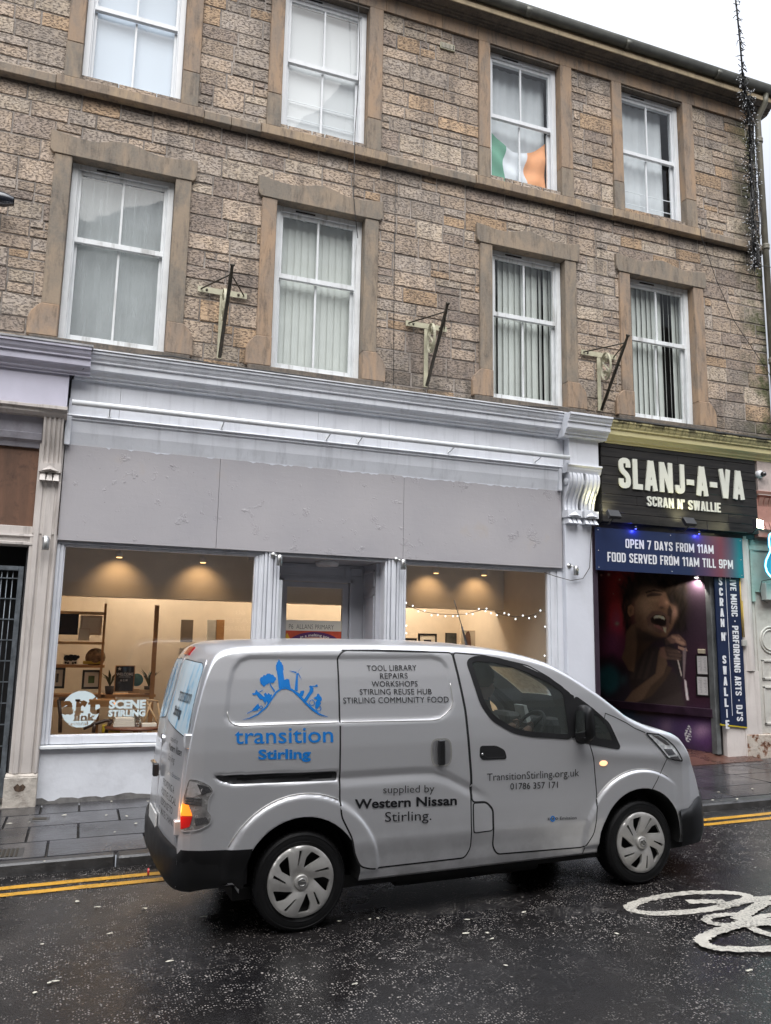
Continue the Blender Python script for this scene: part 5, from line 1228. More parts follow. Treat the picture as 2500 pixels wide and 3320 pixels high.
# entrance: side walls, floor, oblique mural wall
MB().box((6.72, 9.6, 0), (6.79, 13.2, 3.6)).build('entrance_side', pm('dark_plum_wall', (.03, .018, .03), .5), pb)
MB().box((6.79, 12.6, 0), (9.0, 12.7, 3.6)).build('entrance_back', M['dark'], pb)
MB().box((6.79, 9.85, 3.3), (9.3, 12.7, 3.4)).build('entrance_ceiling', pm('dark_ceiling', (.02, .015, .02), .6), pb)
TI = pm('red_brown_quarry_tiles', (.075, .035, .026), .28, var=.35, vs=5, bump=.2)
mb = MB(); mb.add([(6.79, 9.42, gz(6.8)+.105), (9.45, 9.42, gz(9.45)+.105), (9.45, 9.8, .35), (9.45, 12.6, .40), (6.79, 12.6, .40), (6.79, 9.8, .34)], [(0, 1, 2, 5), (5, 2, 3, 4)])
mb.add([(6.79, 9.42, 0), (9.45, 9.42, 0), (9.45, 9.42, gz(9.45)+.105), (6.79, 9.42, gz(6.8)+.105)], [(0, 1, 2, 3)])
mb.build('tiled_step', TI, pb, fix=False)
A_, B_ = Vector((8.38, 11.86)), Vector((8.905, 9.78))
nrm = Vector((-(A_-B_).y, (A_-B_).x)).normalized(); 
if nrm.x > 0: nrm = -nrm
dirw = (A_-B_).normalized()
mu = empty('mural_wall', (8.9, 9.8, .35), 'dark painted mural of a singing man with a microphone in the pub entrance', 'mural')
def mural():
    import numpy as np
    nu, nv, Lw = 210, 190, 3.0; z0, z1 = .33, 3.28
    s = np.linspace(0, Lw, nu+1)[:, None]; zz = np.linspace(z0, z1, nv+1)[None, :]
    X = B_.x+dirw.x*s+0*zz; Y = B_.y+dirw.y*s+0*zz; Z = zz+0*s
    P = np.stack([X, Y, Z-CAM_H], -1); d = P @ np.array(F_); a = 1250+2600*(P @ np.array(R_))/d; b = 1660-2600*(P @ np.array(U_))/d
    a = (a-1920)*1475/400; b = (b-1840)*1475/400       # painting coordinates
    C = np.zeros(a.shape+(3,)); C[:] = (.010, .006, .009)
    def mixin(mask, col): 
        nonlocal C
        C = C*(1-mask[..., None])+np.array(col)*mask[..., None]
    def blob(cx, cy, rx, ry, col, k=1.0, p=1.0, rot=0):
        ca, sa = np.cos(rot), np.sin(rot); u = ((a-cx)*ca+(b-cy)*sa)/rx; v = (-(a-cx)*sa+(b-cy)*ca)/ry
        mixin(k*np.exp(-(u*u+v*v)**p), col)
    def poly(pts, col, soft=14, k=1.0):
        pts = np.array(pts, float); dmin = np.full(a.shape, 1e9); ins = np.zeros(a.shape, bool); n = len(pts)
        for i in range(n):
            p, q2 = pts[i], pts[(i+1) % n]; e = q2-p; L = e@e+1e-9
            t = np.clip(((a-p[0])*e[0]+(b-p[1])*e[1])/L, 0, 1); dmin = np.minimum(dmin, np.hypot(a-p[0]-t*e[0], b-p[1]-t*e[1]))
            c1 = (p[1] > b) != (q2[1] > b); xi = p[0]+(b-p[1])*e[0]/(e[1] if abs(e[1]) > 1e-9 else 1e-9); ins ^= c1 & (a < xi)
        sd = np.where(ins, dmin, -dmin); soft = soft*.6; mixin(np.clip(.5+sd/(2*soft), 0, 1)*k, col)
    rng = np.random.default_rng(3)
    blob(300, 350, 170, 420, (.20, .022, .022), .9); blob(290, 640, 90, 140, (.45, .035, .05), .9); blob(250, 900, 150, 260, (.10, .025, .06), .8); blob(420, 260, 120, 220, (.16, .024, .020), .6); blob(120, 600, 90, 220, (.012, .008, .008), .8)
    blob(200, 1330, 130, 170, (.02, .16, .18), .95, 2.2); blob(370, 1340, 45, 60, (.03, .08, .09), .8)
    for x, y, r in ((110, 90, 12), (200, 85, 15), (330, 145, 10), (256, 315, 6), (300, 670, 20)): blob(x, y, r, r, (.30, .17, .13), .9)
    blob(1300, 1400, 260, 500, (.010, .003, .006), .9); blob(1250, 1950, 230, 200, (.018, .009, .028), .95, 1.4); blob(1320, 1960, 90, 80, (.11, .07, .10), .8); blob(890, 1900, 60, 75, (.07, .045, .045), .8); blob(900, 1900, 180, 150, (.022, .015, .04), .6); blob(1370, 2050, 120, 150, (.022, .007, .028), .6); blob(280, 1800, 300, 160, (.008, .020, .032), .8)
    # torso and shirt
    poly([(430, 1000), (560, 900), (820, 960), (900, 1200), (1060, 1300), (1100, 1700), (520, 1700), (440, 1380)], (.011, .008, .0075), 40)
    poly([(60, 1100), (250, 1030), (400, 1150), (460, 1420), (430, 1650), (80, 1500)], (.008, .007, .009), 60, .7)
    for x in (560, 640, 720): poly([(x, 1000), (x+30, 1000), (x-60, 1330), (x-110, 1330)], (.022, .016, .013), 24, .6)
    # hair
    blob(700, 260, 330, 210, (.006, .005, .004), 1, 1.8); blob(1010, 420, 150, 330, (.010, .008, .007), .95, 1.5); blob(420, 520, 70, 260, (.014, .010, .008), .95, 1.4); blob(500, 300, 140, 140, (.022, .015, .010), .8)
    for k in range(150):
        th = rng.uniform(0, 6.28); rr_ = rng.uniform(.35, 1.05); blob(690+330*rr_*np.cos(th), 270+230*rr_*np.sin(th)*(1 if np.sin(th) < .2 else .45), rng.uniform(9, 20), rng.uniform(50, 130), ((.011, .0075, .005), (.003, .0025, .002), (.017, .011, .008))[k % 3], .55, 1.5, rng.uniform(-.9, .9))
    for k in range(60): blob(rng.uniform(980, 1120), rng.uniform(180, 760), rng.uniform(8, 16), rng.uniform(50, 120), ((.010, .007, .005), (.003, .0025, .002))[k % 2], .55, 1.5, rng.uniform(-.5, .5))
    for k in range(40): blob(rng.uniform(370, 470), rng.uniform(330, 760), rng.uniform(8, 15), rng.uniform(45, 100), ((.011, .008, .006), (.003, .0025, .002))[k % 2], .6, 1.5, rng.uniform(-.4, .6))
    # neck, ear
    poly([(410, 770), (470, 690), (560, 660), (560, 900), (500, 1250), (440, 1230), (355, 1080), (395, 960)], (.060, .036, .022), 16)
    poly([(520, 700), (640, 800), (760, 860), (620, 1000), (520, 1150), (540, 860)], (.024, .015, .010), 26)
    poly([(430, 470), (470, 440), (505, 480), (500, 560), (450, 590), (425, 540)], (.12, .062, .035), 8); blob(462, 520, 14, 30, (.03, .018, .012), .8)
    # face
    poly([(510, 420), (590, 280), (760, 250), (880, 300), (930, 420), (1000, 470), (1020, 560), (960, 720), (890, 830), (760, 840), (600, 760), (520, 640)], (.075, .043, .027), 22)
    blob(640, 470, 120, 150, (.15, .095, .060), .85); blob(700, 270, 130, 45, (.10, .062, .040), .6); blob(560, 640, 60, 100, (.055, .034, .022), .7)
    poly([(650, 330), (720, 300), (830, 310), (840, 335), (720, 345), (660, 355)], (.022, .014, .011), 10); poly([(640, 290), (740, 262), (850, 285), (850, 300), (740, 282), (645, 310)], (.014, .010, .008), 8)
    blob(720, 390, 90, 22, (.14, .09, .055), .6)
    poly([(830, 330), (900, 390), (930, 440), (900, 480), (820, 490), (790, 450)], (.10, .055, .036), 14); blob(835, 480, 30, 18, (.018, .012, .010), .9); blob(890, 420, 25, 25, (.19, .115, .075), .6)
    blob(985, 540, 38, 70, (.17, .10, .075), .8); poly([(930, 450), (960, 520), (940, 680), (900, 640), (905, 500)], (.02, .013, .011), 14)
    poly([(650, 600), (720, 520), (830, 520), (930, 590), (915, 740), (800, 790), (670, 700)], (.055, .032, .025), 16)
    poly([(700, 610), (760, 560), (860, 570), (890, 620), (885, 690), (840, 700), (760, 690), (710, 660)], (.006, .004, .004), 8)
    poly([(735, 595), (765, 570), (850, 580), (872, 610), (865, 625), (800, 600), (745, 612)], (.30, .22, .14), 5); poly([(735, 680), (800, 690), (850, 735), (860, 765), (800, 735), (740, 705)], (.10, .045, .04), 7)
    poly([(850, 715), (888, 715), (885, 790), (860, 760)], (.22, .17, .12), 6); blob(700, 740, 60, 60, (.11, .072, .05), .7); blob(640, 800, 110, 60, (.02, .014, .010), .8); blob(700, 850, 150, 50, (.012, .009, .008), .9)
    # forearm and hands round the microphone
    poly([(480, 1480), (760, 1270), (800, 1000), (850, 950), (900, 1150), (860, 1280), (640, 1560), (400, 1680), (320, 1690)], (.042, .026, .017), 14)
    poly([(700, 1420), (870, 1270), (900, 1170), (960, 1200), (880, 1340), (720, 1530), (600, 1600)], (.02, .013, .009), 18)
    poly([(815, 960), (900, 940), (1010, 980), (1080, 1050), (1050, 1100), (900, 1100), (810, 1060)], (.055, .030, .022), 10)
    for x, y in ((940, 985), (960, 1030), (950, 1075)): poly([(x-60, y-10), (x+70, y), (x+120, y+25), (x+100, y+40), (x-40, y+22)], (.10, .058, .042), 8)
    poly([(870, 860), (960, 800), (1040, 800), (1120, 880), (1128, 930), (1090, 940), (1000, 900), (880, 930)], (.06, .034, .026), 10)
    for x, y in ((1000, 830), (1050, 880), (1080, 960)): poly([(x-50, y-22), (x+50, y+10), (x+62, y+38), (x+20, y+40), (x-50, y+8)], (.115, .068, .048), 8)
    poly([(850, 870), (890, 850), (1000, 960), (1090, 1060), (1080, 1340), (1050, 1400), (980, 1200), (900, 1100)], (.008, .007, .007), 18, .75)
    poly([(1085, 1000), (1128, 950), (1120, 1120), (1105, 1330), (1090, 1330)], (.06, .045, .045), 8); poly([(1105, 1340), (1125, 1350), (1158, 1580), (1130, 1590), (1115, 1480)], (.20, .16, .16), 6); poly([(1022, 1110), (1034, 1110), (1076, 1290), (1066, 1300)], (.20, .16, .14), 5)
    poly([(560, 1690), (1080, 1480), (1130, 1700), (1100, 1760), (520, 1760)], (.016, .012, .011), 40, .8)
    C *= (1+.22*(rng.random(a.shape)-.5))[..., None]
    C = np.where((b > 1870)[..., None] & (rng.random(a.shape) > .0)[..., None] & ((np.hypot((a-1150)/36, (b-1985)/105) < 1) & (np.sin(a*.13+b*.07)+np.sin(b*.21-a*.05) > .1))[..., None], np.array((.20, .19, .17)), C)
    vs = np.stack([X+nrm.x*.004, Y+nrm.y*.004, Z], -1).reshape(-1, 3); nn = nv+1
    fs = [(i*nn+j, (i+1)*nn+j, (i+1)*nn+j+1, i*nn+j+1) for i in range(nu) for j in range(nv)]
    me = bpy.data.meshes.new('painting'); me.from_pydata([tuple(v) for v in vs], [], fs)
    ca = me.color_attributes.new('tone', 'FLOAT_COLOR', 'POINT'); buf = np.ones((len(vs), 4)); buf[:, :3] = np.clip(C*4.6, 0, .8).reshape(-1, 3); ca.data.foreach_set('color', buf.ravel())
    t = NT('mural_paint'); m_ = t.fin(t.attr('tone'), .42, 0, t.bump(t.noise(60, 4), .15, .003)); link('painting', me, m_, mu)
mural()
def wbox(s0, s1, z0, z1, d0, d1):      # box on the mural wall: distance along it, height, stand-off
    mb = MB(); c = []
    for z in (z0, z1):
        for s, d in ((s0, d1), (s1, d1), (s1, d0), (s0, d0)): p = B_+dirw*s+nrm*d; c.append((p.x, p.y, z))
    return mb.add(c, [(0,3,2,1),(4,5,6,7),(0,1,5,4),(1,2,6,5),(2,3,7,6),(3,0,4,7)])
wbox(-.0, 3.0, .2, 3.3, -.1, .0).build('wall', M['dark'], mu)
wbox(-.02, 3.0, .86, .985, .006, .07).build('ledge', pm('purple_black_ledge', (.030, .014, .028), .45, var=.5, vs=4), mu, bevel=.006)
def wall_s(px, py):
    d = ray(px, py); det = d.x*(-dirw.y)+dirw.x*d.y; t = (B_.x*(-dirw.y)+dirw.x*B_.y)/det; s = (d.x*t-B_.x)*dirw.x+(d.y*t-B_.y)*dirw.y; return s, d.z*t+CAM_H
for r, lab in (((535, 365, 700, 648), 'upper framed paper menu on the dark mural wall'), ((537, 685, 708, 972), 'lower framed paper menu on the dark mural wall')):
    s0, zt_ = wall_s(2150+r[0]*.2101, 2050+r[1]*.2101); s1, zb_ = wall_s(2150+r[2]*.2101, 2050+r[3]*.2101); lo, hi = min(s0, s1), max(s0, s1)
    e = empty('menu_frame', (B_.x, B_.y, zb_), lab, 'menu', 'framed menus in the pub entrance')
    wbox(lo-.03, hi+.03, zb_-.02, zt_+.02, .006, .02).build('frame', BF, e); wbox(lo, hi, zb_, zt_, .0205, .022).build('paper', pm('menu_paper', (.55, .53, .52), .7, var=.05), e)
    mb = MB(); rr = random.Random(int(zt_*100)); z = zt_-.02
    while z < zb_ + .0: break
    zz_ = zt_-.03
    while zz_ > zb_+.03:
        for u0 in (.08, .55):
            l = rr.uniform(.1, .36); b_ = wbox(lo+(hi-lo)*u0, lo+(hi-lo)*(u0+l), zz_, zz_+.004, .0222, .0226); mb.add(b_.v, b_.f)
        zz_ -= rr.uniform(.011, .02)
    mb.build('print_lines', pm('grey_print', (.2, .19, .19), .7), e)
s0, zt_ = wall_s(2150+560*.21, 2050+258*.21); s1, zb_ = wall_s(2150+665*.21, 2050+332*.21)
tag(wbox(min(s0, s1), max(s0, s1), zb_, zt_, .005, .05).build('switch_box', pm('yellowed_switch', (.42, .36, .27), .5), bevel=.006), 'small yellowed electrical box above the framed menus', 'box')
# steel door channel, lettered boards
MB().box((8.855, 9.68, .34), (8.93, 9.79, 3.2)).build('steel_post', pm('dull_galvanised_post', (.20, .21, .21), .5, .5, var=.3, vs=5), pb, bevel=.004)
MB().box((8.93, 9.72, .3), (9.0, 9.8, 3.2)).build('dark_post', M['black'], pb)
bd = empty('lettered_board', (9.1, 9.6, .8), 'tall navy board with vertical white lettering beside the mural', 'sign')
NV = pm('navy_board', (.012, .020, .055), .35, var=.1)
mb = MB(); mb.prism([(8.875, 3.02), (9.355, 3.02), (9.355, .735), (8.875, .785)], 9.60, 9.62); mb.build('board', NV, bd)
MB().prism([(8.872, .79), (9.36, .74), (9.362, .715), (8.872, .765)], 9.602, 9.625).build('yellow_edge', pm('yellow_edge', (.55, .42, .02), .5), bd)
MB().prism([(9.083, 3.02), (9.090, 3.02), (9.090, .90), (9.083, .90)], 9.597, 9.60).build('white_rule', WH, bd, fix=False)
col = "SCRAN N'SWALLIE"; ys = [(1055, 1180), (1215, 1340), (1372, 1498), (1535, 1665), (1695, 1822), None, (1905, 2035), 'q', (2262, 2388), (2425, 2555), (2592, 2725), (2758, 2888), (2925, 3055), (3090, 3222), (3258, 3392)]
for ch_, yy in zip(col, ys):
    if yy is None: continue
    if yy == 'q': condensed("'", 9.030, 9.045, at(2345, 1650+1950*.2101, 9.6).z, at(2345, 1650+1905*.2101, 9.6).z, 9.5965, WH, bd, cap=(.72, 1)); continue
    zt_ = at(2333+(yy[0]-1055)*.0125, 1650+yy[0]*.2101, 9.6).z; zb_ = at(2333+(yy[1]-1055)*.0125, 1650+yy[1]*.2101, 9.6).z
    w_ = .025 if ch_ in "I" else .072
    condensed(ch_, 8.985-w_/2, 8.985+w_/2, zb_, zt_, 9.5965, WH, bd, .2)
vs, fs = block2d("LIVE MUSIC • PERFORMING ARTS • DJ'S", .17); xa, xb = min(v[0] for v in vs), max(v[0] for v in vs)
ztop = at(2365, 1650+1030*.2101, 9.6).z; zbot = at(2405, 2050+1370*.2101, 9.6).z
solid(vs, fs, 0, lambda x, y, d: (9.165+y*.118, 9.5965, ztop-(x-xa)/(xb-xa)*(ztop-zbot))).build('lettering', WH, bd, fix=False)
# white base and pinkish pilaster, next door
PK = pm('dirty_pink_white_paint', (.60, .55, .52), .5, var=.08, vs=3, bump=.3, bs=12, dirt=.6, dcol=(.20, .15, .12), streak=True)
MB().box((9.0, 9.63, .2), (9.60, 9.9, 1.0)).build('pier_base', PK, pb, bevel=.01)
mb = MB(); mb.lathe([(.165, 1.55), (.165, 3.6)], (9.50, 9.76, 0), n=20); mb.box((9.34, 9.62, .3), (9.66, 9.9, 1.55)); mb.build('pier', PK, pb)
def rustmat():
    t = NT('rotten_base_paint'); n = t.noise(5, 7, .65); c = t.ramp(n, [(.38, (.02, .012, .008)), (.44, (.16, .06, .025)), (.5, (.45, .39, .33)), (.7, (.5, .45, .4))]); return t.fin(c, .8, 0, t.bump(n, 1, .03))
RM = rustmat()
MB().box((9.36, 9.605, .14), (9.9, 9.9, .62)).build('rotten_base', RM, pb, bevel=.012)
CN = pm('yellow_conduit', (.45, .30, .04), .5, var=.2)
cd2 = empty('conduit', (9.34, 9.6, 2), 'yellow painted conduit running down beside the navy board', 'pipe')
MB().tube([(9.362, 9.60, 3.0), (9.362, 9.60, 2.05)], .011, 8).build('tube', CN, cd2); MB().tube([(9.39, 9.60, 2.6), (9.392, 9.60, 2.05)], .007, 6).build('thin_tube', CN, cd2)
MB().box((9.33, 9.57, 1.92), (9.42, 9.62, 2.01)).build('junction_box', pm('grey_box', (.40, .39, .36), .5), cd2, bevel=.005)
nd = empty('next_door_shopfront', (9.9, 9.7, .2), 'cream panelled shopfront with round mouldings at the right edge', 'shopfront')
DR = pm('cream_door_paint', (.55, .53, .49), .45, var=.06, dirt=.4, dcol=(.2, .17, .14))
mb = MB(); mb.box((9.64, 9.70, .2), (12, 9.9, 3.6)); mb.box((9.66, 9.68, .55), (9.70, 9.71, 3.5)); mb.box((9.725, 9.685, .55), (9.74, 9.71, 3.5)); mb.build('panelled_front', DR, nd, bevel=.003)
for r_, cz in ((.20, 2.02), (.155, 2.02)):
    MB().tube([(10.0+r_*math.cos(k*math.pi/16), 9.695, cz+r_*math.sin(k*math.pi/16)) for k in range(33)], .014, 6, cap=False).build('round_moulding', DR, nd)
for a, b, c, d in ((9.80, .75, 10.3, 1.32), (9.80, 1.42, 10.3, 1.72)):
    mb = MB()
    for q_ in ((a, b, c, b+.03), (a, d-.03, c, d), (a, b, a+.03, d)): mb.box((q_[0], 9.68, q_[1]), (q_[2], 9.705, q_[3]))
    mb.build('panel_moulding', DR, nd, bevel=.003)
TE = pm('mint_painted_panel', (.34, .47, .43), .5, var=.1, dirt=.5)
mb = MB(); mb.box((9.66, 9.66, 2.75), (12, 9.72, 3.56)); mb.box((9.62, 9.64, 3.40), (12, 9.68, 3.47)); mb.box((9.64, 9.645, 2.6), (9.70, 9.68, 3.4)); mb.build('upper_panel', TE, nd, bevel=.003)
PKR = pm('salmon_pink_paint', (.42, .21, .17), .5, var=.15, dirt=.5, bump=.2)
mb = MB(); mb.box((9.73, 9.55, 3.6), (10.6, 9.9, 4.25)); mb.sweep([(9.8, 4.32), (9.48, 4.32), (9.50, 4.27), (9.54, 4.24), (9.8, 4.24)], 9.71, 10.6); mb.build('pink_capital', PKR, nd, bevel=.004)
prof = [(9.50+.07*math.sin(i/10*3.1), 4.22-i*.05) for i in range(11)]
for k in range(3): MB().sweep(prof+[(9.7, 3.72), (9.7, 4.22)], 9.76+k*.1, 9.84+k*.1).build('pink_scroll', PKR, nd)
MB().box((9.73, 9.50, 4.26), (10.8, 9.9, 4.90)).build('pale_fascia', pm('pale_pink_fascia', (.50, .42, .39), .5, var=.08, dirt=.5), nd)

cm = empty('security_camera', at(2478, 1535, 9.4), 'white dome security camera beside the pub sign', 'camera'); p = at(2474, 1535, 9.42)
MB().lathe([(0, -.02), (.05, -.02), (.062, .0), (.062, .06), (.05, .08), (0, .085)], (p.x, 9.47, p.z), 'y', 20).build('housing', M['white_upvc'], cm)
MB().lathe([(0, -.05), (.018, -.047), (.036, -.03), (.042, -.004), (.042, .01)], (p.x+.015, 9.43, p.z-.008), 'y', 18).build('lens_dome', pm('dark_dome', (.01, .01, .012), .1, coat=1), cm)
# floodlights round the sign
def flood(px, py, D, lab, lit, flip=False):
    p = at(px, py, D); e = empty('floodlight', p, lab, 'floodlight', 'floodlights at the pub sign'); M4 = Matrix.Translation(p) @ Matrix.Rotation(math.radians(-35 if not flip else 0), 4, 'X') @ Matrix.Rotation(math.radians(20 if flip else 0), 4, 'Z')
    mb = MB(); mb.box((-.115, -.03, -.08), (.115, .03, .08)) if flip else mb.box((-.095, -.03, -.065), (.095, .03, .065)); mb.v = [tuple(M4 @ Vector(v)) for v in mb.v]; mb.build('housing', M['black'], e, bevel=.006)
    mb = MB(); yy = .033 if not flip else -.033
    kx = 1.25 if flip else 1; mb.add([(-.08*kx, yy, -.05*kx), (.08*kx, yy, -.05*kx), (.08*kx, yy, .05*kx), (-.08*kx, yy, .05*kx)], [(0, 1, 2, 3)]); mb.v = [tuple(M4 @ Vector(v)) for v in mb.v]
    mb.build('lens', emit('floodlight_glow', (1, .96, .72), lit*.5), e, fix=False); MB().tube([p+Vector((0, .0, -.05)), p+Vector((0, .12, -.12)), (p.x, 9.56, p.z-.1)], .012, 6).build('arm', M['black'], e); return p
fl1 = flood(1990, 1668, 9.28, 'black floodlight at the lower left corner of the pub sign', .6); fl2 = flood(2235, 1692, 9.28, 'black floodlight at the lower middle of the pub sign', .6)
fl3 = flood(2458, 1700, 9.30, 'bright lit floodlight at the lower right corner of the pub sign', 26, True)
for p, en in ((fl1, 2.2), (fl2, 2.2), (fl3, 3.5)):
    ld = bpy.data.lights.new('flood', 'SPOT'); ld.energy = en*2.2; ld.color = (1, .93, .55); ld.spot_size = math.radians(120); ld.spot_blend = .9; ld.shadow_soft_size = .05
    lo = bpy.data.objects.new('floodlight_beam', ld); COL.objects.link(lo); lo.location = (p.x, 9.36 if p is not fl3 else 9.20, p.z+.03)
    lo.rotation_euler = (math.radians(150), 0, 0) if p is not fl3 else (math.radians(80), 0, math.radians(60))
for px in (2063, 2268):
    p = at(px, 1722, 9.50); e = empty('blue_uplighter', (p.x, p.y, p.z), 'tiny blue lamp above the %s of the banner' % ('left part' if px < 2100 else 'right part'), 'lamp', 'blue lamps above the banner')
    MB().lathe([(0, -.02), (.018, -.018), (.018, .02), (0, .02)], (p.x, 9.51, 3.585), n=10).build('housing', M['black'], e); MB().lathe([(0, -.024), (.012, -.023), (.012, -.019)], (p.x, 9.51, 3.585), n=10).build('lens', emit('blue_glow', (.08, .1, 1), 4), e)
    ld = bpy.data.lights.new('blue', 'POINT'); ld.energy = .5; ld.color = (.05, .07, 1); ld.shadow_soft_size = .015; lo = bpy.data.objects.new('blue_lamp_light', ld); COL.objects.link(lo); lo.location = (p.x, 9.50, 3.54)
e = empty('entrance_spotlight', (8.5, 9.9, 3.0), 'small bright white spotlight under the banner in the pub entrance', 'spotlight'); p = at(2258, 1870, 9.95)
MB().lathe([(0, .03), (.03, .03), (.035, -.01), (0, -.012)], p, n=14).build('housing', M['steel'], e); MB().lathe([(0, -.02), (.026, -.016), (.028, -.011)], p, n=14).build('lens', emit('white_glow', (1, .97, .9), 6), e)
ld = bpy.data.lights.new('entrance', 'SPOT'); ld.energy = 20; ld.color = (1, .92, .84); ld.spot_size = math.radians(120); ld.shadow_soft_size = .03; lo = bpy.data.objects.new('entrance_light', ld); COL.objects.link(lo); lo.location = p-Vector((0.03, 0.05, .04)); lo.rotation_euler = (math.radians(20), math.radians(8), 0)
# neon guitar sign at the edge
ng = empty('neon_guitar_sign', (9.9, 9.4, 3), 'cyan neon guitar outline sign cut by the right edge of the picture', 'neon sign'); nq = lambda a, b: at(2150+a*.2101, 1650+b*.2101, 9.4)
lp = [(1700, 362), (1650, 390), (1636, 450), (1640, 560), (1660, 640), (1625, 720), (1592, 790), (1580, 880), (1605, 970), (1660, 1040), (1760, 1075)]; lp += [(3520-a, b) for a, b in lp[::-1]]
V4 = [nq(*p) for p in lp]; MB().tube(V4+[V4[0]], .011, 8).build('neon_tube', emit('cyan_neon', (.25, .9, 1), 2.2), ng)
mb = MB(); mb.add([v+Vector((0, .035, 0)) for v in V4], [tuple(range(len(V4)))]); mb.build('blue_back_panel', pm('blue_mesh_panel', (.01, .09, .2), .4), ng, fix=False)
sp_ = [at(2264, 1826, 9.45), at(2268, 1816, 9.44), at(2272, 1805, 9.43), at(2269, 1822, 9.45)]
ld = bpy.data.lights.new('neon', 'POINT'); ld.energy = 3; ld.color = (.1, .9, .85); ld.shadow_soft_size = .2; lo = bpy.data.objects.new('neon_light', ld); COL.objects.link(lo); lo.location = (10.0, 9.25, 3.15)
eb = empty('meter_box', at(2488, 1918, 9.6), 'grey electrical box below the neon sign', 'box'); a, b = at(2476, 1890, 9.6), at(2540, 1948, 9.6); MB().box((a.x, 9.56, b.z), (b.x, 9.68, a.z)).build('box', pm('grey_meter_box', (.42, .44, .42), .5), eb, bevel=.008)
MB().tube([at(2500, 1878, 9.6), at(2470, 1884, 9.6), at(2464, 1915, 9.6), at(2470, 1945, 9.6), at(2490, 1955, 9.6)], .006, 5).build('cable', M['cable'], eb)
# ================================================================ silver van (its own coordinates: x forward from the rear axle, y away from the camera, z up)
import numpy as np
VU = Vector((0.99953941, 0.02443361, 0.01799903)); VL = Vector((-0.02443757, 0.99970136, 0)); VZ = Vector((-0.01799365, -0.00043985, 0.999838))
VO = Vector((1.45419225, 5.36109078, CAM_H-1.85467456)) + VL*.85
van = empty('delivery_van', (0, 0, 0), 'silver panel van with blue hill emblem and lettering, indicators lit, standing at the kerb', 'van')
LOCAL.add('delivery_van')
vm = Matrix.Identity(4)
for i in range(3): vm[i][0], vm[i][1], vm[i][2], vm[i][3] = VU[i], VL[i], VZ[i], VO[i]
van.matrix_world = vm
CAMV = vm.inverted() @ Vector((0, 0, CAM_H))
def vray(px, py): return (vm.inverted().to_3x3() @ ray(px, py))
def side(px, py, y=-.868):
    d = vray(px, py); t = (y-CAMV.y)/d.y; return (CAMV.x+d.x*t, CAMV.z+d.z*t)
def rear(px, py):                  # on the leaning rear face -> (y, z)
    p0, p1 = Vector((-.835, 0, .6)), Vector((-.735, 0, 1.5)); n = Vector((p1.z-p0.z, 0, -(p1.x-p0.x))).normalized()
    d = vray(px, py); t = ((p0-CAMV) @ n)/(d @ n) if False else (p0-CAMV).dot(n)/d.dot(n); q_ = CAMV+d*t; return (q_.y, q_.z)
TL = {'A': (480, 2050), 'B': (1080, 2050), 'C': (1700, 2050), 'D': (480, 2480), 'E': (1080, 2480), 'F': (1700, 2480)}
def tp(k, a, b): return TL[k][0]+a*.38415, TL[k][1]+b*.38415
def S_(k, *ab): return [side(*tp(k, a, b)) for a, b in ab]
def silver():
    t = NT('silver_metallic_paint'); n = t.noise(900, 1); c = t.mix(n, (.72, .725, .745), (.82, .825, .845))
    gr = t.n('ShaderNodeMapRange'); t.set(gr.inputs[0], t.sep()[2]); gr.inputs[1].default_value = .75; gr.inputs[2].default_value = .30
    d = t.math('MULTIPLY', gr.outputs[0], t.ramp(t.noise(3, 6, .65), [(.35, .2), (.7, .8)]))
    c = t.mix(t.math('MULTIPLY', d, .75), c, (.10, .095, .09))
    dr = t.ramp(t.voro(95), [(.10, 1), (.17, 0)]); drm = t.math('MULTIPLY', dr, t.ramp(t.noise(5, 3), [(.5, 0), (.6, 1)]))
    return t.fin(c, t.math('MULTIPLY_ADD', d, .2, .30), .70, t.bump(t.math('ADD', t.noise(2.2, 2), t.math('MULTIPLY', drm, .10)), .05, .02), Coat_Weight=.55, Coat_Roughness=.07)
M['silver'] = silver()
M['vglass'] = glass('tinted_van_glass', (.90, .96, .93), 1.0, 0, film=.10, filmcol=(.46, .51, .48)); M['wglass'] = glass('misted_glare_windscreen', (.92, .96, .94), .4, 0, film=.9, filmcol=(.46, .52, .47))  # pale windscreen film: mist plus reflection put into a diffuse colour
M['bumper'] = pm('black_bumper_plastic', (.006, .006, .0065), .42, var=.2, bump=.05, bs=200, spec=.3)
M['tyre'] = pm('wet_tyre_rubber', (.0045, .0045, .005), .55, var=.25, vs=20, bump=.2, bs=90, spec=.3)
M['well'] = pm('wheel_well', (.005, .005, .005), .8)
M['trim'] = pm('cab_trim', (.03, .03, .032), .6, var=.15)
M['cap'] = pm('silver_hubcap', (.46, .45, .43), .36, .55, var=.08, vs=8, dirt=.4, dcol=(.14, .12, .10))
M['blue'] = pm('blue_vinyl', (.004, .16, .50), .4, var=.03); M['ink'] = pm('black_vinyl', (.008, .008, .010), .4, var=.03)
M['chrome'] = pm('chrome_reflector', (.75, .75, .76), .12, 1, var=.05)
def clearlens():
    t = NT('clear_lens'); tr = t.n('ShaderNodeBsdfTransparent'); gl = t.n('ShaderNodeBsdfGlossy'); gl.inputs[1].default_value = .02; fr = t.n('ShaderNodeLayerWeight'); fr.inputs[0].default_value = .5
    ms = t.n('ShaderNodeMixShader'); t.set(ms.inputs[0], t.math('MULTIPLY_ADD', t.math('POWER', fr.outputs['Facing'], 5), .9, .08)); t.t.links.new(tr.outputs[0], ms.inputs[1]); t.t.links.new(gl.outputs[0], ms.inputs[2]); t.t.links.new(ms.outputs[0], t.out.inputs[0]); return t.m
M['lens'] = clearlens()
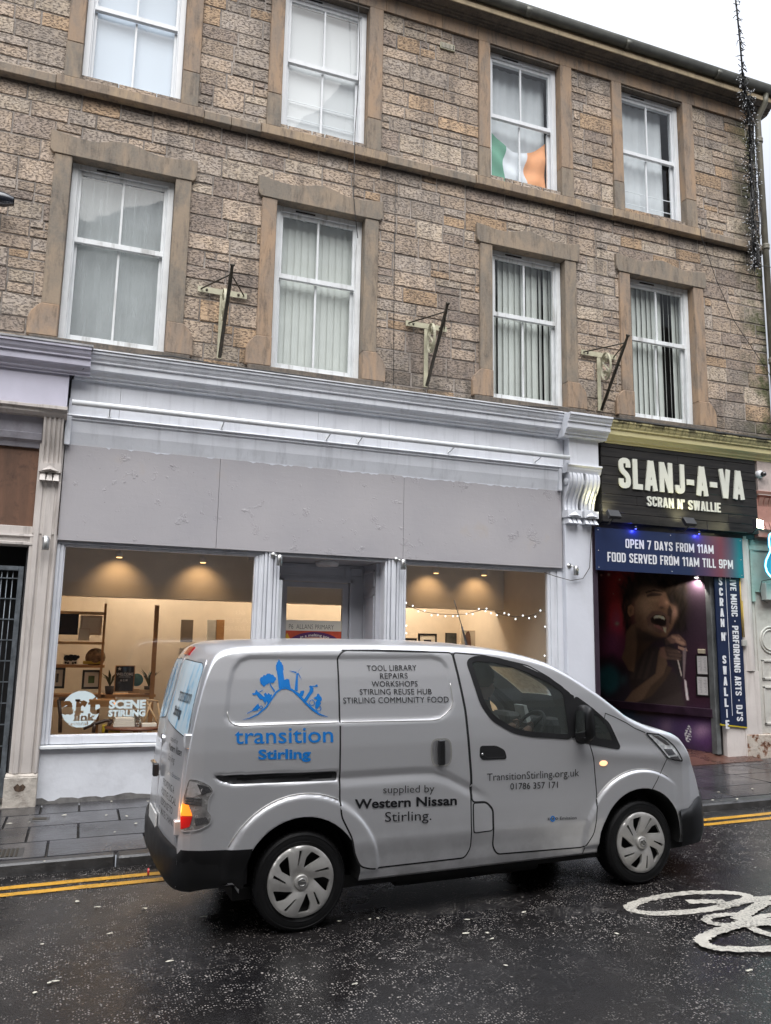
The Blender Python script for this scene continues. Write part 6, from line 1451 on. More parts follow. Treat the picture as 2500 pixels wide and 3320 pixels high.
KEY = np.array([(-.79,.29,-.825,.29),(-.79,.60,-.83,.62),(-.782,.78,-.823,.85),(-.765,1.0,-.81,1.08),(-.74,1.22,-.785,1.28),(-.695,1.46,-.73,1.5),(-.635,1.67,-.675,1.715),(-.575,1.775,-.60,1.815),
 (-.48,1.812,-.50,1.848),(-.3,1.825,-.3,1.86),(.2,1.83,.2,1.868),(.8,1.826,.8,1.862),(1.2,1.812,1.2,1.848),(1.45,1.795,1.45,1.828),(1.7,1.755,1.72,1.79),(2.0,1.67,2.05,1.71),(2.35,1.475,2.42,1.51),(2.56,1.33,2.62,1.37),
 (2.66,1.262,2.72,1.30),(2.87,1.175,2.90,1.215),(3.03,1.135,3.05,1.175),(3.16,1.085,3.2,1.13),(3.23,1.01,3.31,1.06),(3.31,.86,3.43,.93),(3.37,.70,3.52,.77),(3.41,.52,3.57,.56),(3.415,.38,3.58,.40),(3.405,.29,3.56,.29)])
def resample(K, step):
    out = []; n = len(K)
    for i in range(n-1):
        p0, p1, p2, p3 = K[max(i-1, 0)], K[i], K[i+1], K[min(i+2, n-1)]; L = max(np.hypot(p2[0]-p1[0], p2[1]-p1[1]), .3*np.hypot(p2[2]-p1[2], p2[3]-p1[3])); m_ = max(2, int(L/step))
        l1, l0, l2 = (np.linalg.norm(p2[:2]-p1[:2])+1e-6, np.linalg.norm(p1[:2]-p0[:2])+1e-6, np.linalg.norm(p3[:2]-p2[:2])+1e-6)
        t1 = (p2-p0)*l1/(l0+l1) if i else p2-p1; t2 = (p3-p1)*l1/(l1+l2) if i < n-2 else p2-p1
        for s in range(m_):
            u = s/m_; out.append((2*u**3-3*u**2+1)*p1+(u**3-2*u**2+u)*t1+(-2*u**3+3*u**2)*p2+(u**3-u**2)*t2)
    out.append(K[-1]); return np.array(out)
def lerp_tab(x, tab): return np.interp(x, [a for a, b in tab], [b for a, b in tab])
PROF = [(.25, .835), (.29, .846), (.33, .856), (.42, .863), (.50, .878), (.53, .881), (.57, .879), (.9, .8785), (1.15, .876), (1.3, .866), (1.45, .848), (1.6, .822), (1.75, .785), (1.80, .765), (1.9, .74)]
WID = [(-.9, .90), (-.79, .925), (-.76, .95), (-.72, .972), (-.65, .99), (-.5, 1), (2.9, 1), (3.05, .99), (3.16, .973), (3.25, .95), (3.36, .91), (3.44, .875), (3.5, .845), (3.7, .8)]
def sdpoly(a, b, pts):
    pts = np.array(pts, float); dm = np.full(a.shape, 1e9); ins = np.zeros(a.shape, bool); n = len(pts)
    for i in range(n):
        p, q_ = pts[i], pts[(i+1) % n]; e = q_-p; t = np.clip(((a-p[0])*e[0]+(b-p[1])*e[1])/(e@e+1e-12), 0, 1); dm = np.minimum(dm, np.hypot(a-p[0]-t*e[0], b-p[1]-t*e[1]))
        c1 = (p[1] > b) != (q_[1] > b); xi = p[0]+(b-p[1])*e[0]/(e[1] if abs(e[1]) > 1e-12 else 1e-12); ins ^= c1 & (a < xi)
    return np.where(ins, dm, -dm)
sst = lambda x: np.clip(x, 0, 1)**2*(3-2*np.clip(x, 0, 1))
PANEL = [(-.525,1.36),(-.505,1.56),(-.475,1.67),(-.43,1.73),(-.36,1.752),(.98,1.745),(1.06,1.72),(1.10,1.66),(1.125,1.42),(1.09,1.355),(1.02,1.305),(.94,1.295),(-.44,1.31),(-.495,1.325)]
def disp(u, v):
    d = -.014*sst(sdpoly(u, v, PANEL)/.020+.2)
    for cu in (0.0, 2.725):
        r = np.hypot(u-cu, v-.315); k = sst((.545-r)/.022)*sst((v-.30)/.05)*(1 if cu < 1 else 1)
        if cu > 1: k = k*sst((3.12-u)/.25)
        d = d+.020*k
    # sculpted groove running forward from the sliding rail
    gx = np.interp(u, [.2, .8, .95, 1.05, 1.35, 1.45], [.955, .955, .945, .915, .76, .70]); gd = v-gx
    amp = sst((u-.2)/.08)*sst((1.42-u)/.25)
    d = d-.016*amp*np.where(gd > 0, sst(1-gd/.022), sst(1+gd/.085))
    # rail slot behind the door
    d = d-.022*sst(sdpoly(u, v, [(-.60, 1.015), (.245, .995), (.245, .925), (-.47, .945), (-.55, .97)])/.012+.1)
    # shoulder over the front wing
    d = d+.012*sst((u-2.0)/.5)*np.exp(-((v-np.interp(u, [2, 3.1], [1.03, .93]))/.06)**2)
    return d
ST = resample(KEY, .0145); NS, NTOP, NC = 104, 16, 6
def build_body():
    rows = []
    for uE, E, uT, T in ST:
        v0 = float(np.interp(uE, [-.44, -.40], [.345, .27])); r = min(.055, max(.004, (E-v0)*.3)); v = np.linspace(v0, max(E-r, v0+.001), NS)
        W = lerp_tab(uE, WID); y = lerp_tab(v, PROF)*W; us = np.full_like(v, uE)
        y = y+disp(us, v)*(1 if E > .5 else 0)
        y1, v1 = y[-1], v[-1]; cut = min(.06, y1*.1); an = np.linspace(0, math.pi/2, NC+1)[1:]
        lean = (lerp_tab(v1+.05, PROF)-lerp_tab(v1, PROF))*W
        yc = y1+lean*(np.sin(an))*.5-cut*(1-np.cos(an)); vc = v1+r*np.sin(an); y2, v2 = yc[-1], vc[-1]
        s = np.linspace(0, 1, NTOP+1)[1:]; yt = y2*(1-s); k = 1-(1-s)**2.3; vt = v2+(T-v2)*k; ut = uE+(uT-uE)*k
        rows.append(np.stack([np.concatenate([us, np.full(NC, uE), ut]), np.concatenate([y, yc, yt]), np.concatenate([v, vc, vt])], -1))
    G = np.array(rows); n, m_ = G.shape[:2]; L = G.copy(); L[..., 1] *= -1
    vs = np.concatenate([L.reshape(-1, 3), G.reshape(-1, 3)]); off = n*m_; fs = []
    I = np.arange(n*m_).reshape(n, m_); a, b, c, d = I[:-1, :-1].ravel(), I[1:, :-1].ravel(), I[1:, 1:].ravel(), I[:-1, 1:].ravel()
    fs = [tuple(q_) for q_ in np.stack([a, b, c, d], -1)]+[tuple(q_) for q_ in (np.stack([d, c, b, a], -1)+off)]
    for i in range(n-1): fs.append((I[i, 0]+off, I[i+1, 0]+off, I[i+1, 0], I[i, 0]))
    fs.append(tuple(list(I[0])+[x+off for x in I[0][::-1]])); fs.append(tuple(list(I[-1])[::-1]+[x+off for x in I[-1]]))
    bm = bmesh.new(); bv = [bm.verts.new(p) for p in vs]
    for f in fs:
        try: bm.faces.new([bv[int(k)] for k in f])
        except ValueError: pass
    bmesh.ops.remove_doubles(bm, verts=bm.verts, dist=.0004); bmesh.ops.dissolve_degenerate(bm, edges=bm.edges, dist=.0003); bmesh.ops.recalc_face_normals(bm, faces=bm.faces)
    for f in bm.faces: f.smooth = True
    return bm
BB = build_body(); BVH = BVHTree.FromBMesh(BB)
def on_side(u, v, off=.003, far=False):
    s = 1 if far else -1
    h = BVH.ray_cast(Vector((u, 2*s, v)), Vector((0, -s, 0)))
    if h[0] is None:
        p, n, _, _ = BVH.find_nearest(Vector((u, .8*s, v))); return p+n*off
    n = h[1]; n = n if n.y*s > 0 else -n
    return h[0]+Vector((n.x*.5, n.y, n.z*.5)).normalized()*off
def on_cam(u, v, off=.003):
    q_ = Vector((u, -.868, v)); dv = (q_-CAMV).normalized(); h = BVH.ray_cast(CAMV, dv)
    if h[0] is None: p, n, _, _ = BVH.find_nearest(q_+dv*.2); return p+n*off
    n = h[1] if h[1].dot(dv) < 0 else -h[1]; return h[0]+n*off
def on_rear(y, v, off=.003):
    h = BVH.ray_cast(Vector((-3, y, v)), Vector((1, 0, 0)))
    if h[0] is None: p, n, _, _ = BVH.find_nearest(Vector((-.8, y, v))); return p+n*off
    n = h[1] if h[1].x < 0 else -h[1]; return h[0]+n*off
def on_top(x, y, off=.003):
    h = BVH.ray_cast(Vector((x, y, 3)), Vector((0, 0, -1))); n = h[1] if h[1].z > 0 else -h[1]; return h[0]+n*off
def rounded(pts, r=.03, n=5):
    out = []; m_ = len(pts); P2 = [Vector(p) for p in pts]
    for i in range(m_):
        p, a, b = P2[i], P2[i-1], P2[(i+1) % m_]; d1, d2 = (a-p), (b-p); rr = min(r, d1.length*.45, d2.length*.45); s, e = p+d1.normalized()*rr, p+d2.normalized()*rr
        for k in range(n+1): t = k/n; out.append(tuple((1-t)**2*s+2*t*(1-t)*p+t*t*e))
    return out
def densify(pts, step, closed=True):
    out = []
    for i in range(len(pts) if closed else len(pts)-1):
        a, b = Vector(pts[i]), Vector(pts[(i+1) % len(pts)]); m_ = max(1, int((b-a).length/step))
        out += [tuple(a.lerp(b, k/m_)) for k in range(m_)]
    if not closed: out.append(tuple(pts[-1]))
    return out
def patch2d(poly, holes=(), step=.03):
    loops = [densify(poly, step)]+[densify(h, step) for h in holes]; vs, es = [], []
    for lp_ in loops:
        n = len(vs); vs += [Vector(p) for p in lp_]; es += [(n+i, n+(i+1) % len(lp_)) for i in range(len(lp_))]
    xs, ys = [p[0] for p in loops[0]], [p[1] for p in loops[0]]; gx = np.arange(min(xs)+step*.5, max(xs), step); gy = np.arange(min(ys)+step*.5, max(ys), step)
    A, B = np.meshgrid(gx, gy); sd = sdpoly(A, B, loops[0])
    for h in loops[1:]: sd = np.minimum(sd, -sdpoly(A, B, h))
    ok = sd > step*.35; vs += [Vector((float(x), float(y))) for x, y in zip(A[ok], B[ok])]
    r = delaunay_2d_cdt(vs, es, [], 0, 1e-6); V2 = [tuple(v) for v in r[0]]; T2 = [tuple(f) for f in r[2]]
    c = np.array([np.mean([V2[i] for i in f], axis=0) for f in T2]); sd = sdpoly(c[:, 0], c[:, 1], loops[0])
    for h in loops[1:]: sd = np.minimum(sd, -sdpoly(c[:, 0], c[:, 1], h))
    T2 = [f for f, s in zip(T2, sd) if s > 0]; return V2, T2
def skin(name, poly, mat, parent, fn, off=.003, step=.03, holes=(), skirt=.0, smooth=True, jitter=None):
    V2, T2 = patch2d(poly, holes, step); mb = MB(); mb.smooth = smooth; n = len(V2)
    top = [fn(x, y, off if not jitter else off+jitter(x, y)) for x, y in V2]; mb.add(top, T2)
    if skirt:
        cnt = {}
        for f in T2:
            for i in range(3):
                a, b = f[i], f[(i+1) % 3]; cnt.setdefault((min(a, b), max(a, b)), []).append((a, b))
        bd = [v[0] for v in cnt.values() if len(v) == 1]; used = sorted({i for e in bd for i in e}); mp = {i: k for k, i in enumerate(used)}
        low = [fn(*V2[i], off-skirt) for i in used]; mb.smooth = False
        mb.add([top[i] for i in used]+low, [(mp[a], mp[a]+len(used), mp[b]+len(used), mp[b]) for a, b in bd])
    o = mb.build(name, mat, parent, fix=False)
    # orient outward
    me = o.data; c = sum((p.normal for p in me.polygons), Vector((0, 0, 0))); ctr = top[0]; tgt = fn(*V2[0], off+.05)-fn(*V2[0], off)
    if c.dot(tgt) < 0: me.flip_normals()
    return o
def ribbon(name, pts, wd, mat, parent, fn, off=.002, closed=False, step=.03):
    P2 = [Vector(p) for p in densify(pts, step, closed)]; n = len(P2); mb = MB(); vs = []
    for i in range(n):
        a = P2[(i-1) % n] if closed or i else P2[0]; b = P2[(i+1) % n] if closed or i < n-1 else P2[-1]; t = (b-a).normalized(); nn = Vector((-t.y, t.x))*wd/2
        p, q_ = P2[i]+nn, P2[i]-nn; vs += [fn(p.x, p.y, off), fn(q_.x, q_.y, off)]
    m_ = n if closed else n-1
    mb.smooth = True; mb.add(vs, [(2*i, 2*i+1, (2*i+3) % (2*n), (2*i+2) % (2*n)) for i in range(m_)])
    return mb.build(name, mat, parent, fix=False)
# ---- outlines in side view (x, z)
WIN = rounded([(1.27,1.70),(1.335,1.725),(1.50,1.715),(1.72,1.655),(1.93,1.565),(2.075,1.475),(2.10,1.13),(1.74,1.165),(1.60,1.195),(1.43,1.29),(1.35,1.40)], .05)
QTR = rounded([(2.165,1.425),(2.30,1.335),(2.45,1.215),(2.54,1.03),(2.16,1.10)], .03)
FDOOR = rounded([(1.155,1.765),(1.40,1.745),(1.78,1.665),(1.95,1.575),(2.13,1.445),(2.16,1.15),(2.25,1.12),(2.295,.95),(2.31,.70),(2.27,.42),(2.19,.325),(1.45,.345),(1.415,.40),(1.415,.66),(1.36,.715),(1.245,.72),(1.245,.91),(1.215,1.36)], .03)
SDOOR = rounded([(.26,1.745),(.31,1.787),(1.145,1.765),(1.205,1.36),(1.235,.91),(1.235,.41),(1.19,.345),(.48,.345),(.40,.37),(.355,.46),(.335,.56),(.26,.70),(.252,.80),(.252,1.0)], .03)
FLAP = rounded([(1.255,.712),(1.36,.707),(1.407,.655),(1.407,.515),(1.255,.51)], .02)
def cutter(bm_fn):
    me = bpy.data.meshes.new('cut'); bm = bmesh.new(); bm_fn(bm); bmesh.ops.recalc_face_normals(bm, faces=bm.faces); bm.to_mesh(me); bm.free(); return me
def prism_y(poly, y0, y1):
    def f(bm):
        a = [bm.verts.new((p[0], y0, p[1])) for p in poly]; b = [bm.verts.new((p[0], y1, p[1])) for p in poly]; n = len(poly)
        bm.faces.new(a); bm.faces.new(b[::-1]); [bm.faces.new((a[i], b[i], b[(i+1) % n], a[(i+1) % n])) for i in range(n)]
    return cutter(f)
def cab(bm):
    st = [(1.24, 1.735, .68, .65), (1.5, 1.725, .70, .65), (1.7, 1.69, .70, .63), (1.95, 1.60, .72, .62), (2.3, 1.40, .73, .62), (2.62, 1.19, .73, .64)]; prev = None; first = None
    for x, zt, wb, wt in st:
        r_ = [bm.verts.new(p) for p in ((x, -wb-.04, .55), (x, wb+.04, .55), (x, wb+.04, 1.12), (x, wt, zt-.03), (x, wt-.06, zt), (x, -wt+.06, zt), (x, -wt, zt-.03), (x, -wb-.04, 1.12))]
        if prev: [bm.faces.new((prev[i], prev[(i+1) % 8], r_[(i+1) % 8], r_[i])) for i in range(8)]
        else: bm.faces.new(r_)
        prev = r_
    bm.faces.new(prev[::-1])
def wscreen(bm):
    pl_ = [(1.86, -.50), (1.84, 0), (1.86, .50), (2.585, .60), (2.66, 0), (2.585, -.60)]; a = [bm.verts.new((x, y, 1.02)) for x, y in pl_]; b = [bm.verts.new((x, y, 2.1)) for x, y in pl_]; n = 6
    bm.faces.new(a); bm.faces.new(b[::-1]); [bm.faces.new((a[i], b[i], b[(i+1) % n], a[(i+1) % n])) for i in range(n)]
def circ(cx, cz, r, n=44): return [(cx+r*math.cos(2*math.pi*k/n), cz+r*math.sin(2*math.pi*k/n)) for k in range(n)]
cuts = []
for cx in (0.0, 2.725):
    w_ = circ(cx, .315, .405); w_ = [(x, z if z > .315 else -.3) for x, z in w_ if True]; w_ = [(cx+.405*math.cos(math.pi*k/22), .315+.405*math.sin(math.pi*k/22)) for k in range(23)]+[(cx-.385, .0), (cx+.385, .0)]
    for s in (-1, 1): cuts.append((prism_y(w_, s*.56, s*1.2), 'well'))
cuts.append((cutter(cab), 'trim')); cuts.append((prism_y([(p[0], p[1]) for p in WIN], -1.2, 1.2), 'trim')); cuts.append((prism_y(QTR, -1.2, 1.2), 'trim')); cuts.append((cutter(wscreen), 'trim'))
bme = bpy.data.meshes.new('body'); BB.to_mesh(bme); body = bpy.data.objects.new('body', bme); COL.objects.link(body); bme.materials.append(M['silver'])
tmp = []
for me, mt in cuts:
    me.materials.append(M[mt]); c = bpy.data.objects.new('cut', me); COL.objects.link(c); tmp.append(c)
    md = body.modifiers.new('b', 'BOOLEAN'); md.operation = 'DIFFERENCE'; md.solver = 'EXACT'; md.object = c; md.material_mode = 'TRANSFER'
dg = bpy.context.evaluated_depsgraph_get(); dg.update(); nb = bpy.data.meshes.new_from_object(body.evaluated_get(dg)); body.modifiers.clear(); body.data = nb; nb.name = 'body'
for c in tmp: bpy.data.objects.remove(c)
for p in nb.polygons:
    p.use_smooth = p.material_index == 0
body.parent = van; LOCAL.add('body')
# ---- doors and their gaps
ribbon('door_gap', SDOOR, .0125, M['dark'], body, on_side, .0015, True); ribbon('door_gap', FDOOR, .0125, M['dark'], body, on_side, .0016, True); ribbon('flap_gap', FLAP, .010, M['dark'], body, on_side, .0016, True)
def inset(poly, d):
    P2 = [Vector(p) for p in poly]; n = len(P2); A = sum(P2[i].x*P2[(i+1) % n].y-P2[(i+1) % n].x*P2[i].y for i in range(n)); s = 1 if A > 0 else -1; out = []
    for i in range(n):
        t = (P2[(i+1) % n]-P2[i-1]).normalized(); out.append(tuple(P2[i]+Vector((-t.y, t.x))*d*s))
    return out
WOUT = inset(WIN, -.012)
sd_ = skin('sliding_door', inset(SDOOR, .005), M['silver'], van, on_side, .0045, .0155, skirt=.008)
fd_ = skin('front_door', inset(FDOOR, .005), M['silver'], van, on_side, .0045, .02, holes=[WOUT], skirt=.008)
skin('charge_flap', inset(FLAP, .004), M['silver'], van, on_side, .005, .03, skirt=.006)
skin('window_rubber', inset(WIN, -.018), M['black'], fd_, on_side, .009, .04, holes=[inset(WIN, .022)], skirt=.012)
skin('window', inset(WIN, .012), M['vglass'], fd_, on_side, .004, .06); skin('window', inset(WIN, .0), M['vglass'], van, lambda a, b, o: on_side(a, b, o, True), .004, .06).name = 'far_window'
skin('quarter_frame', inset(QTR, -.012), M['black'], van, on_side, .006, .03, holes=[rounded([(2.30,1.275),(2.34,1.29),(2.42,1.215),(2.48,1.09),(2.33,1.115)], .02)], skirt=.008)
skin('quarter_window', rounded([(2.28,1.30),(2.34,1.31),(2.44,1.225),(2.50,1.08),(2.31,1.10)], .02), M['vglass'], van, on_side, .003, .05)
skin('pillar_trim', [(2.083,1.47),(2.15,1.435),(2.165,1.13),(2.105,1.125)], M['black'], fd_, on_side, .0095, .04, skirt=.008)
skin('windscreen', [(1.84, -.53), (1.82, 0), (1.84, .53), (2.61, .62), (2.68, 0), (2.61, -.62)], M['wglass'], van, on_top, .004, .08)
# black roof gutter line and drip rail
ribbon('roof_gutter', S_('B', (110,152),(400,152),(800,165),(1100,188),(1340,215),(1500,245),(1666,292))+S_('C', (120,340),(250,425),(390,535)), .010, M['black'], body, on_side, .003)
# rear panel rail and window line
skin('door_rail', rounded([(-.585,1.008),(.235,.99),(.235,.93),(-.465,.95),(-.55,.975)], .02), M['black'], van, on_side, .004, .03); rail = bpy.data.objects['door_rail']
ribbon('rail_groove', [(-.44,.975),(.2,.962)], .022, M['bumper'], rail, on_side, .007)
# raised beads added along the pressed edges to make their highlight lines
bead = lambda nm, pts, off, par, r=.0035: MB().tube([on_side(u, v, off) for u, v in densify(pts, .025, False)], r, 6).build(nm, M['cap'], par)
bead('edge_highlight_bead', rounded(PANEL, .03)[16*0:0] or [(.245,1.3065),(-.43,1.3085),(-.475,1.322),(-.498,1.345),(-.512,1.40)], .001, body); bead('edge_highlight_bead', [(.265,1.3065),(.93,1.2935),(1.0,1.302),(1.055,1.335),(1.095,1.37),(1.118,1.42),(1.108,1.55)], .0052, sd_)
bead('arch_highlight_bead', [(.548*math.cos(math.radians(a)), .315+.548*math.sin(math.radians(a))) for a in range(152, 62, -4)], .001, body); bead('arch_highlight_bead', [(2.725+.548*math.cos(math.radians(a)), .315+.548*math.sin(math.radians(a))) for a in range(140, 58, -4)], .001, body, .003)
# handles
hr = rounded([(.935,1.165),(1.075,1.165),(1.085,1.06),(1.07,.985),(.94,.985),(.925,1.07)], .055, 7)
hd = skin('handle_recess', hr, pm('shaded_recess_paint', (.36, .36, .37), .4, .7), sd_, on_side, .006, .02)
ribbon('recess_rim', hr, .012, M['cap'], hd, on_side, .0075, True, .012)
mb = MB(); p = on_side(1.0, 1.16, .0); mb.box((.972, p.y-.045, .992), (1.022, p.y-.012, 1.165)); mb.build('handle', M['black'], hd, bevel=.008)
h2 = rounded([(1.315,1.105),(1.45,1.10),(1.52,1.065),(1.535,1.0),(1.33,1.005),(1.31,1.03)], .025)
hp = skin('handle', h2, M['black'], fd_, on_side, .008, .03, skirt=.006); ribbon('handle_edge', rounded([(1.345,1.04),(1.375,1.018),(1.51,1.018),(1.52,1.03)], .01), .006, M['trim'], hp, on_side, .011)
p = on_side(1.333, 1.045, .008); MB().lathe([(0, -.004), (.008, -.003), (.009, .002)], p, 'y', 10).build('lock', M['steel'], hp)
# lamps
LAMP_T = rounded([(-.74,1.0),(-.68,.99),(-.61,.955),(-.585,.915),(-.615,.88),(-.622,.80),(-.59,.77),(-.605,.72),(-.67,.69),(-.755,.682),(-.775,.69),(-.775,.78),(-.765,.90)], .02)
M['red'] = pm('red_lens', (.40, .012, .012), .15, coat=1); M['amber'] = emit('amber_lit_lens', (1, .20, .008), .75); M['clear_white'] = pm('frosted_clear_lens', (.50, .50, .50), .15, .5, coat=1, var=.3, vs=30)
tl_ = skin('tail_light', LAMP_T, pm('lamp_housing', (.34, .335, .33), .25, .6, coat=.6, var=.4, vs=24), van, on_side, .007, .03, skirt=.006)
def near(u, v, off): return on_side(u, v, off)
ribbon('lamp_rim', LAMP_T, .007, M['silver'], tl_, on_side, .009, True, .02)
def rb(y, v, off): return on_rear(y, v, off)
skin('reversing_lens', [(-.735,.985),(-.69,.975),(-.655,.95),(-.665,.905),(-.71,.885),(-.75,.89)], M['clear_white'], tl_, on_side, .0095, .03)
skin('chrome_bowl', [(-.69,.965),(-.62,.945),(-.60,.915),(-.66,.90)], M['chrome'], tl_, on_side, .0097, .03); skin('chrome_bowl', [(-.70,.76),(-.63,.765),(-.61,.735),(-.69,.715)], M['chrome'], tl_, on_side, .0097, .03)
skin('indicator_lens', [(-.77,.85),(-.735,.84),(-.712,.775),(-.778,.775)], M['amber'], tl_, on_side, .0098, .02); skin('brake_lens', [(-.778,.772),(-.712,.772),(-.725,.71),(-.775,.695)], M['red'], tl_, on_side, .0098, .02)
for k in range(3): ribbon('chrome_strip', [(-.755,.88-.016*k),(-.66,.872-.016*k)], .009, M['chrome'], tl_, on_side, .0098)
mb = MB()
ilo = bpy.data.lights.new('ind', 'POINT'); ilo.energy = .25; ilo.color = (1, .35, .05); ilo.shadow_soft_size = .02; lo = bpy.data.objects.new('indicator_light', ilo); COL.objects.link(lo); lo.parent = van; lo.location = (-.85, -.87, .80)
on_front = on_cam
HL = rounded(S_('C', (1022,850),(1080,858),(1130,862),(1200,905),(1255,955),(1300,1020),(1332,1085),(1270,1078),(1208,1060),(1160,1000),(1100,930)), .015)
hl_ = skin('headlight', HL, pm('headlight_interior', (.70, .72, .75), .35, .3, var=.4, vs=22), van, on_front, .004, .02, skirt=.006); ribbon('headlight_edge', HL, .010, M['black'], hl_, on_front, .007, True, .02)
for k_ in ([(1075,868),(1125,875),(1190,915),(1230,955),(1190,950),(1130,905)], [(1170,985),(1240,985),(1275,1030),(1215,1040)], [(1225,1050),(1290,1045),(1315,1078),(1240,1070)]): skin('chrome_sweep', S_('C', *k_), M['chrome'], hl_, on_front, .0062, .03)
skin('lens', inset(HL, .004), M['lens'], hl_, on_front, .010, .03)
rp_ = on_side(2.385, .925, .0); mb = MB(); mb.lathe([(0, -.012), (.02, -.010), (.03, 0)], (0, 0, 0), 'y', 18); mb.v = [(v[0]*1.25+rp_.x, v[1]+rp_.y, v[2]*.72+rp_.z) for v in mb.v]; mb.build('side_indicator', emit('amber_side_lamp', (1, .45, .22), .9), van)
# bumpers
def bump_rear():
    prof = [(.318, -.05), (.322, -.012), (.35, .006), (.42, .014), (.50, .014), (.555, .008), (.572, -.006), (.574, -.04)]
    path = []        # plan outline from the near wheel arch round the back
    near_ = [(-.36, -.868), (-.5, -.876), (-.62, -.872), (-.71, -.858), (-.765, -.825), (-.80, -.765), (-.82, -.69), (-.838, -.55), (-.848, -.3), (-.852, 0)]
    path = near_+[(x, -y) for x, y in near_[::-1][1:]]
    vs = []; n = len(path); m_ = len(prof)
    for i, (x, y) in enumerate(path):
        a, b = Vector(path[max(i-1, 0)]), Vector(path[min(i+1, n-1)]); t = (b-a).normalized(); nn = Vector((-t.y, t.x)); nn = nn if nn.dot(Vector((x+.3, y))) > 0 else -nn
        k = min(1, max(.42, (-.55-x)/.2)) 
        for z, o in prof: zz = z+.03*(1-min(1, k*1.5))*(1 if z < .35 else 0); vs.append((x+nn.x*o*k, y+nn.y*(o*k if abs(y) > .5 or True else 0), zz-.02*(z > .5 and x > -.6)))
    mb = MB(); mb.smooth = True; mb.add(vs, [(i*m_+j, (i+1)*m_+j, (i+1)*m_+j+1, i*m_+j+1) for i in range(n-1) for j in range(m_-1)])
    o = mb.build('rear_bumper', M['bumper'], van)
    MB().lathe([(0, -.008), (.022, -.006), (.024, .004)], (-.935, -.60, .40), 'x', 12).build('reflector', M['red'], o)
bump_rear()
skin('bumper_side', [(-.335,.553),(-.60,.562),(-.795,.572),(-.80,.32),(-.60,.315),(-.38,.315),(-.385,.42)], M['bumper'], bpy.data.objects['rear_bumper'], on_side, .010, .03, skirt=.008)
BF_ = rounded([(3.10,.50),(3.22,.505),(3.30,.60),(3.37,.72),(3.46,.64),(3.50,.45),(3.49,.30),(3.30,.27),(3.14,.27),(3.115,.40)], .02)
def on_ff(u, v, off=.003):
    q_ = Vector((u, -.85, v)); dv = Vector((-.55, .83, 0)); h = BVH.ray_cast(q_-dv*1.5, dv)
    if h[0] is None: p, n, _, _ = BVH.find_nearest(q_); return p+n*off
    n = h[1] if h[1].dot(dv) < 0 else -h[1]; return h[0]+n*off
def bump_front():
    prof = [(.24, -.03), (.255, .03), (.34, .055), (.45, .058), (.53, .045), (.575, .018), (.60, -.02)]
    near_ = [(3.10, -.868), (3.2, -.845), (3.31, -.80), (3.39, -.735), (3.47, -.64), (3.54, -.5), (3.59, -.3), (3.61, 0)]; path = near_+[(x, -y) for x, y in near_[::-1][1:]]; vs = []; n = len(path); m_ = len(prof)
    for i, (x, y) in enumerate(path):
        a, b = Vector(path[max(i-1, 0)]), Vector(path[min(i+1, n-1)]); t = (b-a).normalized(); nn = Vector((t.y, -t.x)); nn = nn if nn.dot(Vector((x-2.6, y))) > 0 else -nn
        rise = max(0, min(1, (x-3.18)/.22)); k = .35+.65*max(0, min(1, (x-3.12)/.15))
        for z, o in prof: vs.append((x+nn.x*o*k, y+nn.y*o*k, z+(.07*rise if z > .5 else (.03*rise if z > .4 else 0))-.075*(z > .55)*(1-rise)))
    mb = MB(); mb.smooth = True; mb.add(vs, [(i*m_+j, (i+1)*m_+j, (i+1)*m_+j+1, i*m_+j+1) for i in range(n-1) for j in range(m_-1)]); mb.build('front_bumper', M['bumper'], van)
bump_front()
ribbon('wing_seam', S_('C', (1203,1068),(1165,1150),(1120,1250),(1080,1325)), .006, M['dark'], body, on_cam, .0015); ribbon('bonnet_seam', S_('C', (680,682),(760,715),(860,765),(930,810),(1022,848)), .006, M['dark'], body, on_cam, .0015)
ribbon('sill_seam', [(2.20,.325),(2.19,.275)], .006, M['dark'], body, on_side, .0015); ribbon('pillar_seam', S_('C', (683,685),(668,772)), .006, M['dark'], body, on_cam, .0015)
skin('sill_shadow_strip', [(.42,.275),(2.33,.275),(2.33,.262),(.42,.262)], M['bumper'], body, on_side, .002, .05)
# underside
MB().box((-.42, -.72, .20), (3.25, .72, .275)).build('underbody', M['well'], van)
mb = MB(); mb.box((.75, -.62, .13), (1.95, .62, .21)); mb.build('battery_box', M['well'], van, bevel=.02)
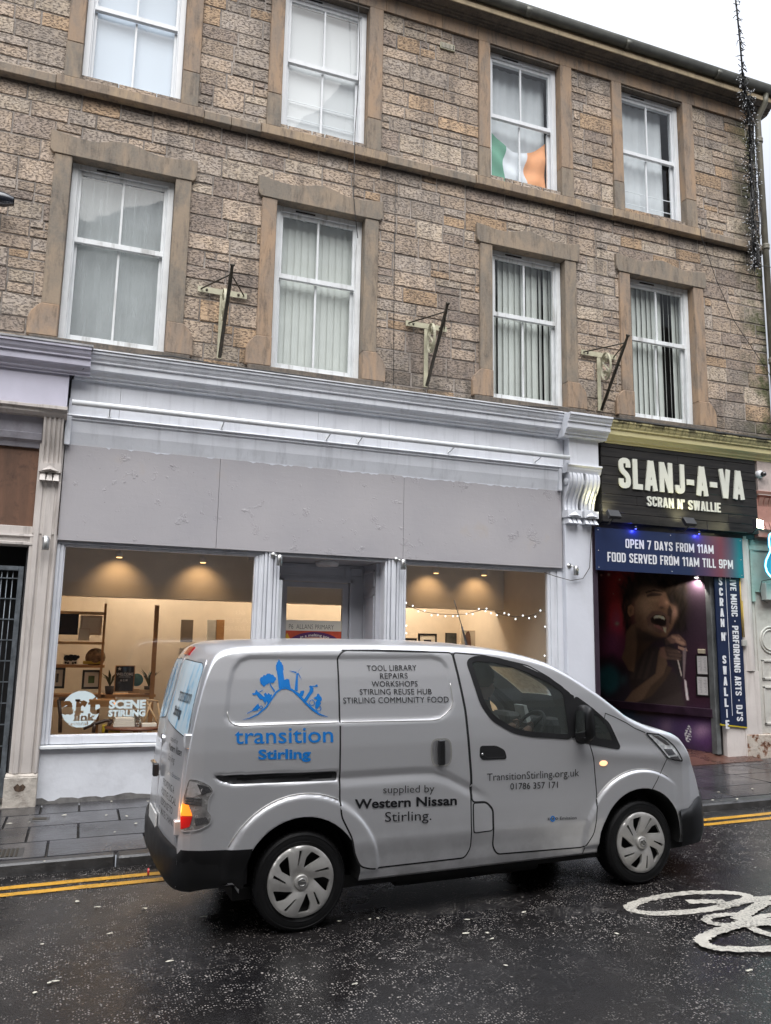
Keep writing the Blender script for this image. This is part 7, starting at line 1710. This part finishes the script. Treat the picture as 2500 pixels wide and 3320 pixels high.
# ---- wheels
def hub():
    """pinwheel cover with five broad split blades"""
    R1 = .222; holes = []
    pol = lambda r, a: (r*math.cos(a), r*math.sin(a))
    for k in range(5):
        a = 2*math.pi*k/5
        def sp(r, da): return pol(r, a+da+(.205-r)*2.6)          # swirl
        holes.append(rounded([sp(.078, .06), sp(.115, -.20), sp(.150, -.27), sp(.192, -.25), sp(.194, .16), sp(.15, .20)], .012, 4))
        holes.append([sp(.105, .50), sp(.194, .50), sp(.196, .60), sp(.108, .585)])
    return holes, R1
HOLES, RC = hub()
def hz(r): return .004+.022*math.exp(-((r-.15)/.07)**2)*-1+.03*(1-min(1, r/.2))**1.5*-.3+.012*(r > .212)
def make_wheel(root_y, cx, s, rot, steer=0):
    e = bpy.data.objects.new('wheel', None); COL.objects.link(e); e.parent = van; e.empty_display_size = .05; LOCAL.add(e.name)
    e.location = (cx, s*root_y, .311); e.rotation_euler = (0, rot, steer)
    yy = lambda d: s*d                       # d measured outward from the hub face
    ty = MB(); pr = [(.215, -.185), (.225, -.195), (.265, -.205), (.295, -.198), (.3085, -.180), (.311, -.15), (.311, -.05), (.3085, -.022), (.297, -.004), (.268, .006), (.238, .003), (.224, -.006), (.217, -.012), (.212, -.03)]
    ty.lathe([(r, yy(h)) for r, h in pr], (0, 0, 0), 'y', 56)
    for r in (.245, .285): ty.lathe([(r-.003, yy(.0045)), (r, yy(.0075)), (r+.003, yy(.0045))], (0, 0, 0), 'y', 56)
    tr = MB()
    for k in range(64):
        a = 2*math.pi*k/64
        for w0, w1 in ((-.178, -.125), (-.075, -.024)):
            c = [(r*math.cos(a+d), yy(w), r*math.sin(a+d)) for r in (.309, .3135) for d, w in ((-.03, w0), (.012, w0), (.03, w1), (-.012, w1))]
            tr.add(c, [(0,3,2,1),(4,5,6,7),(0,1,5,4),(1,2,6,5),(2,3,7,6),(3,0,4,7)])
    ty.add(tr.v, tr.f); t_ = ty.build('tyre', M['tyre'], None); t_.parent = e
    dk = MB().lathe([(0, yy(-.06)), (.21, yy(-.05)), (.214, yy(-.02))], (0, 0, 0), 'y', 32).build('rim', pm('dark_steel_rim', (.018, .018, .019), .5, .4), None); dk.parent = e
    V2, T2 = patch2d(circ(0, 0, RC, 64), HOLES, .014); mb = MB(); mb.smooth = True
    top = []
    for x, z in V2:
        r = math.hypot(x, z); a = (math.atan2(z, x)-(.205-r)*2.6) % (2*math.pi/5); u = a/(2*math.pi/5)
        h = .006+.016*math.sin(min(1, r/.2)*math.pi*.75)-.010*max(0, 1-abs(r-.03)/.05)-.006*math.cos(u*2*math.pi)*sst(np.array((r-.05)/.05)) - (.010 if r > .216 else 0)
        top.append((x, yy(float(h)), z))
    mb.add(top, T2); n = len(top); cnt = {}
    for f in T2:
        for i in range(3): a, b = f[i], f[(i+1) % 3]; cnt.setdefault((min(a, b), max(a, b)), []).append((a, b))
    bd = [v[0] for v in cnt.values() if len(v) == 1]; mb.smooth = False; mb.add([top[i] for i in range(n)]+[(p[0], p[1]-s*.022, p[2]) for p in top], [(a, a+n, b+n, b) for a, b in bd])
    hc = mb.build('hubcap', M['cap'], None, fix=True); hc.parent = e
    cc = MB().lathe([(.048, yy(.004)), (.046, yy(.020)), (.040, yy(.026)), (.034, yy(.024)), (.030, yy(.026)), (0, yy(.027))], (0, 0, 0), 'y', 28).build('centre_cap', M['cap'], None); cc.parent = hc
    rg = MB().tube([(.022*math.cos(k*math.pi/12), yy(.029), .022*math.sin(k*math.pi/12)) for k in range(25)], .0035, 6, cap=False); rg.box((-.028, min(yy(.026), yy(.032)), -.006), (.028, max(yy(.026), yy(.032)), .006)); b_ = rg.build('badge', M['steel'], None); b_.parent = cc
    for o in (t_, dk, hc, cc, b_): LOCAL.add(o.name)
    return e
make_wheel(.85, 0, -1, .22); make_wheel(.85, 2.725, -1, .75); make_wheel(.85, 0, 1, .4); make_wheel(.85, 2.725, 1, .9)
# ---- mirror, aerial, brake lamp
mr = MB(); mr.smooth = True
prof_m = [(2.12,1.10),(2.112,1.20),(2.118,1.30),(2.14,1.365),(2.165,1.375),(2.185,1.31),(2.19,1.20),(2.182,1.12)]
vs = []
for y, k in ((-.90, .82), (-.92, .97), (-.98, 1.0), (-1.03, .93), (-1.05, .72)):
    cx = sum(p[0] for p in prof_m)/8; cz = sum(p[1] for p in prof_m)/8; vs += [(cx+(p[0]-cx)*k+(-y-.9)*.12, y, cz+(p[1]-cz)*k) for p in prof_m]
mr.add(vs, [(i*8+j, i*8+(j+1) % 8, (i+1)*8+(j+1) % 8, (i+1)*8+j) for i in range(4) for j in range(8)]+[tuple(range(8)), tuple(range(39, 31, -1))])
mir = mr.build('door_mirror', M['bumper'], van); mb = MB(); mb.tube([(2.17, -.84, 1.12), (2.18, -.90, 1.115), (2.19, -.97, 1.13)], [.045, .04, .035], 10); mb.build('mirror_arm', M['bumper'], mir)
MB().add([(2.108, -.925, 1.14), (2.122, -1.03, 1.14), (2.126, -1.02, 1.33), (2.112, -.93, 1.33)], [(0, 1, 2, 3)]).build('mirror_glass', pm('mirror_glass_grey', (.5, .5, .5), .05, 1), mir, fix=False)
rp0 = on_top(1.62, -.12, 0); MB().tube([rp0, rp0+Vector((-.045, 0, .16))], [.011, .007], 8).tube([rp0+Vector((-.045, 0, .16)), rp0+Vector((-.115, 0, .38))], [.004, .003], 6).build('roof_aerial', M['black'], van)
bl_ = skin('high_brake_lamp', [(-.12+.0, 1.745), (.12, 1.745), (.12, 1.80), (-.12, 1.80)], M['red'], van, on_rear, .012, .05, skirt=.012); 
# ---- rear doors: window, lettering, hinges
RWIN = rounded([(-.70,1.66),(-.64,1.70),(-.06,1.715),(-.04,1.30),(-.74,1.235),(-.755,1.27)], .05)
def stick():
    t = NT('sky_blue_window_sticker'); n = t.noise(2.2, 4, .6, t.mapping((1, 2.2, .9))); c = t.ramp(n, [(.40, (.55, .66, .72)), (.52, (.50, .64, .72)), (.60, (.16, .42, .66))]); return t.fin(c, .25, 0, Coat_Weight=.5)
M['sticker'] = stick()
RD = rounded([(-.775,.42),(-.755,1.0),(-.735,1.5),(-.68,1.73),(-.02,1.745),(-.012,.42)], .05)
rd1 = skin('rear_door', RD, M['silver'], van, on_rear, .004, .04, skirt=.008); rd2 = skin('rear_door', [(-y, v) for y, v in RD], M['silver'], van, on_rear, .004, .04, skirt=.008)
for q_, d_ in ((RWIN, rd1), ([(-y, v) for y, v in RWIN], rd2)): skin('rear_window', q_, M['sticker'], d_, on_rear, .008, .05, skirt=.004); ribbon('window_rubber', q_, .012, M['black'], d_, on_rear, .007, True)
for k, (a, b) in enumerate(((345, 950), (255, 0))):
    py = tp('A', a, b) if k == 0 else tp('D', 255, 620); y_, v_ = rear(*py); p = on_rear(max(-.79, y_), v_, 0); MB().box((p.x-.03, p.y-.03, p.z-.045), (p.x+.02, p.y+.035, p.z+.045)).build('hinge', M['silver'], rd1, bevel=.006)
def decal(name, s, pts, mat, parent, mapf, proj, weight=0, off=.009, capk=.729, shear=0, spacing=1):
    """pts = (x0, x1, baseline at x0, baseline at x1, cap height) in photo pixels"""
    x0, x1, b0, b1, ch_ = pts; vs, fs = text2d(s, weight, spacing, shear=shear); xa, xb = min(v[0] for v in vs), max(v[0] for v in vs); out = []
    for x, y in vs:
        t = (x-xa)/(xb-xa); out.append(mapf(x0+t*(x1-x0), b0+t*(b1-b0)-y/capk*ch_))
    mb = MB(); mb.add([proj(a, b, off) for a, b in out], fs); return mb.build(name, mat, parent, fix=False)
def rt2(s, y0, y1, z, ch_, mat='ink', w_=0, off=0.0040):
    vs, fs = text2d(s, w_); xa, xb = min(v[0] for v in vs), max(v[0] for v in vs)
    MB().add([on_rear(y0+(x-xa)/(xb-xa)*(y1-y0), z+y/.729*ch_, off) for x, y in vs], fs).build('lettering', M[mat], rd1, fix=False)
def td(k, x0, x1, b0, b1, c): o = TL[k]; return (o[0]+x0*.38415, o[0]+x1*.38415, o[1]+b0*.38415, o[1]+b1*.38415, c*.38415)
lt = lambda s, k, a, mat='ink', w_=0, par=None, capk=.729, **kw: decal('lettering', s, td(k, *a), M[mat], par or sd_, side, on_side, w_, off=.0035 if par is body else .0085, capk=capk, **kw)
lt('transition', 'A', (730, 1560, 941, 926, 140), 'blue', .006, body); lt('Stirling', 'A', (928, 1370, 1069, 1062, 82), 'blue', .03, body)
for s, a in (('TOOL LIBRARY', (315, 737, 330, 326, 49)), ('REPAIRS', (420, 655, 396, 393, 49)), ('WORKSHOPS', (345, 735, 463, 460, 49)), ('STIRLING REUSE HUB', (240, 848, 530, 527, 50)), ('STIRLING COMMUNITY FOOD', (97, 988, 604, 594, 52))): lt(s, 'B', a, 'ink', .0, spacing=1.06)
lt('supplied by', 'E', (415, 845, 236, 226, 66), 'ink', -.006); lt('Western Nissan', 'E', (175, 1035, 364, 332, 80), 'ink', .026); lt('Stirling.', 'E', (430, 820, 475, 460, 86), 'ink', -.002)
lt('TransitionStirling.org.uk', 'E', (1290, 1290+ (450+1614-1290)*1.0, 132, 92, 66), 'ink', -.006, fd_); lt('01786 357 171', 'E', (1485, 1614+272, 204, 190, 56), 'ink', .0, fd_)
lt('zero', 'F', (182, 272, 462, 457, 30), 'trim', .01, fd_); lt('Emission', 'F', (288, 428, 458, 452, 26), 'trim', .012, fd_)
p = S_('F', (227, 450))[0]; o_ = ribbon('badge_ring', [(p[0]+.016*math.cos(k*.5236), p[1]+.017*math.sin(k*.5236)) for k in range(12)], .008, M['blue'], fd_, on_side, .0095, True, .01)
# blue skyline emblem
def blob2(k, pts, name='emblem', off=0.0030): 
    pl_ = [side(*tp(k, a, b)) for a, b in pts]; return skin(name, pl_, M['blue'], body, on_side, off, .06, smooth=False)
arcU = [(800,742),(860,725),(930,690),(1000,630),(1050,560),(1090,505),(1130,478),(1175,470),(1230,480),(1290,520),(1340,585),(1400,640),(1460,690),(1525,716)]
arcL = [(1525,720),(1450,700),(1390,660),(1330,600),(1280,545),(1230,500),(1180,481),(1140,487),(1100,515),(1060,570),(1010,640),(940,698),(865,732),(805,742)]
blob2('A', arcU+arcL, off=.0030)
blob2('A', [(1120,480),(1110,330),(1104,325),(1104,285),(1112,270),(1113,258),(1122,255),(1126,242),(1133,230),(1140,242),(1146,255),(1155,258),(1156,272),(1166,285),(1167,322),(1162,328),(1168,405),(1185,400),(1190,395),(1200,400),(1210,402),(1214,440),(1222,478),(1175,468)], off=0.0033)
cr = [(960,405),(968,385),(985,380),(995,365),(1012,368),(1025,354),(1045,352),(1060,362),(1075,362),(1085,378),(1098,388),(1098,405),(1085,418),(1080,430),(1060,432),(1045,425),(1030,440),(1012,445),(1000,460),(988,462),(980,448),(968,440)]
blob2('A', cr, off=0.0033); blob2('A', [(1040,428),(1050,430),(1058,455),(1075,480),(1088,500),(1078,508),(1062,480),(1048,458)], off=0.0036)
blob2('A', [(1275,350),(1288,350),(1278,500),(1252,492)], off=0.0034)
for tri in ([(1272,350),(1210,326),(1278,338)], [(1284,345),(1334,286),(1290,335)], [(1283,348),(1318,408),(1292,345)]): blob2('A', tri, off=0.0037)
blob2('A', [(890,520),(915,515),(922,495),(932,490),(938,505),(960,520),(985,545),(1010,555),(1020,580),(1005,590),(1000,610),(975,570),(955,568),(940,550),(930,530),(900,535)], off=0.0034); blob2('A', [(950,505),(988,487),(986,492),(955,512)], off=0.0039)
blob2('A', [(990,525),(1005,512),(1020,530),(1030,515),(1045,530),(1060,528),(1050,560),(1020,600),(1005,570)], off=0.0031)
blob2('A', [(888,655),(940,602),(950,640),(925,662)], off=0.0034); blob2('A', [(840,686),(890,660),(940,655),(935,662),(890,668),(842,692)], off=0.0037)
for cx, cz, rr in ((962, 637, 12), (1395, 597, 22), (1447, 645, 22)): ribbon('emblem_wheel', [side(*tp('A', cx+rr*math.cos(k*.5236), cz+rr*1.05*math.sin(k*.5236))) for k in range(12)], .005, M['blue'], body, on_side, .0040, True, .02)
blob2('A', [(1292,525),(1305,498),(1330,495),(1335,505),(1318,545),(1305,540)], off=0.0031)
blob2('A', [(1325,575),(1375,505),(1385,475),(1378,462),(1390,452),(1402,462),(1413,475),(1410,505),(1385,535),(1350,585),(1335,590)], off=0.0034); blob2('A', [(1376,457),(1430,455),(1432,446),(1448,445),(1449,464),(1430,463),(1378,464)], off=0.0039)
blob2('A', [(1408,560),(1440,540),(1440,525),(1455,520),(1462,535),(1478,555),(1480,575),(1465,590),(1470,605),(1440,650),(1420,640),(1425,590),(1440,575)], off=0.0034)
# rear lettering
rt2('transition', -.29, -.655, 1.44, .10, off=.0125); rt2('Stirling', -.27, -.50, 1.345, .062, w_=.035, off=.0125)
rt2('supplied by', -.33, -.56, 1.175, .035); rt2('Western Nissan', -.30, -.69, 1.115, .045, w_=.03); rt2('Stirling', -.34, -.54, 1.05, .045); rt2('zero Emission', -.40, -.72, .965, .028, 'chrome', .02)
for s, y0, y1, z in (('PROVIDING A', -.24, -.62, .872), ('POSITIVE LOCAL', -.20, -.69, .807), ('RESPONSE TO', -.20, -.62, .742), ('CLIMATE CHANGE', -.15, -.715, .677)): rt2(s, y0, y1, z, .045, w_=.015)
p = on_rear(.0, 1.14, .006); MB().lathe([(.045, -.006), (.05, 0), (.045, .004), (.035, .004), (.035, -.004)], p, 'x', 24).box((p.x-.012, p.y-.06, p.z-.012), (p.x-.002, p.y+.06, p.z+.012)).build('maker_badge', M['chrome'], rd2)
p = on_rear(.1, .95, .01); MB().box((p.x-.04, p.y-.14, p.z-.03), (p.x, p.y+.10, p.z+.03)).build('door_grip', M['chrome'], rd2, bevel=.01); MB().box((p.x-.045, p.y-.155, p.z-.055), (p.x-.005, p.y-.10, p.z+.035)).build('grip_end', M['black'], rd2, bevel=.008)
p = on_rear(-.02, .60, .01); MB().box((p.x-.012, p.y-.1, p.z-.055), (p.x, p.y+.30, p.z+.055)).build('number_plate', pm('plain_white_plate', (.62, .62, .60), .4), rd2)
# ---- cab interior
MB().box((2.28, -.70, .95), (2.60, .70, 1.165)).build('dashboard', M['trim'], van, bevel=.03); mb = MB(); mb.box((2.12, -.56, 1.05), (2.36, -.22, 1.22)); mb.build('instrument_hood', M['trim'], bpy.data.objects['dashboard'], bevel=.04)
wc = Vector((2.02, -.39, 1.13)); ax = Vector((-.8, 0, .6)).normalized(); e1 = Vector((0, 1, 0)); e2 = ax.cross(e1)
sw = MB().tube([wc+(e1*math.cos(k*math.pi/16)+e2*math.sin(k*math.pi/16))*.185 for k in range(33)], .014, 8, cap=False)
for an in (0, 2.1, 4.2): sw.tube([wc, wc+(e1*math.cos(an)+e2*math.sin(an))*.18], [.03, .012], 6)
sw.tube([wc, wc-ax*.25], .025, 8); sw.build('steering_wheel', M['black'], van)
for sy, nm in ((-.39, 'driver'), (.39, 'passenger')):
    mb = MB(); mb.box((1.36, sy-.23, .62), (1.86, sy+.23, .78)); st_o = mb.build('seat', M['trim'], van, bevel=.04)
    mb = MB(); mb.prism([(1.26, .70), (1.40, .74), (1.34, 1.36), (1.24, 1.36)], sy-.22, sy+.22); mb.build('backrest', M['trim'], st_o, bevel=.03)
    mb = MB(); mb.box((1.225, sy-.12, 1.40), (1.31, sy+.12, 1.58)); mb.build('headrest', M['trim'], st_o, bevel=.03)
mb = MB(); mb.box((2.05, -.02, 1.14), (2.2, .28, 1.24)); mb.build('dash_clutter', M['trim'], van, bevel=.03)
mb = MB(); mb.box((2.20, -.08, 1.17), (2.215, .06, 1.34)) if False else mb.prism([(2.22, 1.15), (2.27, 1.15), (2.22, 1.30), (2.19, 1.30)], -.06, .10); mb.build('paper_permit', pm('grey_paper', (.45, .46, .46), .6), van)
# ---- driver
def driver():
    e = empty('person', vm @ Vector((1.55, -.39, .75)), 'driver in dark clothes with dark hair behind the wheel of the silver van', 'person')
    J = [((1.52, -.39, .80), .15), ((1.50, -.39, 1.0), .155), ((1.50, -.39, 1.22), .15), ((1.52, -.39, 1.34), .10), ((1.535, -.39, 1.41), .058), ((1.555, -.39, 1.48), .075), ((1.56, -.39, 1.555), .095), ((1.55, -.39, 1.62), .075),
         ((1.51, -.58, 1.27), .062), ((1.64, -.64, 1.06), .048), ((1.86, -.53, 1.12), .036), ((1.95, -.50, 1.17), .033), ((1.51, -.20, 1.27), .062), ((1.64, -.14, 1.06), .048), ((1.86, -.25, 1.12), .036), ((1.95, -.28, 1.17), .033),
         ((1.60, -.48, .80), .09), ((1.98, -.49, .84), .07), ((2.15, -.49, .58), .05), ((1.60, -.30, .80), .09), ((1.98, -.29, .84), .07), ((2.15, -.29, .58), .05), ((1.645, -.39, 1.52), .018), ((1.63, -.39, 1.46), .03)]
    E_ = [(0,1),(1,2),(2,3),(3,4),(4,5),(5,6),(6,7),(2,8),(8,9),(9,10),(10,11),(2,12),(12,13),(13,14),(14,15),(0,16),(16,17),(17,18),(0,19),(19,20),(20,21),(6,22),(5,23)]
    me = bpy.data.meshes.new('body'); J = [((p_[0]+(.07 if p_[2] > 1.0 and k_ not in (9, 10, 11, 13, 14, 15) else .03 if k_ < 16 else 0), p_[1], p_[2]), r_) for k_, (p_, r_) in enumerate(J)]; me.from_pydata([vm @ Vector(j[0]) for j in J], E_, []); o = bpy.data.objects.new('tmp', me); COL.objects.link(o)
    sk = o.modifiers.new('s', 'SKIN'); 
    for i, j in enumerate(J): me.skin_vertices[0].data[i].radius = (j[1], j[1]); me.skin_vertices[0].data[i].use_root = i == 0
    sb = o.modifiers.new('d', 'SUBSURF'); sb.levels = 2; sb.render_levels = 2
    dg = bpy.context.evaluated_depsgraph_get(); dg.update(); nm = bpy.data.meshes.new_from_object(o.evaluated_get(dg)); bpy.data.objects.remove(o)
    iv = vm.inverted(); nm.transform(Matrix.Translation(-e.location)); b_ = bpy.data.objects.new('body', nm); COL.objects.link(b_); b_.parent = e
    nm.materials.clear(); nm.materials.append(pm('dark_jacket', (.05, .05, .056), .8)); nm.materials.append(pm('skin', (.30, .17, .12), .55))
    for p in nm.polygons:
        c = iv @ (p.center+e.location); p.use_smooth = True; p.material_index = 1 if (c.z > 1.40 or c.x > 1.90 and c.z > 1.0) else 0
    mb = MB(); mb.lathe([(0, .10), (.055, .09), (.09, .05), (.102, 0), (.10, -.05), (.085, -.085)], (0, 0, 0), 'z', 20)
    mb.v = [tuple(vm @ Vector((1.605+v[0]*1.05-.012*(v[2] < 0), -.39+v[1]*.95, 1.575+v[2]))) for v in mb.v]; mb.build('hair', pm('dark_hair', (.045, .028, .022), .7), e)
    # fingers closed on the rim
    for sy in (-.50, -.28):
        for k in range(4):
            z = 1.145+.018*k; pts = [vm @ Vector(q_) for q_ in ((1.955, sy, z), (1.995, sy+.01, z+.008), (2.012, sy+.012, z-.002), (2.0, sy+.012, z-.02))]
            h_ = MB().tube(pts, [.0095, .009, .0085, .007], 6).build('finger', pm('skin_hand', (.16, .085, .06), .55), e)
        MB().tube([vm @ Vector(q_) for q_ in ((1.95, sy, 1.14), (1.97, sy+.03, 1.16), (1.99, sy+.035, 1.17))], [.011, .010, .008], 6).build('thumb', pm('skin_thumb', (.16, .085, .06), .55), e)
driver()
# ================================================================ far side of the street behind the camera (lights and reflects as in the photo)
op = empty('opposite_tenement', (2, -5, 0), 'plain stone terrace across the street, behind the viewer', 'building')
OM = pm('opposite_stone', (.20, .17, .14), .85, var=.2, vs=1.2); OW = pm('opposite_window', (.05, .055, .06), .1)
MB().box((-26, -12, -1), (34, -5, 14.6)).build('wall', OM, op)
for i in range(19):
    for z in (5.4, 9.0):
        x = -24+i*3.0; mb = MB(); mb.box((x, -5.02, z), (x+1.2, -4.985, z+2.1)); mb.build('window', OW, op)
for i in range(10): MB().box((-25+i*5.8, -5.02, .8), (-25+i*5.8+4.6, -4.98, 3.0)).build('shop_window', OW, op)
MB().box((-26, -5.06, 3.4), (34, -4.9, 4.4)).build('fascia', pm('opposite_fascia', (.35, .36, .38), .6), op)
# shop lettering over there, seen mirrored in the windows
SGN = pm('pale_sign_letters', (.75, .75, .72), .5)
def far_text(txt, xa, xb, z0, z1):
    vs, fs = text2d(txt, .02); vs = fit(vs, xa, xb, z0, z1, CAP); solid(vs, fs, 0, lambda a, b, d: (a, -4.89, b)).build('lettering', SGN, op, fix=False)
far_text('BLUE LAGOON', 4.2, 1.9, 4.02, 4.20)
MB().box((3.2, -4.98, 1.4), (6.0, -4.90, 2.95)).build('dark_window_panel', OW, op)
for t_, z_ in (('60', 2.62), ('SEATER', 2.38), ('RESTAURANT', 2.14)): far_text(t_, 5.0 if t_ != '60' else 4.6, 3.9 if t_ != '60' else 4.3, z_, z_+.14)
# low roofed building beyond the right end
lb = empty('distant_low_building', (16, 13, 0), 'low building with ribbed metal cladding beyond the right corner', 'building')
mb = MB(); mb.box((11.2, 12.5, 0), (20, 20, 6.4)); mb.build('wall', pm('ribbed_grey_wall', (.30, .31, .33), .6), lb)
mb = MB()
for k in range(16): mb.box((11.15, 12.44, 5.0+k*.09), (20, 12.5, 5.045+k*.09))
mb.build('cladding', pm('grey_cladding', (.42, .44, .47), .5), lb)
